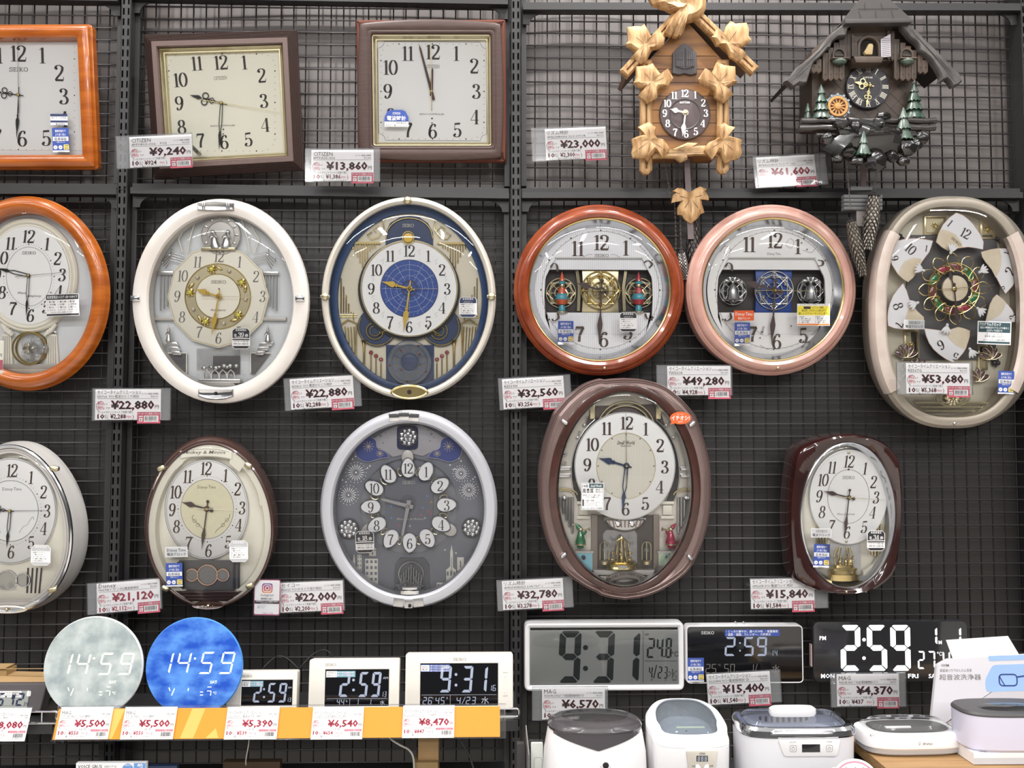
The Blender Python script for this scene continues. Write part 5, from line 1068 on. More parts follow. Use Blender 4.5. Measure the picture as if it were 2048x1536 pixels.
# ---------------------------------------------------------------- 8 cream and blue oval clock
t = T('wall_clock', 'oval wall clock with cream rim and a blue star map dial', 'wall clock', 818, 597, .085, tilt=4)
o = ov(t, 817, 596, 175, 203, 0, 80)
case(t, o, [(18, -70), (9, -50), (3, -24), (0, -10), (2, -4), (5, 0), (9, 1), (13, -2), (15, -5), (16, -8)], CREAMF); backplate(t, off(o, 20), -64)
t.add('backdrop', [(ngon(ov(t, 817, 597, 162, 190, -36, 64), -36), CHAMPB)])
t.add('blue_ring', [(frame(off(ccw(o), 18), [(-6, -20), (0, -26), (10, -28), (11, -34)]), BLUER)])
t.add('navy_panel', [(prism(t.P([(772, 690), (868, 690), (868, 786), (772, 786)], -33), -36, -33), NAVY), (prism(t.P([(771, 500), (771, 465), (780, 446), (800, 434), (819, 431), (838, 434), (856, 446), (866, 465), (866, 500)], -33), -36, -33), NAVY)])
arch8 = [(818.5 - 46 * math.cos(math.pi * k / 16), 474 - 38 * math.sin(math.pi * k / 16)) for k in range(17)]
t.add('gold_arch', [(cat(tube([(*t.p(772, 478, -31), -31)] + [(*t.p(x, y, -31), -31) for x, y in arch8] + [(*t.p(866, 478, -31), -31)], 1.4, 6), *[tube([(*t.p(*q, -31), -31) for q in ((818 + s_ * 52, 440), (818 + s_ * 50, 458), (818 + s_ * 62, 474), (818 + s_ * 76, 478), (818 + s_ * 84, 470), (818 + s_ * 74, 464))], 1.1, 5) for s_ in (-1, 1)], *[tube([(*t.p(*q, -31), -31) for q in ((818 + s_ * 54, 462), (818 + s_ * 64, 452), (818 + s_ * 72, 458), (818 + s_ * 66, 464))], 1, 5) for s_ in (-1, 1)]), GOLD), (num('SEIKO', *t.p(816, 451, -32), 6.5, .12, .08, 1.05, -31.6), SILVP)])
c = t.p(819, 577, -22)
t.add('dial_backing', [(prism(ov(t, 818, 580, 102, 100, -26), -36, -27), BLK)])
t.add('dial', [(frame(ov(t, 818.5, 577, 97, 97, -22), [(0, -28), (0, -21), (1.5, -20), (3, -22)], False, True), DIALW), (rib(ov(t, 818.5, 577, 95.5, 95.5, -19.6), 2, -19.6, True), GOLD), (ngon(ov(t, 818.5, 577, 57, 57, -21.6), -21.6), BLUED), (rib(ov(t, 818.5, 577, 57.5, 57.5, -21.4), 1, -21.4, True), INK)])
rnd = random.Random(4); st_ = cat(*[star(c[0] + rr * math.cos(an), c[1] + rr * math.sin(an), .3, rnd.uniform(.5, 1.3), 4, -21.2) for rr, an in [(55 * math.sqrt(rnd.random()), rnd.uniform(0, 6.28)) for _ in range(90)]], *[rib([(c[0] + 14 * math.cos(R(a)), c[1] + 14 * math.sin(R(a))), (c[0] + 56 * math.cos(R(a)), c[1] + 56 * math.sin(R(a)))], .35, -21.3) for a in range(0, 360, 30)], *[rib(oval(r, cx=c[0], cy=c[1]), .35, -21.3, True) for r in (26, 38, 48)])
t.add('star_map', [(st_, PALE), (tr(ringp(0, 0, 13, 17, 0), c[0], c[1], -21.1), NAVYP)])
L8 = [(s, 818 + 76 * math.sin(R(30 * int(s))), 578 - 76 * math.cos(R(30 * int(s)))) for s in map(str, range(1, 13))]
t.add('numerals', [(nums(t, L8, 23, -22, .15, .04), INK), (cat(*[tr(rib([(0, 0), (3, 4), (-2, 7), (4, 11)], .4), c[0] + 76 * math.cos(R(15 + 30 * i)) - 1, c[1] + 76 * math.sin(R(15 + 30 * i)) - 5, -21.6) for i in range(12)]), GREYI)])
hands(t, (819, 577), (762, 563), (807, 665), (876, 578), -18, 12, GOLDP, 'spade', wm=11, sm=GREYI)
a = t.p(816.5, 475.5, -18); t.add('moon_stud', [(tr(cat(prism(oval(9.5), -2, 2, 1)), a[0], a[1], -18), mt('yellow_stud', 'e0b94e', .4)), (tr(tube([(x, y, 1) for x, y in oval(11.5, 12.5)], 1.4, 6, True), a[0], a[1], -18), GOLD)])
for sx in (-1, 1):
    X = lambda v: 818 + sx * v
    pipes = [tube([(*t.p(X(68 + 5 * i), 488, -33), -33), (*t.p(X(68 + 5 * i), 488 + L_, -33), -33)], 1.2, 5) for i, L_ in enumerate((8, 10, 14, 60, 55, 48, 38, 26, 16, 10, 8))]
    t.add('gold_pipes', [(cat(box(*sorted((t.p(X(57), 0, -33)[0], t.p(X(118), 0, -33)[0])), t.p(0, 485, -33)[1], t.p(0, 481, -33)[1], -36, -31), *pipes), GOLD)])
    t.add('organ_fretwork', [(cat(*[tube([(*t.p(X(136 - 5 * i), 626, -33), -33), (*t.p(X(136 - 5 * i), 556 + 17 * i, -33), -33)], 1.1, 5) for i in range(6)], *[tube([(*t.p(X(140), y, -33), -33), (*t.p(X(104), y, -33), -33)], .9, 5) for y in (630, 634)]), GOLD)])
    t.add('organ_window', [(cat(frame(t.P([(X(136), 712), (X(106), 738), (X(104), 646), (X(122), 638), (X(140), 650)], -32), [(0, -35), (0, -31), (2.4, -31), (3, -34)]), *[tube([(*t.p(X(140 - 6 * i), 655 - (i % 3), -33), -33), (*t.p(X(132 - 5 * i), 704 + 5 * i, -33), -33)], 1.3, 5) for i in range(6)]), GOLD)])
    t.add('trumpet_relief', [(tr(lathe([(8, 40), (5, 37), (2.6, 28), (2.2, 0), (2.5, -20)], n=12), *t.p(X(90), 720, -33), -33), GOLD), (cat(*[tube([(*t.p(X(76 - 10 * i), 718 - 4 * (2 - i) + 4 * i, -33), -33), (*t.p(X(76 - 10 * i), 760, -33), -33)], 1.5, 5) for i in range(3)]), GOLD), (cat(*[gem(t, X(76 - 10 * i), 713 - 4 * (2 - i) + 3 * i, 4.5, -33) for i in range(3)]), mt('garnet', '8a2f38', .15, .3, coat=1.))])
    a = t.p(X(64), 654, -30); d_ = [(tr(prism(oval(40, n=40), -5, -1), a[0], a[1], -30), NAVY)]
    hg = [tube([(37 * math.cos(R(q)), 37 * math.sin(R(q)), 0) for q in range(150, 331, 15)] if sx < 0 else [(37 * math.cos(R(q)), 37 * math.sin(R(q)), 0) for q in range(210, 391, 15)], 1.5, 6), tube([(x - 4, y - 8, 1) for x, y in oval(17)], 1.8, 6, True), tube([(x - 4, y - 8, 1) for x, y in oval(10)], 1.4, 6, True), tr(lathe([(8, 12), (4.5, 8), (2.2, 0), (2, -16)], n=10), sx * -16, -8, 3, sx * 60)]
    t.add('horn_medallion', d_ + [(tr(cat(*hg), a[0], a[1], -30), GOLD)])
a = t.p(819, 725, -26)
t.add('gear_disc', [(tr(cat(prism(oval(44), -1, 0)), a[0], a[1], -26), CRYS), (tr(cat(*[tube([(x, y, 1) for x, y in oval(r)], .9, 5, True) for r in (44, 36, 19)], *[tr(box(-1.2, 1.2, 20, 36, 0, 1.6), 0, 0, 0, 30 * i) for i in range(12)]), a[0], a[1], -26), mt('blue_grey_tracery', '5d6c86', .35, .3)), (tr(prism(oval(17), 0, 2, 1), a[0], a[1], -26), NAVY), (cat(*[gem(t, 819 + r * math.cos(q), 725 + r * math.sin(q), 2, -24) for r, q in ((38, .5), (38, 1.7), (40, 3), (30, 4.1), (38, 5.2), (22, .2), (22, 2.4), (26, 5.6))]), mt('garnet', '8a2f38'))])
glassd(t, off(ccw(o), 13), -5, 14)
for x, y in ((815, 401), (650, 593), (983, 593)):
    a = t.p(x, y, 2); t.add('clip', [(tr(cat(ball(0, 0, 1, 8, 8, 5, 12, 8), box(-9, 9, -3, 3, -4, 2, 1)), a[0], a[1], 2), PGOLD)])
a = t.p(819, 784, 3); lens = [(38 * math.cos(R(q)) , 15 * math.copysign(abs(math.sin(R(q))) ** 1.2, math.sin(R(q)))) for q in range(0, 360, 10)]
t.add('sensor_badge', [(tr(frame(lens, [(0, -6), (0, 3), (2, 5), (4, 3.5)], False, True), a[0], a[1], 3), GOLD), (tr(cat(disc(0, 0, 4.5, 4.4, 14)), a[0], a[1], 3), BLK)])
octo(t, 918, 594, 954, 635, 3, None, 0, NAVYP)

# ---------------------------------------------------------------- 9, 10 the two round clocks with parting dials
def parting(name, label, cx, cy, rim, dialm, wheelm, panel, L, hr, mn, bits, dep=.085, gold=GOLD):
    t = T('wall_clock', label, 'wall clock', cx, cy, dep, tilt=4)
    o = ov(t, cx, cy, 170, 170, 0, 88)
    case(t, o, [(12, -74), (0, -64), (-3, -34), (-2, -16), (3, -10), (5, -10), (6, -6), (12, 1), (19, 3), (25, 1), (27, -2)], rim); backplate(t, off(o, 14), -68)
    t.add('bezel', [(frame(off(ccw(o), 26), [(0, -3), (1, 0), (3, -1), (4, -6)]), gold)])
    t.add('chrome_flange', [(frame(off(ccw(o), 30), [(0, -5), (4, -14), (9, -22), (11, -25.6)]), mt('satin_chrome', 'd5d6da', .16, .9))])
    zc = -26; c = t.p(cx + 1, cy + 1, zc); R_ = 136
    y0, y1 = t.p(cx, cy - 63, zc)[1], t.p(cx, cy + 92, zc)[1]
    xw = R_ - 25
    def seg(ya, up): 
        P = [(c[0] + R_ * math.cos(R(q)), c[1] + R_ * math.sin(R(q))) for q in range(0, 361, 3)]
        return [p for p in P if (p[1] > ya if up else p[1] < ya)]
    top = [p for p in [(c[0] + R_ * math.cos(R(q)), c[1] + R_ * math.sin(R(q))) for q in range(-2, 183, 3)]]
    # the dial is a ring with a wide window; two flaps carry its middle strips
    out = polar(oval(R_, n=120, cx=c[0], cy=c[1]), 120); wx0, wx1 = t.p(cx - 108, 0, zc)[0], t.p(cx + 106, 0, zc)[0]
    win = [(wx0 + 20, y0), (wx1 - 20, y0), (wx1, y0 - 40), (wx1 + 2, (y0 + y1) / 2), (wx1, y1 + 36), (wx1 - 14, y1), (wx0 + 14, y1), (wx0, y1 + 36), (wx0 - 2, (y0 + y1) / 2), (wx0, y0 - 40)]
    t.add('dial', [(between(out, win, [(0, zc), (1, zc), (1, zc - 6)], 120), dialm), (cat(nums(t, L, 31, zc, .17, .045), rib(oval(119, n=80, cx=c[0], cy=c[1]), .6, zc + .3, True), ticks(t, cx + 1, cy + 1, 119, 119, zc, .7, 1.8)), INKB)])
    win2 = lambda ya, yb, z: ngon([(wx0 + (16 if ya == y0 else 3), ya), (wx1 - (16 if ya == y0 else 3), ya), (wx1 - 3, yb), (wx0 + 3, yb)], z)
    ya2, yb2 = t.p(cx, cy - 40, zc)[1], t.p(cx, cy + 46, zc)[1]
    t.add('dial_flap', [(win2(y0, ya2, zc - 5), dialm), (rib([(wx0 + 18, y0 + .5), (wx1 - 18, y0 + .5)], 2.2, zc + .4), SILVP)]); t.add('dial_flap', [(ngon([(wx0 + 3, yb2), (wx1 - 3, yb2), (wx1 - 13, y1), (wx0 + 13, y1)], zc - 5), dialm), (rib([(wx0 + 12, y1 - .5), (wx1 - 12, y1 - .5)], 2.2, zc + .4), WPL)])
    t.add('stage_back', [(ngon([(wx0 - 6, ya2 + 4), (wx1 + 6, ya2 + 4), (wx1 + 6, yb2 - 4), (wx0 - 6, yb2 - 4)], zc - 26), mt('dark_stage', '37312f', .5))])
    a = t.p(cx + 1, cy + 2, zc - 10); h2 = (ya2 - yb2) / 2
    t.add('centre_panel', [(tr(prism([(-38, -h2 - 3), (38, -h2 - 3), (35, 0), (38, h2 + 3), (-38, h2 + 3), (-35, 0)], -12, -4, 1), a[0], a[1], zc - 8), panel)])
    t.add('tracery_wheel', [(tr(ornate(39, 0, 8, 1.5), a[0], a[1], zc - 9), wheelm), (tr(cat(*[flower(6, 1, 6, 2)] + [tr(flower(5, 1, 6, 2), 26 * math.cos(R(q)), 26 * math.sin(R(q))) for q in (30, 90, 150, 210, 270, 330)]), a[0], a[1], zc - 9), wheelm)])
    hands(t, (cx + 3, cy + 2), hr, mn, (cx + 98, cy + 3), zc + 4, 14, BRNH, 'leaf', wm=11, stail=.38)
    bits(t, zc)
    glassd(t, off(ccw(o), 29), -3, 10)
    a = t.p(cx + 9, cy + 157, 2); t.add('light_sensor', [(tr(ball(0, 0, 1, 3.2, None, 3, 10, 6), a[0], a[1], 1), PGOLD)])
    return t
def soldiers(t, z):
    for x, top, belt in ((1124, 'c4542c', '3f93a5'), (1277, 'a82a38', '3f93a5')):
        a = t.p(x, 623, z - 8); fm = mt('figure_%s' % top, top, .35, coat=.5); bm = mt('figure_teal', belt, .35, coat=.5)
        t.add('nutcracker_figure', [(tr(cat(lathe([(9, 14), (13, 24), (9, 34), (7, 48)], n=14), lathe([(6, 62), (4, 70), (0, 82)], n=10)), a[0], a[1], z - 8), fm), (tr(cat(lathe([(7, 0), (7, 8), (5, 14)], n=12), lathe([(13, 24), (13.5, 30), (10, 36)], n=14), lathe([(7, 56), (7, 61)], n=12)), a[0], a[1], z - 8), bm), (tr(cat(ball(0, 53, 0, 6), lathe([(12, -3), (12, 0), (8, 1)], n=14), tube([(7, 44, 3), (12, 34, 6), (8, 28, 9)], 2.2, 6)), a[0], a[1], z - 8), PGOLD)])
        b = t.p(x + (-2 if x < 1200 else 3), 586, z - 18); t.add('side_wheel', [(tr(ornate(30, 0, 8, 1.2), b[0], b[1], z - 19), PGOLD)])
    for s_ in (-1, 1): t.add('gold_side_arch', [(cat(*[tube([(*t.p(1203 + s_ * (44 + 2 * i), 622, z - 14 - i), z - 14 - i), (*t.p(1203 + s_ * (42 + 2 * i), 575, z - 14), z - 14 - i), (*t.p(1203 + s_ * (47 + 2 * i), 541, z - 14), z - 14 - i)], 1.2, 5) for i in range(3)]), PGOLD)])
L9 = [('12', 1202, 485), ('11', 1155, 497), ('1', 1251, 496), ('7', 1159, 668), ('6', 1207, 679), ('5', 1255, 664)]
t = parting('', 'round wall clock with reddish lacquered rim and two toy soldier figures', 1200, 579, REDW, STRIPE, GOLD, PGOLD, L9, (1152, 566), (1198, 690), soldiers)
t.add('maker_mark', [(sk(t, 1203, 511, 29, -26), INK), (cat(*[rib([t.p(1203 + s_ * 18, 509, -26), t.p(1203 + s_ * 26, 509, -26), t.p(1203 + s_ * 38, 515, -26)], .7, -25.6) for s_ in (-1, 1)]), GREYI)])
t.add('numeral_fragments', [(cat(tr(rib(spl([(-8, 0), (-2, 8), (5, 4), (6, -8)], 5), 0, nib=(4.5, 1.2)), *t.p(1109, 535, -25), -24), tr(rib(spl([(-9, 4), (0, 9), (8, 2), (2, -6)], 5), 0, nib=(4.5, 1.2)), *t.p(1296, 530, -25), -24), tr(rib(spl([(5, 8), (7, -2), (-2, -8), (-6, -4)], 5), 0, nib=(4.5, 1.2)), *t.p(1110, 634, -25), -24), tr(rib(spl([(-8, 4), (-4, -6), (5, -7), (8, -2)], 5), 0, nib=(4.5, 1.2)), *t.p(1298, 631, -25), -24)), INKB)])
warranty(t, 1116, 642, 1147, 689, 0); octo(t, 1239, 624, 1274, 664, 2, None, 0, STK)
def silver_bits(t, z):
    for x in (1466, 1622):
        b = t.p(x, 582, z - 16); t.add('side_wheel', [(tr(ornate(28, 0, 8, 1.1), b[0], b[1], z - 17), SILV)])
        b = t.p(x, 582, z - 6); t.add('silver_bell_ornament', [(tr(cat(lathe([(17, -18), (14, -14), (10, 0), (8, 8), (3, 14), (0, 15)], n=16), ball(0, 18, 0, 4), ball(0, -20, 0, 4), *[tr(ball(0, 0, 0, 6, 3, 2), 12 * math.cos(q), 20 + 5 * math.sin(q), 0, math.degrees(q)) for q in (.3, 1.2, 2, 2.9)]), b[0], b[1], z - 8), SILV)])
L10 = [('12', 1549, 481), ('11', 1498, 489), ('1', 1595, 493), ('6', 1553, 683), ('5', 1606, 671), ('7', 1505, 668)]
t = parting('', 'round wall clock with pink pearl rim and silver wheel on blue', 1547, 579, PINKL, DIALS, SILV, BLUED, L10, (1484, 562), (1543, 692), silver_bits)
t.add('maker_mark', [(txt(t, 'Disney Time', 1548, 510, 5.5, -26, 27), GREYI), (cat(*[rib(spl([t.p(*q, -26) for q in P], 5), .7, -25.6) for P in (((1440, 505), (1450, 492), (1462, 500), (1455, 512), (1448, 504)), ((1578, 478), (1572, 490), (1582, 496), (1588, 484), (1580, 476)), ((1606, 500), (1622, 505), (1632, 495)), ((1512, 660), (1530, 672), (1545, 664)), ((1520, 690), (1535, 698), (1550, 694)))], *[tr(star(0, 0, 1.2, 3, 5, -25.6), *t.p(x, y, -26)) for x, y in ((1603, 486), (1614, 499), (1520, 676), (1582, 652))], note(*t.p(1524, 664, -26), 12, -26)), GREYI)])
t.add('numeral_fragments', [(cat(tr(rib(spl([(-8, 0), (-2, 8), (5, 4), (6, -8)], 5), 0, nib=(4.5, 1.2)), *t.p(1458, 534, -25), -24), tr(rib(spl([(-4, 6), (6, 4), (6, -4), (-4, -6)], 5), 0, nib=(4.5, 1.2)), *t.p(1639, 526, -25), -24), tr(rib(spl([(5, 8), (7, -2), (-2, -8), (-6, -4)], 5), 0, nib=(4.5, 1.2)), *t.p(1455, 634, -25), -24)), INKB)])
a = t.p(1488, 631, 2); q_ = lambda g: tr(g, a[0], a[1], 2)
t.add('orange_maker_sticker', [(q_(prism(rect(-20, -10, 20, 10), 0, .15)), ORR), (q_(cat(tx('Disney Time', 0, 0, 6.5, 34, 'c', .01), tx('電波クロック', 0, -8, 4.5, 24, 'c', .01))), WHITE)])
warranty(t, 1469, 645, 1500, 692, 0)
a = t.p(1627, 629.5, 3); q_ = lambda g: tr(g, a[0], a[1], 3)
t.add('melody_sticker', [(q_(prism(rect(-33, -22, 33, 22), 0, .15)), WHITE), (q_(ngon(rect(-32, -1, 32, 17.5), .2)), YEL), (q_(ngon(rect(-32, -21, 32, -18), .2)), ORG), (q_(cat(tx('ハイファイ音楽', 8, 12, 4.6, 24, 'c', .01), ngon(rect(-20, 11.5, -6, 16.5), .3), tx('毎正時、メロディにあわせて', 0, 6, 4.8, 48, 'c', .01), tx('楽しいパフォーマンスします。', 0, 0, 4.8, 60, 'c', .01), *[tx(('収録曲', '1. 星に願いを', '2. 小さな世界', '3. 春の歌')[i], -29 + 32 * j, -5.5 - 3.6 * i, 2.6, (10, 24, 22, 20)[i], 'l') for i in range(4) for j in range(2)], tx('モニターボタンを押してください', 0, 18.6, 2.6, 56, 'c'))), INK)])

# ---------------------------------------------------------------- 11 champagne clock with the opened flower dial
t = T('wall_clock', 'large champagne wall clock whose dial has opened into six numbered petals', 'wall clock', 1906, 624, .10, tilt=3)
o = oval(162, 233, *t.p(1907, 624, 0), 90, 2.5)
ob = oval(186, 236, *t.p(1897, 626, -80), 90, 2.5)
t.add('frame', [(loft([[(x, y, -84) for x, y in off(ob, 8)], [(x, y, -70) for x, y in ob], [(x, y, -30) for x, y in [((a[0] + b_[0] * 2) / 3, (a[1] + b_[1] * 2) / 3) for a, b_ in zip(ob, o)]], [(x, y, -6) for x, y in o], [(x, y, 1) for x, y in off(o, 6)], [(x, y, 3) for x, y in off(o, 14)], [(x, y, 1) for x, y in off(o, 21)], [(x, y, -6) for x, y in off(o, 24)], [(x, y, -40) for x, y in off(o, 26)]]), TAUPE)])
backplate(t, off(ob, 10), -78)
pil = [p for p in o]
for s_ in (-1, 1):
    C = o[:]; cx0, cy0 = t.p(1907, 624, 0); seg_ = [i for i in range(90) if (o[i][0] - cx0) * s_ > 0 and abs(o[i][1] - cy0) < 172]
    if s_ > 0: seg_ = [i for i in seg_ if i >= 45] + [i for i in seg_ if i < 45]
    L = []
    for ins, z in ((-1.5, -20), (-1.5, -4), (3, 4), (12, 6.5), (22, 5), (27, 0), (29, -12)):
        q = off(o, ins); L.append([(q[i][0], q[i][1], z) for i in seg_])
    t.add('side_pillar', [(loft(L, False, False, False), PEARL)])
t.add('backdrop', [(ngon(off(o, 25), -40), CHAMPB)])
t.add('dark_window', [(prism(t.P([(1822, 470), (1992, 470), (2000, 560), (1990, 720), (1826, 720), (1812, 580)], -37), -40, -36), DGREY)])
for x0, y0, x1, y1 in ((1848, 432, 1892, 470), (1960, 440, 1990, 478), (1808, 660, 1838, 720), (1955, 690, 1975, 740)):
    t.add('gold_relief_panel', [(frame(t.P(rect(x0, y1, x1, y0), -36), [(0, -40), (0, -34), (3, -33), (5, -36)], False, True), PGOLD), (tr(flower(8, 0, 6, 2), *t.p((x0 + x1) / 2, (y0 + y1) / 2, -34), -35), GOLD)])
PT = [([(1506, 165), (1560, 185), (1600, 215), (1645, 260), (1680, 310), (1705, 350), (1725, 400), (1720, 460), (1660, 448), (1600, 440), (1520, 450), (1440, 470), (1390, 440), (1345, 400), (1365, 330), (1400, 260), (1450, 205)], [(1395, 300), (1440, 308), (1500, 340), (1545, 400), (1560, 443), (1500, 454), (1440, 470), (1390, 440), (1345, 400), (1365, 330)], [('1', 1455, 250, 62, -40), ('12', 1580, 330, 78, -28)]),
      ([(1030, 390), (1100, 375), (1170, 370), (1240, 376), (1320, 390), (1305, 440), (1290, 480), (1230, 560), (1210, 600), (1190, 640), (1160, 685), (1120, 720), (1080, 695), (1040, 660), (990, 580), (980, 530), (985, 500), (1000, 440)], [(1050, 620), (1090, 555), (1160, 525), (1228, 535), (1210, 600), (1190, 640), (1160, 685), (1120, 720), (1080, 695), (1040, 655)], [('10', 1140, 455, 80, -42), ('9', 1012, 530, 62, -74), ('1', 1265, 450, 50, -10)]),
      ([(1080, 730), (1095, 760), (1110, 790), (1128, 850), (1150, 900), (1190, 950), (1245, 1000), (1248, 1050), (1240, 1095), (1160, 1102), (1080, 1100), (1010, 1090), (960, 1070), (955, 1010), (960, 950), (975, 890), (1000, 830), (1035, 780)], [(1110, 970), (1135, 900), (1160, 900), (1190, 950), (1245, 1000), (1248, 1050), (1240, 1095), (1160, 1102), (1100, 1100), (1096, 1030)], [('8', 1040, 912, 82, -72), ('7', 1050, 1060, 66, -110)]),
      ([(1250, 1090), (1330, 1100), (1400, 1110), (1460, 1100), (1520, 1080), (1570, 1092), (1615, 1110), (1612, 1160), (1600, 1200), (1585, 1250), (1560, 1290), (1520, 1335), (1480, 1365), (1420, 1335), (1370, 1300), (1325, 1260), (1290, 1210), (1265, 1150)], [(1405, 1110), (1460, 1100), (1520, 1080), (1570, 1092), (1615, 1110), (1612, 1160), (1600, 1200), (1575, 1262), (1500, 1225), (1440, 1165)], [('6', 1385, 1225, 80, -150), ('5', 1500, 1318, 66, -200)]),
      ([(1705, 480), (1780, 460), (1850, 450), (1930, 452), (2005, 460), (2015, 510), (2015, 560), (2010, 620), (2000, 680), (1955, 755), (1900, 815), (1860, 750), (1830, 690), (1790, 620), (1740, 560), (1715, 520)], [(1705, 480), (1780, 460), (1850, 450), (1868, 520), (1865, 580), (1850, 640), (1820, 685), (1790, 620), (1740, 560), (1715, 520)], [('1', 1910, 490, 50, 70), ('2', 1935, 635, 84, 62), ('3', 1870, 770, 50, 100)]),
      ([(1830, 820), (1875, 855), (1920, 900), (1955, 945), (1980, 1000), (1975, 1040), (1900, 1044), (1820, 1042), (1740, 1040), (1750, 1000), (1760, 960), (1775, 900), (1800, 850)], [(1830, 820), (1875, 855), (1905, 885), (1885, 940), (1850, 990), (1790, 1020), (1742, 1030), (1750, 1000), (1760, 960), (1775, 900), (1800, 850)], [('3', 1960, 1000, 62, 104)])]
PET = mt('petal_white', 'ececf0', .4, n=(8, .02)); PETB = mt('petal_beige_marble', 'd9cab0', .4, n=(30, .1), hex2='e2d6c0', det=6)
for P1, P2, ns in PT:
    f = lambda q: (1536 + q[0] / 4, 384 + q[1] / 4)
    p1 = t.P([f(q) for q in P1], -16); p2 = t.P([f(q) for q in P2], -16); g = []
    for s, x, y, h, rt in ns: a = t.p(*f((x, y)), -16); g.append(num(s, a[0], a[1], h / 4, .15, .04, 1, -15.4, rt))
    cp = (sum(q[0] for q in p2) / len(p2), sum(q[1] for q in p2) / len(p2))
    t.add('dial_petal', [(prism(p1, -18, -16), PET), (ngon(p2, -15.7), PETB), (cat(*g), BRNH), (rib(p1, 1, -15.9, True), mt('rose_edge', 'b98f7c', .4, .4))])
a = t.p(1520, 375, -16); a = t.p(1536 + 1503 / 4, 384 + 395 / 4, -16); t.petal = t.add('maker_mark', [(tr(seiko(0, 0, 24, 5, 0), a[0], a[1], -15.2, -42), INK)])
c = t.p(1909, 577, -10)
vine = []
for k in range(12): an = 30 * k; vine.append(tube(spl([(c[0] + r * math.cos(R(an + d_)), c[1] + r * math.sin(R(an + d_)), -12) for r, d_ in ((34, 0), (46, 11), (62, 13), (72, 3), (62, -8), (46, -9))], 4, True), 1., 5, True))
t.add('gold_vine_ring', [(cat(*vine, *[tube([(c[0] + x, c[1] + y, -12) for x, y in oval(r)], 1.1, 5, True) for r in (37, 52)]), GOLD)])
for k, m in enumerate(('7a4048', '2f7a4a', '7a4048', 'a03a4a', '2f7a4a', '7a4048', '2f7a4a', '7a4048', 'a03a4a', '2f7a4a')):
    an = 36 * k + 10; M_ = mt('stained_%s' % m, m, .2, .1, coat=1.)
    t.add('stained_leaf', [(tr(ball(0, 0, 0, 14, 6.5, 2, 12, 6), c[0] + 44 * math.cos(R(an)), c[1] + 44 * math.sin(R(an)), -14, an + 70), M_), (tr(tube([(14.5 * math.cos(q * .5236), 7 * math.sin(q * .5236), 1) for q in range(12)], .9, 5, True), c[0] + 44 * math.cos(R(an)), c[1] + 44 * math.sin(R(an)), -14, an + 70), GOLD)])
for x, y, an in ((1903, 503, 70), (1846, 540, 160), (1962, 543, 30), (1834, 606, 200), (1958, 618, -40), (1895, 652, -100), (1942, 700, -60)):
    a = t.p(x, y, -6); t.add('white_lily', [(tr(cat(*[tr(ball(0, 0, 0, 9, 2.8, 2, 8, 5), 8 * math.cos(R(q)), 8 * math.sin(R(q)), 0, q) for q in (-36, -12, 12, 36)], ball(-2, 0, 0, 4, 3, 3, 8, 5)), a[0], a[1], -8, an), PET)])
t.add('centre_disc', [(tr(prism(oval(26, n=40), -5, 0, 1), c[0], c[1], -6), PETB)])
hnd(t, 'hour_hand', 'leaf', (1909, 577), (1898, 539), 8, -3, BRNH, .1); hnd(t, 'minute_hand', 'leaf', (1909, 577), (1916, 656), 9, -2, BRNH, .1); hnd(t, 'second_hand', 'needle', (1909, 577), (1990, 570), 1.2, -1, GOLD, .4)
a = t.p(1909, 577, 0); t.add('hand_cap', [(tr(prism(oval(3.6), -3, 1, 1), a[0], a[1], 0), GOLD)])
for x, y in ((1812, 712), (1980, 716), (1836, 740), (1955, 760)): t.add('lotus_ornament', [(tr(cat(*[tr(ball(0, 0, 0, 14, 5.5, 2, 10, 5), 11 * math.cos(R(q)), 11 * math.sin(R(q)), 0, q) for q in (20, 55, 90, 125, 160)]), *t.p(x, y, -30), -30), mt('plum_enamel', '64494f', .25, .1, coat=.8)), (tr(cat(*[tube([(11 * math.cos(R(q)) + 14 * math.cos(u * .5236) * math.cos(R(q)) - 6 * math.sin(u * .5236) * math.sin(R(q)), 11 * math.sin(R(q)) + 14 * math.cos(u * .5236) * math.sin(R(q)) + 6 * math.sin(u * .5236) * math.cos(R(q)), 1) for u in range(12)], .8, 5, True) for q in (20, 55, 90, 125, 160)]), *t.p(x, y, -29), -29), PGOLD)])
for x, y in ((1800, 478), (2000, 478), (1992, 726)): t.add('suit_ornament', [(tr(cat(ball(-4, 0, 0, 5), ball(4, 0, 0, 5), ball(0, 6, 0, 5), tube([(0, 0, 0), (0, -9, 0)], 1.6)), *t.p(x, y, -34), -34), DKMET)])
for k in range(6): t.add('chrome_reflector_rib', [(tube([(*t.p(1798 + 1.5 * k, 700 + 12 * k, -34), -30), (*t.p(1804 + 1.5 * k, 690 + 12 * k, -34), -32)], 2.2, 6), CHROME)])
t.add('lower_medallion', [(tr(cat(*[tube([(x, y, 0) for x, y in oval(r, r * .5)], 1.8, 6, True) for r in (34, 26)], flower(20, 0, 10, 3)), *t.p(1906, 796, -30), -30), PGOLD), (cat(*[tube([(*t.p(1830 + s_ * 10, 806 + 8 * s_, -30), -30), (*t.p(1980 - s_ * 8, 806 + 8 * s_, -30), -30)], 2.4, 6) for s_ in (0, 1, 2)]), PGOLD)])
glassd(t, off(o, 23), -2, 8)
plate(t, 1808, 640, 1849, 658, 4, ('SEIKO', '電波クロック'), roll=-1)
a = t.p(1988.5, 666, 5); q_ = lambda g: tr(g, a[0], a[1], 5, -2)
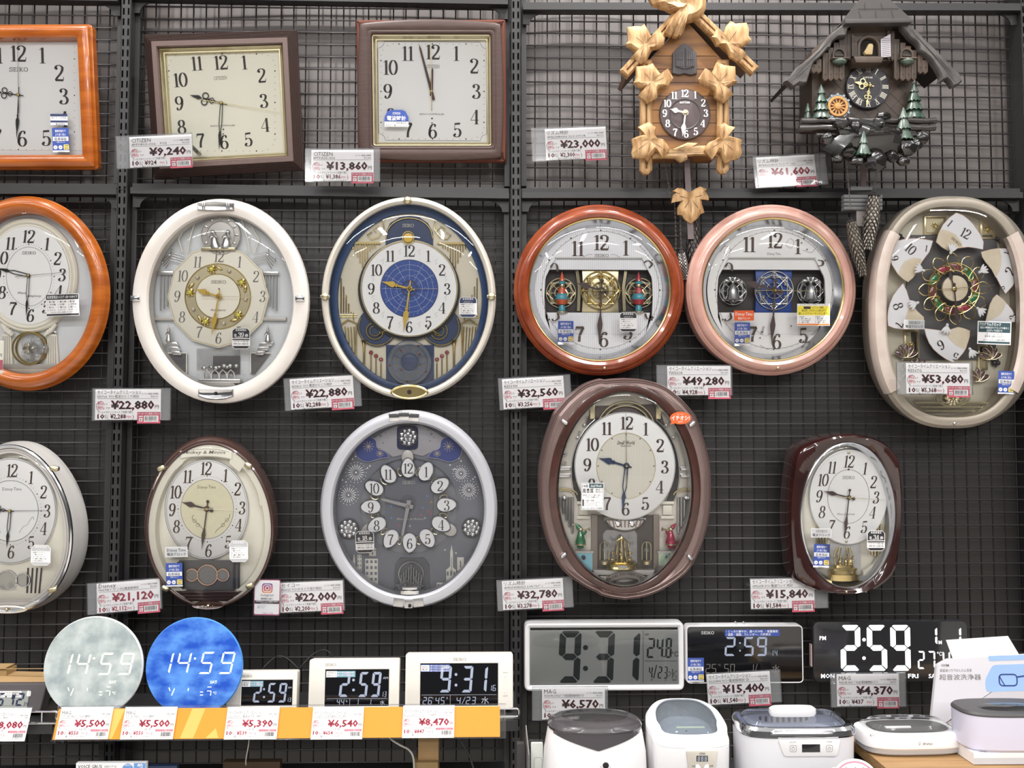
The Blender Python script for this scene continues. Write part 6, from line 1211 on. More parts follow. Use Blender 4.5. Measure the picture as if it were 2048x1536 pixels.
t.add('programme_sticker', [(q_(prism(rect(-34, -23, 34, 23), 0, .15)), WHITE), (q_(cat(ngon(rect(-32, 1, 32, 21), .2), ngon(rect(-32, -21, 32, -17), .2))), GRN), (q_(cat(tx('プログラムクロック', -31, 14, 6, 44, 'l', .015), tx('指定の時刻をダイナミックな動きと', 0, 8, 4.4, 58, 'c', .01), tx('メロディでお知らせ', 0, 2.4, 4.4, 32, 'c', .01))), WHITE), (q_(cat(tx('光のパフォーマンス', 0, -4.5, 4, 32, 'c'), tx('高音質 18曲のメロディ', 0, -9, 4, 38, 'c'), tx('モニターボタンで演奏を確認', 0, -15.5, 3, 44, 'c'))), INK)])
warranty(t, 1996, 742, 2028, 788, 4, -2)
a = t.p(1909, 847, 2); t.add('light_sensor', [(tr(cat(ball(0, 0, 0, 3.5), ball(-8, 0, 0, 1.2), ball(8, 0, 0, 1.2)), a[0], a[1], 2), CHROME)])
# ================================================================ row three
def pendulum_window(t, cx, cy, w, h, z, m=DGREY):
    t.add('pendulum_window', [(ngon(t.P(rect(cx - w / 2, cy + h / 2, cx + w / 2, cy - h / 2), z), z), m)])
def ringset(t, L, z, m, rr=1.6, name='ring_pendulum'):
    g = []
    for x, y, r in L: a = t.p(x, y, z); g.append(tube([(a[0] + p, a[1] + q, z) for p, q in oval(r, n=32)], rr, 6, True)); g.append(disc(a[0], a[1], r * .96, z - .5, 24))
    t.add(name, [(cat(*g[::2]), m), (cat(*g[1::2]), CRYS)])
# ---------------------------------------------------------------- 12 white oval clock at the left edge
WHF = mt('pearl_white_frame', 'e4e0dc', .26, .1, n=(30, .03), coat=.4)
def bell(cx, cy, a, b, n=80, fl=.10):
    """oval that widens below its middle"""
    return [(cx + (a * (1 - fl * math.sin(R(q)))) * math.cos(R(q)), cy + b * math.sin(R(q))) for q in [360 * i / n for i in range(n)]]
t = T('wall_clock', 'white pear shaped oval clock with chrome ring, cut by the left edge', 'wall clock', 18, 1060, .095, tilt=3)
c0 = t.p(18, 1058, 0); cb = t.p(6, 1064, -60)
A = bell(*c0, 124, 168); Bk = bell(c0[0] - 9, c0[1] - 2, 134, 174)
lp = lambda f, ins, z: [(x, y, z) for x, y in off([(a[0] + (b[0] - a[0]) * f, a[1] + (b[1] - a[1]) * f) for a, b in zip(A, Bk)], ins)]
t.add('case', [(loft([lp(1, 8, -84), lp(1, 0, -76), lp(1, -1, -52), lp(.75, 0, -40), lp(.6, 0, -34), lp(.45, 0, -22), lp(.2, 0, -14), lp(.1, 0, -6), lp(0, 0, -3)]), WHF)]); backplate(t, [q[:2] for q in lp(1, 10, 0)], -80)
t.add('chrome_ring', [(frame(A, [(-1, -4), (0, 0), (3, 1.5), (6, 0), (7, -5), (8, -12)]), CHROME)])
t.add('rim_band', [(frame(off(A, 7), [(0, -5), (1, -3), (9, -4), (10, -12)]), WHF), (rib(off(A, 11), .6, -2.6, True), GREYI)])
t.add('backdrop', [(ngon(off(A, 12), -22), DIALI)])
L12 = [('12', 24, 941), ('1', 62, 955), ('2', 87, 984), ('3', 94, 1022), ('4', 87, 1057), ('5', 62, 1085), ('6', 22, 1104), ('7', -18, 1086), ('8', -42, 1056), ('9', -50, 1020), ('10', -44, 982), ('11', -14, 953)]
t.add('dial', [(frame(ov(t, 20, 1022, 92, 106, -16), [(0, -22), (0, -15), (1.5, -14)], False, True), DIALS), (rib(ov(t, 20, 1022, 90, 104, -13.6), .7, -13.6, True), INK), (ngon(ov(t, 21, 1022, 54, 60, -13.7), -13.7), DIALW), (cat(rib(ov(t, 21, 1022, 55, 61, -13.5), .7, -13.5, True), nums(t, L12, 26, -14, .15, .05, .85, .08), ticks(t, 21, 1022, 61, 68, -14, .6, 1.3), txt(t, 'Disney Time', 24, 981, 6.5, -14, 38)), INKB)])
hands(t, (20, 1022), (-24, 1016), (13, 1096), (94, 1021), -12, 9, BLK, 'scroll', 'split', sm=INK, wm=7)
t.add('dial_scrolls', [(cat(*[rib(spl([t.p(20 + s_ * x, y, -13.4) for x, y in ((18, 1066), (26, 1054), (34, 1050), (40, 1040), (46, 1034), (48, 1040))], 4), .7, -13.4) for s_ in (-1, 1)], txt(t, 'Mickey & Minnie', 30, 921, 6, -22, 64, 'c', .01, .2)), GREYI)])
pendulum_window(t, 22, 1160, 120, 62, -26)
ringset(t, [(-18, 1160, 14), (46, 1160, 14), (14, 1161, 20)], -20, CHROME); t.add('pendulum_gems', [(cat(gem(t, 2, 1176, 4, -16), gem(t, 18, 1170, 4, -16), gem(t, 28, 1176, 3, -16)), CRYS)])
for k in range(4): t.add('fluted_bar', [(tube([(*t.p(56 + 9 * k, 1136, -20), -20), (*t.p(54 + 8 * k, 1186, -20), -20)], 1.6, 6), DKMET)])
t.add('base_step', [(frame(t.P([(-60, 1200), (90, 1200), (60, 1218), (-30, 1218)], -4), [(0, -24), (0, -4), (3, -1), (5, -3)], False, True), WHF), (tr(frame(oval(40, 8), [(0, 0), (2, 1.2), (4, 0)]), *t.p(14, 1219, 0), 0), WHF), (tr(cat(ball(0, 0, 0, 3.4), ball(-10, 0, 0, 1.2), ball(10, 0, 0, 1.2)), *t.p(13, 1219, 1), 1), PGOLD)])
glassd(t, off(A, 8), -2, 9)
for x, y, rl in ((108, 937, -12), (105, 1180, 14)): base_clip(t, x, y, 6, PGOLD, 18, 10, rl)
octo(t, 62, 1090, 101, 1131, 9, None, -1, SILS)

# ---------------------------------------------------------------- 13 dark brown oval clock
t = T('wall_clock', 'oval wall clock with chocolate brown rim and cream face, lower left', 'wall clock', 418, 1050, .09, tilt=4)
c0 = t.p(419, 1050, 0); A = bell(*c0, 127, 166, 80, .06); Bk = bell(c0[0] - 13, c0[1] + 1, 133, 173, 80, .06)
t.add('case', [(loft([lp(1, 8, -82), lp(1, 0, -74), lp(1, -1, -52), lp(.8, -1, -40), lp(.65, 1, -36), lp(.5, -1, -24), lp(.35, 1, -20), lp(.2, 0, -8), lp(.02, 0, -3)]), CHOC)]); backplate(t, [q[:2] for q in lp(1, 10, 0)], -78)
t.add('rim', [(frame(A, [(-1, -4), (0, 0), (3, 1.5), (5, 0), (6, -5)]), CHOC)])
t.add('face', [(frame(off(A, 4), [(0, -5), (1, -2), (14, -3), (16, -8), (17, -18)], False, True), DIALI)])
L13 = [('12', 412, 937), ('11', 375, 953), ('10', 351, 984), ('9', 344, 1020), ('8', 353, 1053), ('7', 377, 1086), ('6', 417, 1101), ('5', 456, 1084), ('4', 477, 1050), ('3', 484, 1016), ('2', 475, 978), ('1', 451, 951)]
DOTS = mt('cream_inner_dial', 'e2dcc0', .5, n=(120, .06))
t.add('dial', [(frame(ov(t, 413.5, 1019, 84, 101, -12), [(0, -18), (0, -11), (1.5, -10)], False, True), DIALS), (cat(rib(ov(t, 413.5, 1019, 83, 100, -9.6), .7, -9.6, True), rib(ov(t, 413.5, 1019, 80, 97, -9.6), .5, -9.6, True)), INK), (ngon(ov(t, 414.5, 1018, 52, 59, -9.7), -9.7), DOTS), (cat(rib(ov(t, 414.5, 1018, 52.5, 59.5, -9.5), .7, -9.5, True), nums(t, L13, 26, -10, .15, .05, .85, .08), ticks(t, 414.5, 1018, 58, 66, -10, .6, 1.3), txt(t, 'Disney Time', 413.5, 977, 6.5, -10, 36), rib(spl([t.p(*q, -9.4) for q in ((388, 1030), (384, 1036), (392, 1044), (398, 1050), (404, 1056), (410, 1064))], 4), .8, -9.4), rib(spl([t.p(*q, -9.4) for q in ((460, 1028), (458, 1036), (450, 1044), (444, 1052), (436, 1058), (430, 1066))], 4), .8, -9.4)), INKB)])
t.add('dial_scrolls', [(cat(*[tr(rib(oval(3.4, n=12), .8, 0, True), *t.p(x, y, -9.4), -9.4) for x, y in ((389, 1042), (396, 1050), (454, 1040), (446, 1050))]), GREYI)])
bn = [(x, 905 + .0022 * (x - 410) ** 2) for x in range(360, 466, 7)]
q1 = t.P([(x, y - 8) for x, y in bn] + [(x, y + 8) for x, y in bn[::-1]], -1)
t.add('name_banner', [(prism(q1, -3, -1), DIALC), (rib(off(ccw(q1), 1), .6, -.7, True), GREYI), (cat(*[prism(t.P([(412 + s_ * 50, 914), (412 + s_ * 60, 920), (412 + s_ * 74, 930), (412 + s_ * 72, 936), (412 + s_ * 66, 944), (412 + s_ * 46, 926)], -2), -4, -2) for s_ in (-1, 1)]), DIALI), (tr(txt(t, 'Mickey & Minnie', 409, 907.5, 7, -1, 84, 'c', .005, .25), 0, 0, .2), GREYI)])
hands(t, (413.5, 1018), (362, 1004), (403, 1101), (483, 1021), -7, 11, BRNH, 'leaf', 'leaf', sm=DIALC, wm=8)
t.add('curtain', [(cat(*[tube([(*t.p(413 + s_ * (88 + 4 * k), 938 + 8 * k, -4), -5), (*t.p(413 + s_ * (102 + 2 * k), 980, -4), -6), (*t.p(413 + s_ * (109 - k), 1012 - 2 * k, -4), -6)], 2.4, 5) for s_ in (-1, 1) for k in range(3)]), DIALI)])
pendulum_window(t, 417, 1151, 118, 62, -8); ringset(t, [(384, 1150, 12), (446, 1150, 12), (415, 1150, 20)], -4, mt('rose_gold', 'c9a48e', .2, .9), 1.5)
for x in (356, 366, 468, 478): t.add('fluted_bar', [(tube([(*t.p(x, 1124, -5), -5), (*t.p(x, 1178, -5), -5)], 2, 6), DKMET)])
for k in range(3): t.add('base_step', [(frame(t.P([(350 + 9 * k, 1182 + 7 * k), (485 - 9 * k, 1182 + 7 * k), (476 - 11 * k, 1189 + 7 * k), (360 + 11 * k, 1189 + 7 * k)], 0), [(0, -14), (0, -1), (1.5, 0)], False, True), CHOC)])
t.add('base_badge', [(tr(frame(oval(33, 8.5), [(0, -4), (1.5, 2), (4, .4)], False, True), *t.p(416, 1211, 2), 2), CHOC), (tr(cat(ball(0, 0, 0, 3.4), ball(-9, 0, 0, 1.1), ball(9, 0, 0, 1.1)), *t.p(416, 1212, 3), 3), PGOLD)])
glassd(t, off(A, 5), 0, 8)
for x, y, rl in ((322, 937, -28), (496, 931, 24), (330, 1177, 24), (499, 1172, -20)): base_clip(t, x, y, 7, PGOLD, 15, 10, -rl)
plate(t, 331, 1094, 375, 1114, 8, ('Disney Time', '電波クロック'), roll=1); warranty(t, 332, 1126, 365, 1173, 9, 1); octo(t, 459, 1081, 496, 1124, 9, None, 1, SILS)

# ---------------------------------------------------------------- 14 silver oval clock
t = T('wall_clock', 'oval wall clock with silver rim and twelve oval number petals', 'wall clock', 817, 1020, .085, tilt=4)
o = ov(t, 817, 1020, 178, 200, 0, 88)
case(t, o, [(20, -72), (10, -50), (3, -26), (0, -12), (2, -5), (6, 0), (14, 2), (22, 1), (26, -3), (27, -8), (28, -30)], SILF); backplate(t, off(o, 22), -66)
t.add('backdrop', [(ngon(off(o, 26), -34), SLATE)])
GRB = mt('brushed_grey_sky', '9c9aa0', .4, .2, n=(20, .12))
sky = [(770, 862), (792, 852), (842, 850), (872, 864), (905, 890), (860, 905), (846, 912), (818, 906), (786, 914), (770, 902), (735, 886)]
t.add('sky_panel', [(prism(t.P(sky, -32), -34, -31.5), GRB), (cat(*[tr(star(0, 0, r * .4, r, 5, -31), *t.p(x, y, -31)) for x, y, r in ((761, 872, 4), (771, 865, 2), (766, 886, 2.5), (775, 876, 1.5), (863, 868, 4), (856, 860, 2), (868, 875, 2), (860, 882, 2.5))]), SLATE)])
for s_ in (-1, 1):
    X = lambda v: 817 + s_ * v
    cl = spl([(X(106), 890), (X(98), 876), (X(82), 872), (X(66), 880), (X(62), 896), (X(48), 902), (X(40), 914), (X(60), 918), (X(84), 924), (X(104), 912)], 5, True)
    t.add('cloud_panel', [(prism(t.P(cl, -30), -33, -30), INDIGO), (rib(t.P(cl, -29.8), .8, -29.8, True), SILVP), (cat(*[rib([t.p(X(x) - r * math.cos(R(q)), y - r * math.sin(R(q)), -29.6), t.p(X(x) + r * math.cos(R(q)), y + r * math.sin(R(q)), -29.6)], .7, -29.6) for x, y, r in ((80, 893, 11), (57, 907, 8)) for q in (0, 36, 72, 108, 144)]), PGOLD)])
def firework(t, x, y, r, z):
    a = t.p(x, y, z); g = [disc(a[0], a[1], 1.8, z, 8)]
    for k in range(18):
        q = 2 * math.pi * k / 18; g.append(rib([(a[0] + u * math.cos(q), a[1] + u * math.sin(q)) for u in (r * .28, r * .6, r * .78)], [.4, 1.5, .5], z)); g.append(disc(a[0] + r * .95 * math.cos(q), a[1] + r * .95 * math.sin(q), .9, z, 6))
    return cat(*g)
t.add('fireworks', [(cat(*[firework(t, x, y, r, -33.4) for x, y, r in ((712, 945, 22), (697, 990, 21), (922, 947, 17), (938, 980, 20))], *[tr(star(0, 0, .9, 2.4, 4, -33.4), *t.p(x, y, -33.4)) for x, y in ((705, 918), (711, 913), (740, 932), (735, 936), (685, 960), (692, 964), (914, 908), (918, 917), (922, 922), (900, 930), (916, 912), (946, 958), (950, 954), (751, 1098), (748, 1104), (890, 1100), (912, 1106))], *[rib(t.P([(906 + q, 935), (915 + q, 935)], -33.4), .6) for q in (0,)]), WHITE)])
t.add('hill_lines', [(cat(*[rib(spl(t.P(P, -33.4), 5), .8, -33.4) for P in (((668, 1060), (700, 1040), (740, 1062), (770, 1090)), ((970, 1058), (938, 1038), (900, 1062), (870, 1090)), ((940, 1010), (960, 1002), (972, 1012)), ((690, 1100), (720, 1104), (760, 1120)), ((950, 1095), (920, 1082), (880, 1092), (862, 1108)))]), GREYI)])
PETW = mt('petal_pearl', 'e6e6ea', .35, n=(8, .02))
cc = t.p(818, 1013, -20); L14 = [('12', 816, 936), ('1', 852, 943), ('2', 880, 971), ('3', 893, 1010), ('4', 882, 1049), ('5', 855, 1077), ('6', 819, 1086), ('7', 781, 1078), ('8', 753, 1050), ('9', 741, 1014), ('10', 748, 976), ('11', 776, 948)]
t.add('dial', [(prism(ov(t, 818, 1012, 98, 96, -28), -33, -27), CLEAR), (prism(t.P(rrect(818, 1013, 96, 116, 26), -26), -30, -26), mt('dark_slate_dial', '60636e', .4, n=(8, .05)))])
for s, x, y in L14:
    a = t.p(x, y, -20); an = math.degrees(math.atan2(a[1] - cc[1], a[0] - cc[0])) - 90
    egg = [(15.5 * math.cos(R(q)) * (1 - .12 * math.sin(R(q))), 21.5 * math.sin(R(q))) for q in range(0, 360, 12)]
    t.add('number_petal', [(tr(frame(egg, [(0, -7), (0, 1), (1, 2), (2, 1), (2.6, .4)]), a[0], a[1], -20, an), CHROME), (tr(ngon(off(egg, 2), .3), a[0], a[1], -20, an), PETW), (num(s, a[0], a[1] - 1, 21, .13, .04, .95, -19.4), INK)])
for k in range(12):
    q = R(30 * k + 15); t.add('petal_link', [(tr(tube([(x, y, 0) for x, y in oval(4.5, 8, n=14)], 1.1, 5, True), cc[0] + 72 * math.cos(q), cc[1] + 72 * math.sin(q), -24, 30 * k + 15 - 90), PGOLD)])
for x, y, an in ((815, 915, 0), (899, 1060, -120), (737, 1060, 120)): a = t.p(x, y, -22); t.add('outer_petal', [(tr(prism([(12 * math.cos(R(q)), 15 * math.sin(R(q))) for q in range(0, 360, 15)], -4, 0, 1), a[0], a[1], -23, an), SILVP)])
t.add('maker_mark', [(num('SEIKO', *t.p(817, 965, -25), 6.5, .12, .08, 1.15, -25.5), SILVP), (txt(t, 'Melodies in Motion', 820, 1040, 4.5, -26, 54, 'c', 0, .3), SILVP)])
for x, y, m in ((854, 992, '5f86d6'), (846, 1015, '5f86d6'), (863, 1004, 'c98a4a'), (782, 1012, '5f86d6'), (776, 1024, '4a6ec0'), (783, 1036, '5f86d6'), (856, 1022, 'b85a62'), (862, 1028, 'b85a62'), (842, 1030, 'b85a62'), (799, 1050, 'b85a62'), (850, 1036, 'b0b0b8'), (820, 1052, 'b0b0b8')):
    t.add('dial_star', [(tr(star(0, 0, .9, 4.2, 4, -25.5), *t.p(x, y, -26)), mt('star_%s' % m, m, .4))])
hands(t, (816, 1012), (761, 998), (804, 1074), None, -16, 8, HANDG, 'baton', 'baton', wm=8, capm=SILV)
a = t.p(816, 1007, -22); t.add('hand_shade_ring', [(tr(ringp(0, 0, 9, 17, 0), a[0], a[1], -25), mt('smoke_ring', '55575f', .4))])
def crystal(t, x, y, r, z, name='crystal_rosette'):
    a = t.p(x, y, z); g = [prism(oval(r, n=24), -3, 0)]; cg = []
    for ring, n in ((.68, 9), (.3, 5)):
        for k in range(n): q = 2 * math.pi * k / n + ring; cg.append(tr(gem(t, t.px, t.py, r * .28, 0), ring * r * math.cos(q) - t.p(t.px, t.py, 0)[0], ring * r * math.sin(q) - t.p(t.px, t.py, 0)[1], 0))
    t.add(name, [(tr(cat(*g), a[0], a[1], z), DKMET), (tr(cat(*cg), a[0], a[1], z), CHROME), (tr(star(0, 0, r * .2, r * .85, 6, 1), a[0], a[1], z + 5), CRYS)])
t.add('jewel_window', [(prism(rpoly(t.P(rect(794, 899, 836, 852), -30), 9), -33, -29), mt('deep_blue_window', '262c4a', .3))]); crystal(t, 816, 874, 20, -26); crystal(t, 697, 1058, 21, -28); crystal(t, 943, 1056, 20, -28)
BLD = mt('building_relief', 'd0cec8', .4, .2)
def tower(t, x, yb, w, h, z, rows, spire=0, cols=3):
    a = t.p(x, yb, z); g = [box(-w / 2, w / 2, 0, h, -4, 0, .6)]; win = []
    if spire: g.append(prism([(-w * .4, h), (w * .4, h), (0, h + spire)], -3, -.5))
    for i in range(rows):
        for j in range(cols): xx = -w / 2 + w * (j + .5) / cols; yy = h * (i + .5) / rows; win.append(ngon(rect(xx - w * .09, yy - h / rows * .25, xx + w * .09, yy + h / rows * .25), .3))
    t.add('building_relief', [(tr(cat(*g), a[0], a[1], z), BLD), (tr(cat(*win), a[0], a[1], z), SLATE)])
tower(t, 719, 1178, 9, 70, -32, 8, 0, 2); tower(t, 708, 1160, 5, 40, -32, 3, 14, 1); tower(t, 743, 1188, 26, 72, -32, 6, 0); tower(t, 745, 1112, 14, 11, -32, 1, 0, 1); tower(t, 903, 1150, 6, 48, -32, 1, 14, 1); tower(t, 921, 1142, 14, 28, -32, 1, 0, 1); tower(t, 902, 1172, 20, 34, -32, 2, 8); tower(t, 884, 1185, 22, 20, -32, 2, 0, 3)
t.add('pendulum_stage', [(prism(t.P([(788, 1192), (790, 1130), (800, 1116), (848, 1116), (858, 1130), (860, 1192)], -31), -34, -30), mt('stage_slate', '54575f', .35))])
cb_ = []
rnd = random.Random(9)
for k in range(16): x = 822 + rnd.uniform(-17, 17); y = 1168 - rnd.uniform(0, 36) * (1 - abs(x - 822) / 26); cb_.append(gem(t, x, y, rnd.uniform(2.6, 5), -22))
t.add('crystal_pendulum', [(cat(*cb_), CRYS), (cat(tube([(x, y, -24) for x, y in oval(25, 25, *t.p(822, 1148, -24))], 1, 5, True), *[tube([(*t.p(x, 1172, -22), -22), (*t.p(x + 1, 1130 + 8 * abs((x - 822) / 8), -22), -22)], 1.3, 5) for x in range(802, 843, 5)]), SILV)])
t.add('pendulum_base', [(tr(lathe([(29, 0), (29, 7), (24, 9), (24, 13), (30, 14), (29, 17), (18, 19)], n=24, sz=.5), *t.p(819, 1186, -18), -18), CHROME)])
t.add('stage_floor', [(prism(t.P([(740, 1196), (890, 1196), (880, 1204), (750, 1204)], -26), -33, -25), SLATE)])
for y, s_ in ((832, 1), (1208, -1)):
    for k in (-1, 0, 1):
        a = t.p(808 + k * 20 + (9 if s_ < 0 else 0), y + (2 if k and s_ > 0 else -3 if k else 0), 2); t.add('clear_bezel_block' if s_ > 0 else 'bezel_block', [(tr(box(-10 if k or s_ > 0 else -8, 10 if k or s_ > 0 else 8, -8.5, 8.5, -6, 3.6, 1.2), a[0], a[1], 0, -k * 6 * s_), CHROME if s_ > 0 else SILV)])
a = t.p(819.5, 1212, 6); t.add('light_sensor', [(tr(disc(0, 0, 3.6, 0, 14), a[0], a[1], 6), BLK)])
glassd(t, off(o, 26), -6, 6)
octo(t, 711, 1062, 748, 1106, -3, '18', 2)

# ---------------------------------------------------------------- 15 mauve brown clock with jesters and carousel
t = T('wall_clock', 'mauve brown wall clock with crystal carousel and two jester trumpeters', 'wall clock', 1250, 980, .10, tilt=4)
A = [(1250, 757), (1290, 760), (1330, 772), (1362, 796), (1380, 815), (1393, 831)]; Bq = [(1393, 831), (1410, 880), (1422, 930), (1424, 975), (1421, 1030), (1408, 1085), (1388, 1131)]; Cq = [(1388, 1131), (1370, 1152), (1330, 1180), (1290, 1196), (1250, 1202)]
rt = spl(A, 4)[:-1] + spl(Bq, 4)[:-1] + spl(Cq, 4)
lf = [(2 * 1251 - x, y - (4 if y < 900 else 3 if y > 1100 else 0) * (1 if x > 1300 else 0)) for x, y in rt[::-1]][1:-1]
o = ccw(t.P(rt + lf, 0))
case(t, o, [(10, -80), (0, -66), (-1, -30), (0, -10), (2, -3), (4, -5), (6, 0), (8, -2), (14, 1), (18, -1)], MAUVE); backplate(t, off(o, 12), -74)
inn = oval(152, 212, *t.p(1250, 979, 0), 120)
t.add('rim_plate', [(between(off(o, 14), inn, [(0, 0), (.3, 1), (1, -1)], 120), MAUVE)])
t.add('burl_ring', [(frame(inn, [(-1, -3), (0, 0), (3, 1), (14, 1), (17, -2), (18, -8)]), BURL), (frame(off(inn, 17), [(0, -4), (1, -1), (2.5, -2), (3, -30)]), SILV)])
t.add('backdrop', [(ngon(off(inn, 16), -39), mt('warm_grey_backdrop', 'd8d2c8', .45, n=(10, .05)))])
t.add('arch_relief', [(cat(*[tube([(x, y, -34) for x, y in oval(r, r * .95, *t.p(1252, 858, -34), 24, 2, 0, 180)], 2.2, 6) for r in (58, 50)]), PGOLD), (prism(t.P([(1185, 812), (1316, 808), (1330, 850), (1170, 850)], -38), -40, -38), mt('arch_dark_brown', '5d5350', .4))])
for s_ in (-1, 1):
    X = lambda v: 1251 + s_ * v
    t.add('arch_column', [(prism(t.P(rect(X(66) - 5, 838, X(66) + 5, 808), -33), -38, -32, 1), PGOLD)])
    ar = [(X(100 * math.cos(R(q))), 945 - 125 * math.sin(R(q))) for q in range(-30, 60, 8)]
    t.add('dark_crescent', [(rib(t.P(ar, -37), 16, -36), mt('crescent_dark', '3c3a3a', .35, .3)), (cat(*[tube([(*t.p(x + s_ * d_, y, -35), -35) for x, y in ar], 1.1, 5) for d_ in (-8, 8)]), SILV)])
    t.add('note_relief', [(cat(note(*t.p(X(82), 850, -34), 18, -34), note(*t.p(X(96), 875, -34), 14, -34), tube(spl([(*t.p(X(a_), b_, -34), -34) for a_, b_ in ((118, 895), (128, 888), (130, 902), (118, 908), (128, 914), (130, 925), (118, 926))], 4), 1.8, 6)), SILV)])
    for y in (937, 951): t.add('silver_bar', [(prism(t.P([(X(108), y - 4), (X(141), y - 4), (X(140), y + 4), (X(112), y + 4)], -33), -39, -32, 1.5), SILV)])
    t.add('pipe_arch', [(cat(*[tube([(x, y, -34) for x, y in oval(r, r * .5, *t.p(X(122), 990, -34), 20, 2, 0, 180)], 1.6, 6) for r in (26, 20)]), PGOLD)])
    t.add('chime_pipe', [(cat(*[tube([(*t.p(X(106 + 6 * i), 994, -33), -33), (*t.p(X(106 + 6 * i), 1066 - 13 * i, -33), -33)], 2.8, 8) for i in range(6)]), SILV), (gem(t, X(122), 996, 6, -30), CHROME)])
    t.add('pilaster', [(cat(*[frame(t.P(rect(X(84) - w, y1, X(84) + w, y0), -32), [(0, -38), (0, -32), (1.5, -31)], False, True) for w, y0, y1 in ((13, 1003, 1009), (9, 1011, 1030), (13, 1032, 1038))]), DIALI)])
    m = mt('jester_green', '1f7a4c', .25, .2, coat=1.) if s_ < 0 else mt('jester_crimson', 'b02a52', .25, .2, coat=1.)
    a = t.p(X(90), 1096, -26); d_ = -s_
    t.add('jester_figure', [(tr(cat(lathe([(10, 8), (11, 12), (7, 26), (5, 34)], n=14), lathe([(6, 0), (8, 2), (5, 6), (5, 9)], n=12), tr(lathe([(6, 40), (4, 46), (0, 56)], n=10), 0, 0, 0, s_ * -28) if 0 else tr(lathe([(6, 0), (4, 5), (0, 14)], n=10), s_ * 3, 41, 0, s_ * -40), tube([(0, 30, 3), (d_ * 8, 30, 7), (d_ * 10, 36, 8)], 2.6, 6)), a[0], a[1], -26), m), (tr(cat(ball(0, 38, 0, 5.4), tr(lathe([(4.5, 15), (2, 11), (1.2, 0)], n=10), d_ * 4, 37, 5, -d_ * 80), lathe([(11.4, 7), (11.6, 9), (10, 10)], n=14), ball(s_ * 15, 47, 0, 2.2)), a[0], a[1], -26), PGOLD)])
    HOLO = mt('hologram_panel_a' if s_ < 0 else 'hologram_panel_b', '9fd6c8' if s_ < 0 else '8fd0c4', .25, .4, n=(9, .2), hex2='d9b48a' if s_ > 0 else '7fb4c8', det=1)
    t.add('hologram_panel', [(prism(t.P([(X(102), 1106), (X(66), 1106), (X(66), 1156), (X(92), 1140)], -30), -34, -30), HOLO), (tr(frame(oval(4.5, n=16), [(0, -2), (0, 2), (2, 2), (2.4, 0)], False, True), *t.p(X(84), 1115, -29), -29), DKMET), (prism(t.P([(X(104), 1102), (X(64), 1102), (X(64), 1106), (X(104), 1106)], -27), -34, -26), SILVP)])
    t.add('stage_column', [(prism(t.P(rect(X(62) - 6, 1140, X(62) + 6, 1030), -32), -38, -32, 1), mt('stage_taupe', '857a72', .4, .2))])
    a = t.p(X(42), 1120, -26); t.add('side_carousel', [(tr(cat(lathe([(9, -8), (9, -2), (6, 0)], n=14), tube([(0, 0, 0), (0, 36, 0)], 1.2, 6), tube([(9 * math.cos(R(q)), 28 + 9 * math.sin(R(q)), 0) for q in range(0, 181, 20)], 1, 5), tube([(-9, 0, 0), (-9, 28, 0)], .8, 5), tube([(9, 0, 0), (9, 28, 0)], .8, 5)), a[0], a[1], -26), PGOLD), (gem(t, X(42), 1100, 5, -22), CRYS)])
dkst = mt('stage_dark', '4c4642', .4)
t.add('stage_back', [(prism(t.P(rect(1190, 1142, 1312, 1030), -38), -40, -37.5), dkst)])
t.add('organ_drum', [(frame([(q[0], q[1]) for q in t.P([(1208, 1034)] + [(1250 + 42 * math.cos(R(q)), 1034 + 30 * math.sin(R(q))) for q in range(180, -1, -12)] + [(1292, 1034)], -30)], [(0, -38), (0, -30), (2, -28), (4, -30)], False, True), SILV), (cat(*[rib(t.P([(1216 + 8.5 * i, 1037), (1222 + 7 * i, 1055)], -29), 2.6, -29) for i in range(9)]), MAUVE), (cat(*[tr(cat(frame(oval(6, n=18), [(0, -2), (0, 2), (2.4, 3), (3, 0)], False, True)), *t.p(x, 1048, -28), -28) for x in (1236, 1264)]), CHROME)])
t.add('carousel_mirror', [(prism(t.P([(1206, 1128), (1206, 1068), (1212, 1060), (1268, 1060), (1274, 1068), (1274, 1128)], -35), -37, -34), CRYS)])
a = t.p(1243, 1122, -22)
t.add('crystal_carousel', [(tr(cat(lathe([(30, -16), (32, -14), (30, -10), (34, -9), (33, -5), (24, -4), (26, -1), (8, 1), (3, 4), (2, 44), (5, 46), (2, 50)], n=24, sz=.5), *[tube([(20 * math.cos(q), 0, -10 * math.sin(q)), (14 * math.cos(q), 38, -7 * math.sin(q)), (3 * math.cos(q), 46, 0)], 1, 5) for q in [k * 1.05 for k in range(6)]], *[ball(20 * math.cos(q), 10 + 6 * math.sin(3 * q), -10 * math.sin(q), 4.5, 3.5, 3.5, 8, 5) for q in [k * 1.05 + .4 for k in range(6)]]), a[0], a[1], -22), GOLD), (cat(*[gem(t, 1243 + dx, y, r, -14) for dx, y, r in ((-28, 1096, 4.5), (-20, 1100, 5), (-10, 1088, 4), (-2, 1098, 4), (8, 1090, 4.5), (18, 1100, 5), (26, 1094, 4.5), (-16, 1084, 3), (20, 1082, 3))]), CRYS), (tr(box(-9, 9, -12, -6, 16, 18), a[0], a[1], -22), SILVP)])
t.add('stage_front', [(prism(t.P([(1186, 1140), (1314, 1140), (1310, 1150), (1190, 1150)], -26), -38, -25, 1), SILVP), (cat(*[rib(t.P([(1198 + 4 * k, 1152), (1200 + 4 * k, 1172 + k * .3)], -25), 2, -25) for k in range(6)], *[rib(t.P([(1306 - 4 * k, 1152), (1304 - 4 * k, 1172 + k * .3)], -25), 2, -25) for k in range(6)]), DIALI)])
bn = [(1213 + 81 * k / 12, 1161 - 13 * math.sin(math.pi * k / 12)) for k in range(13)]
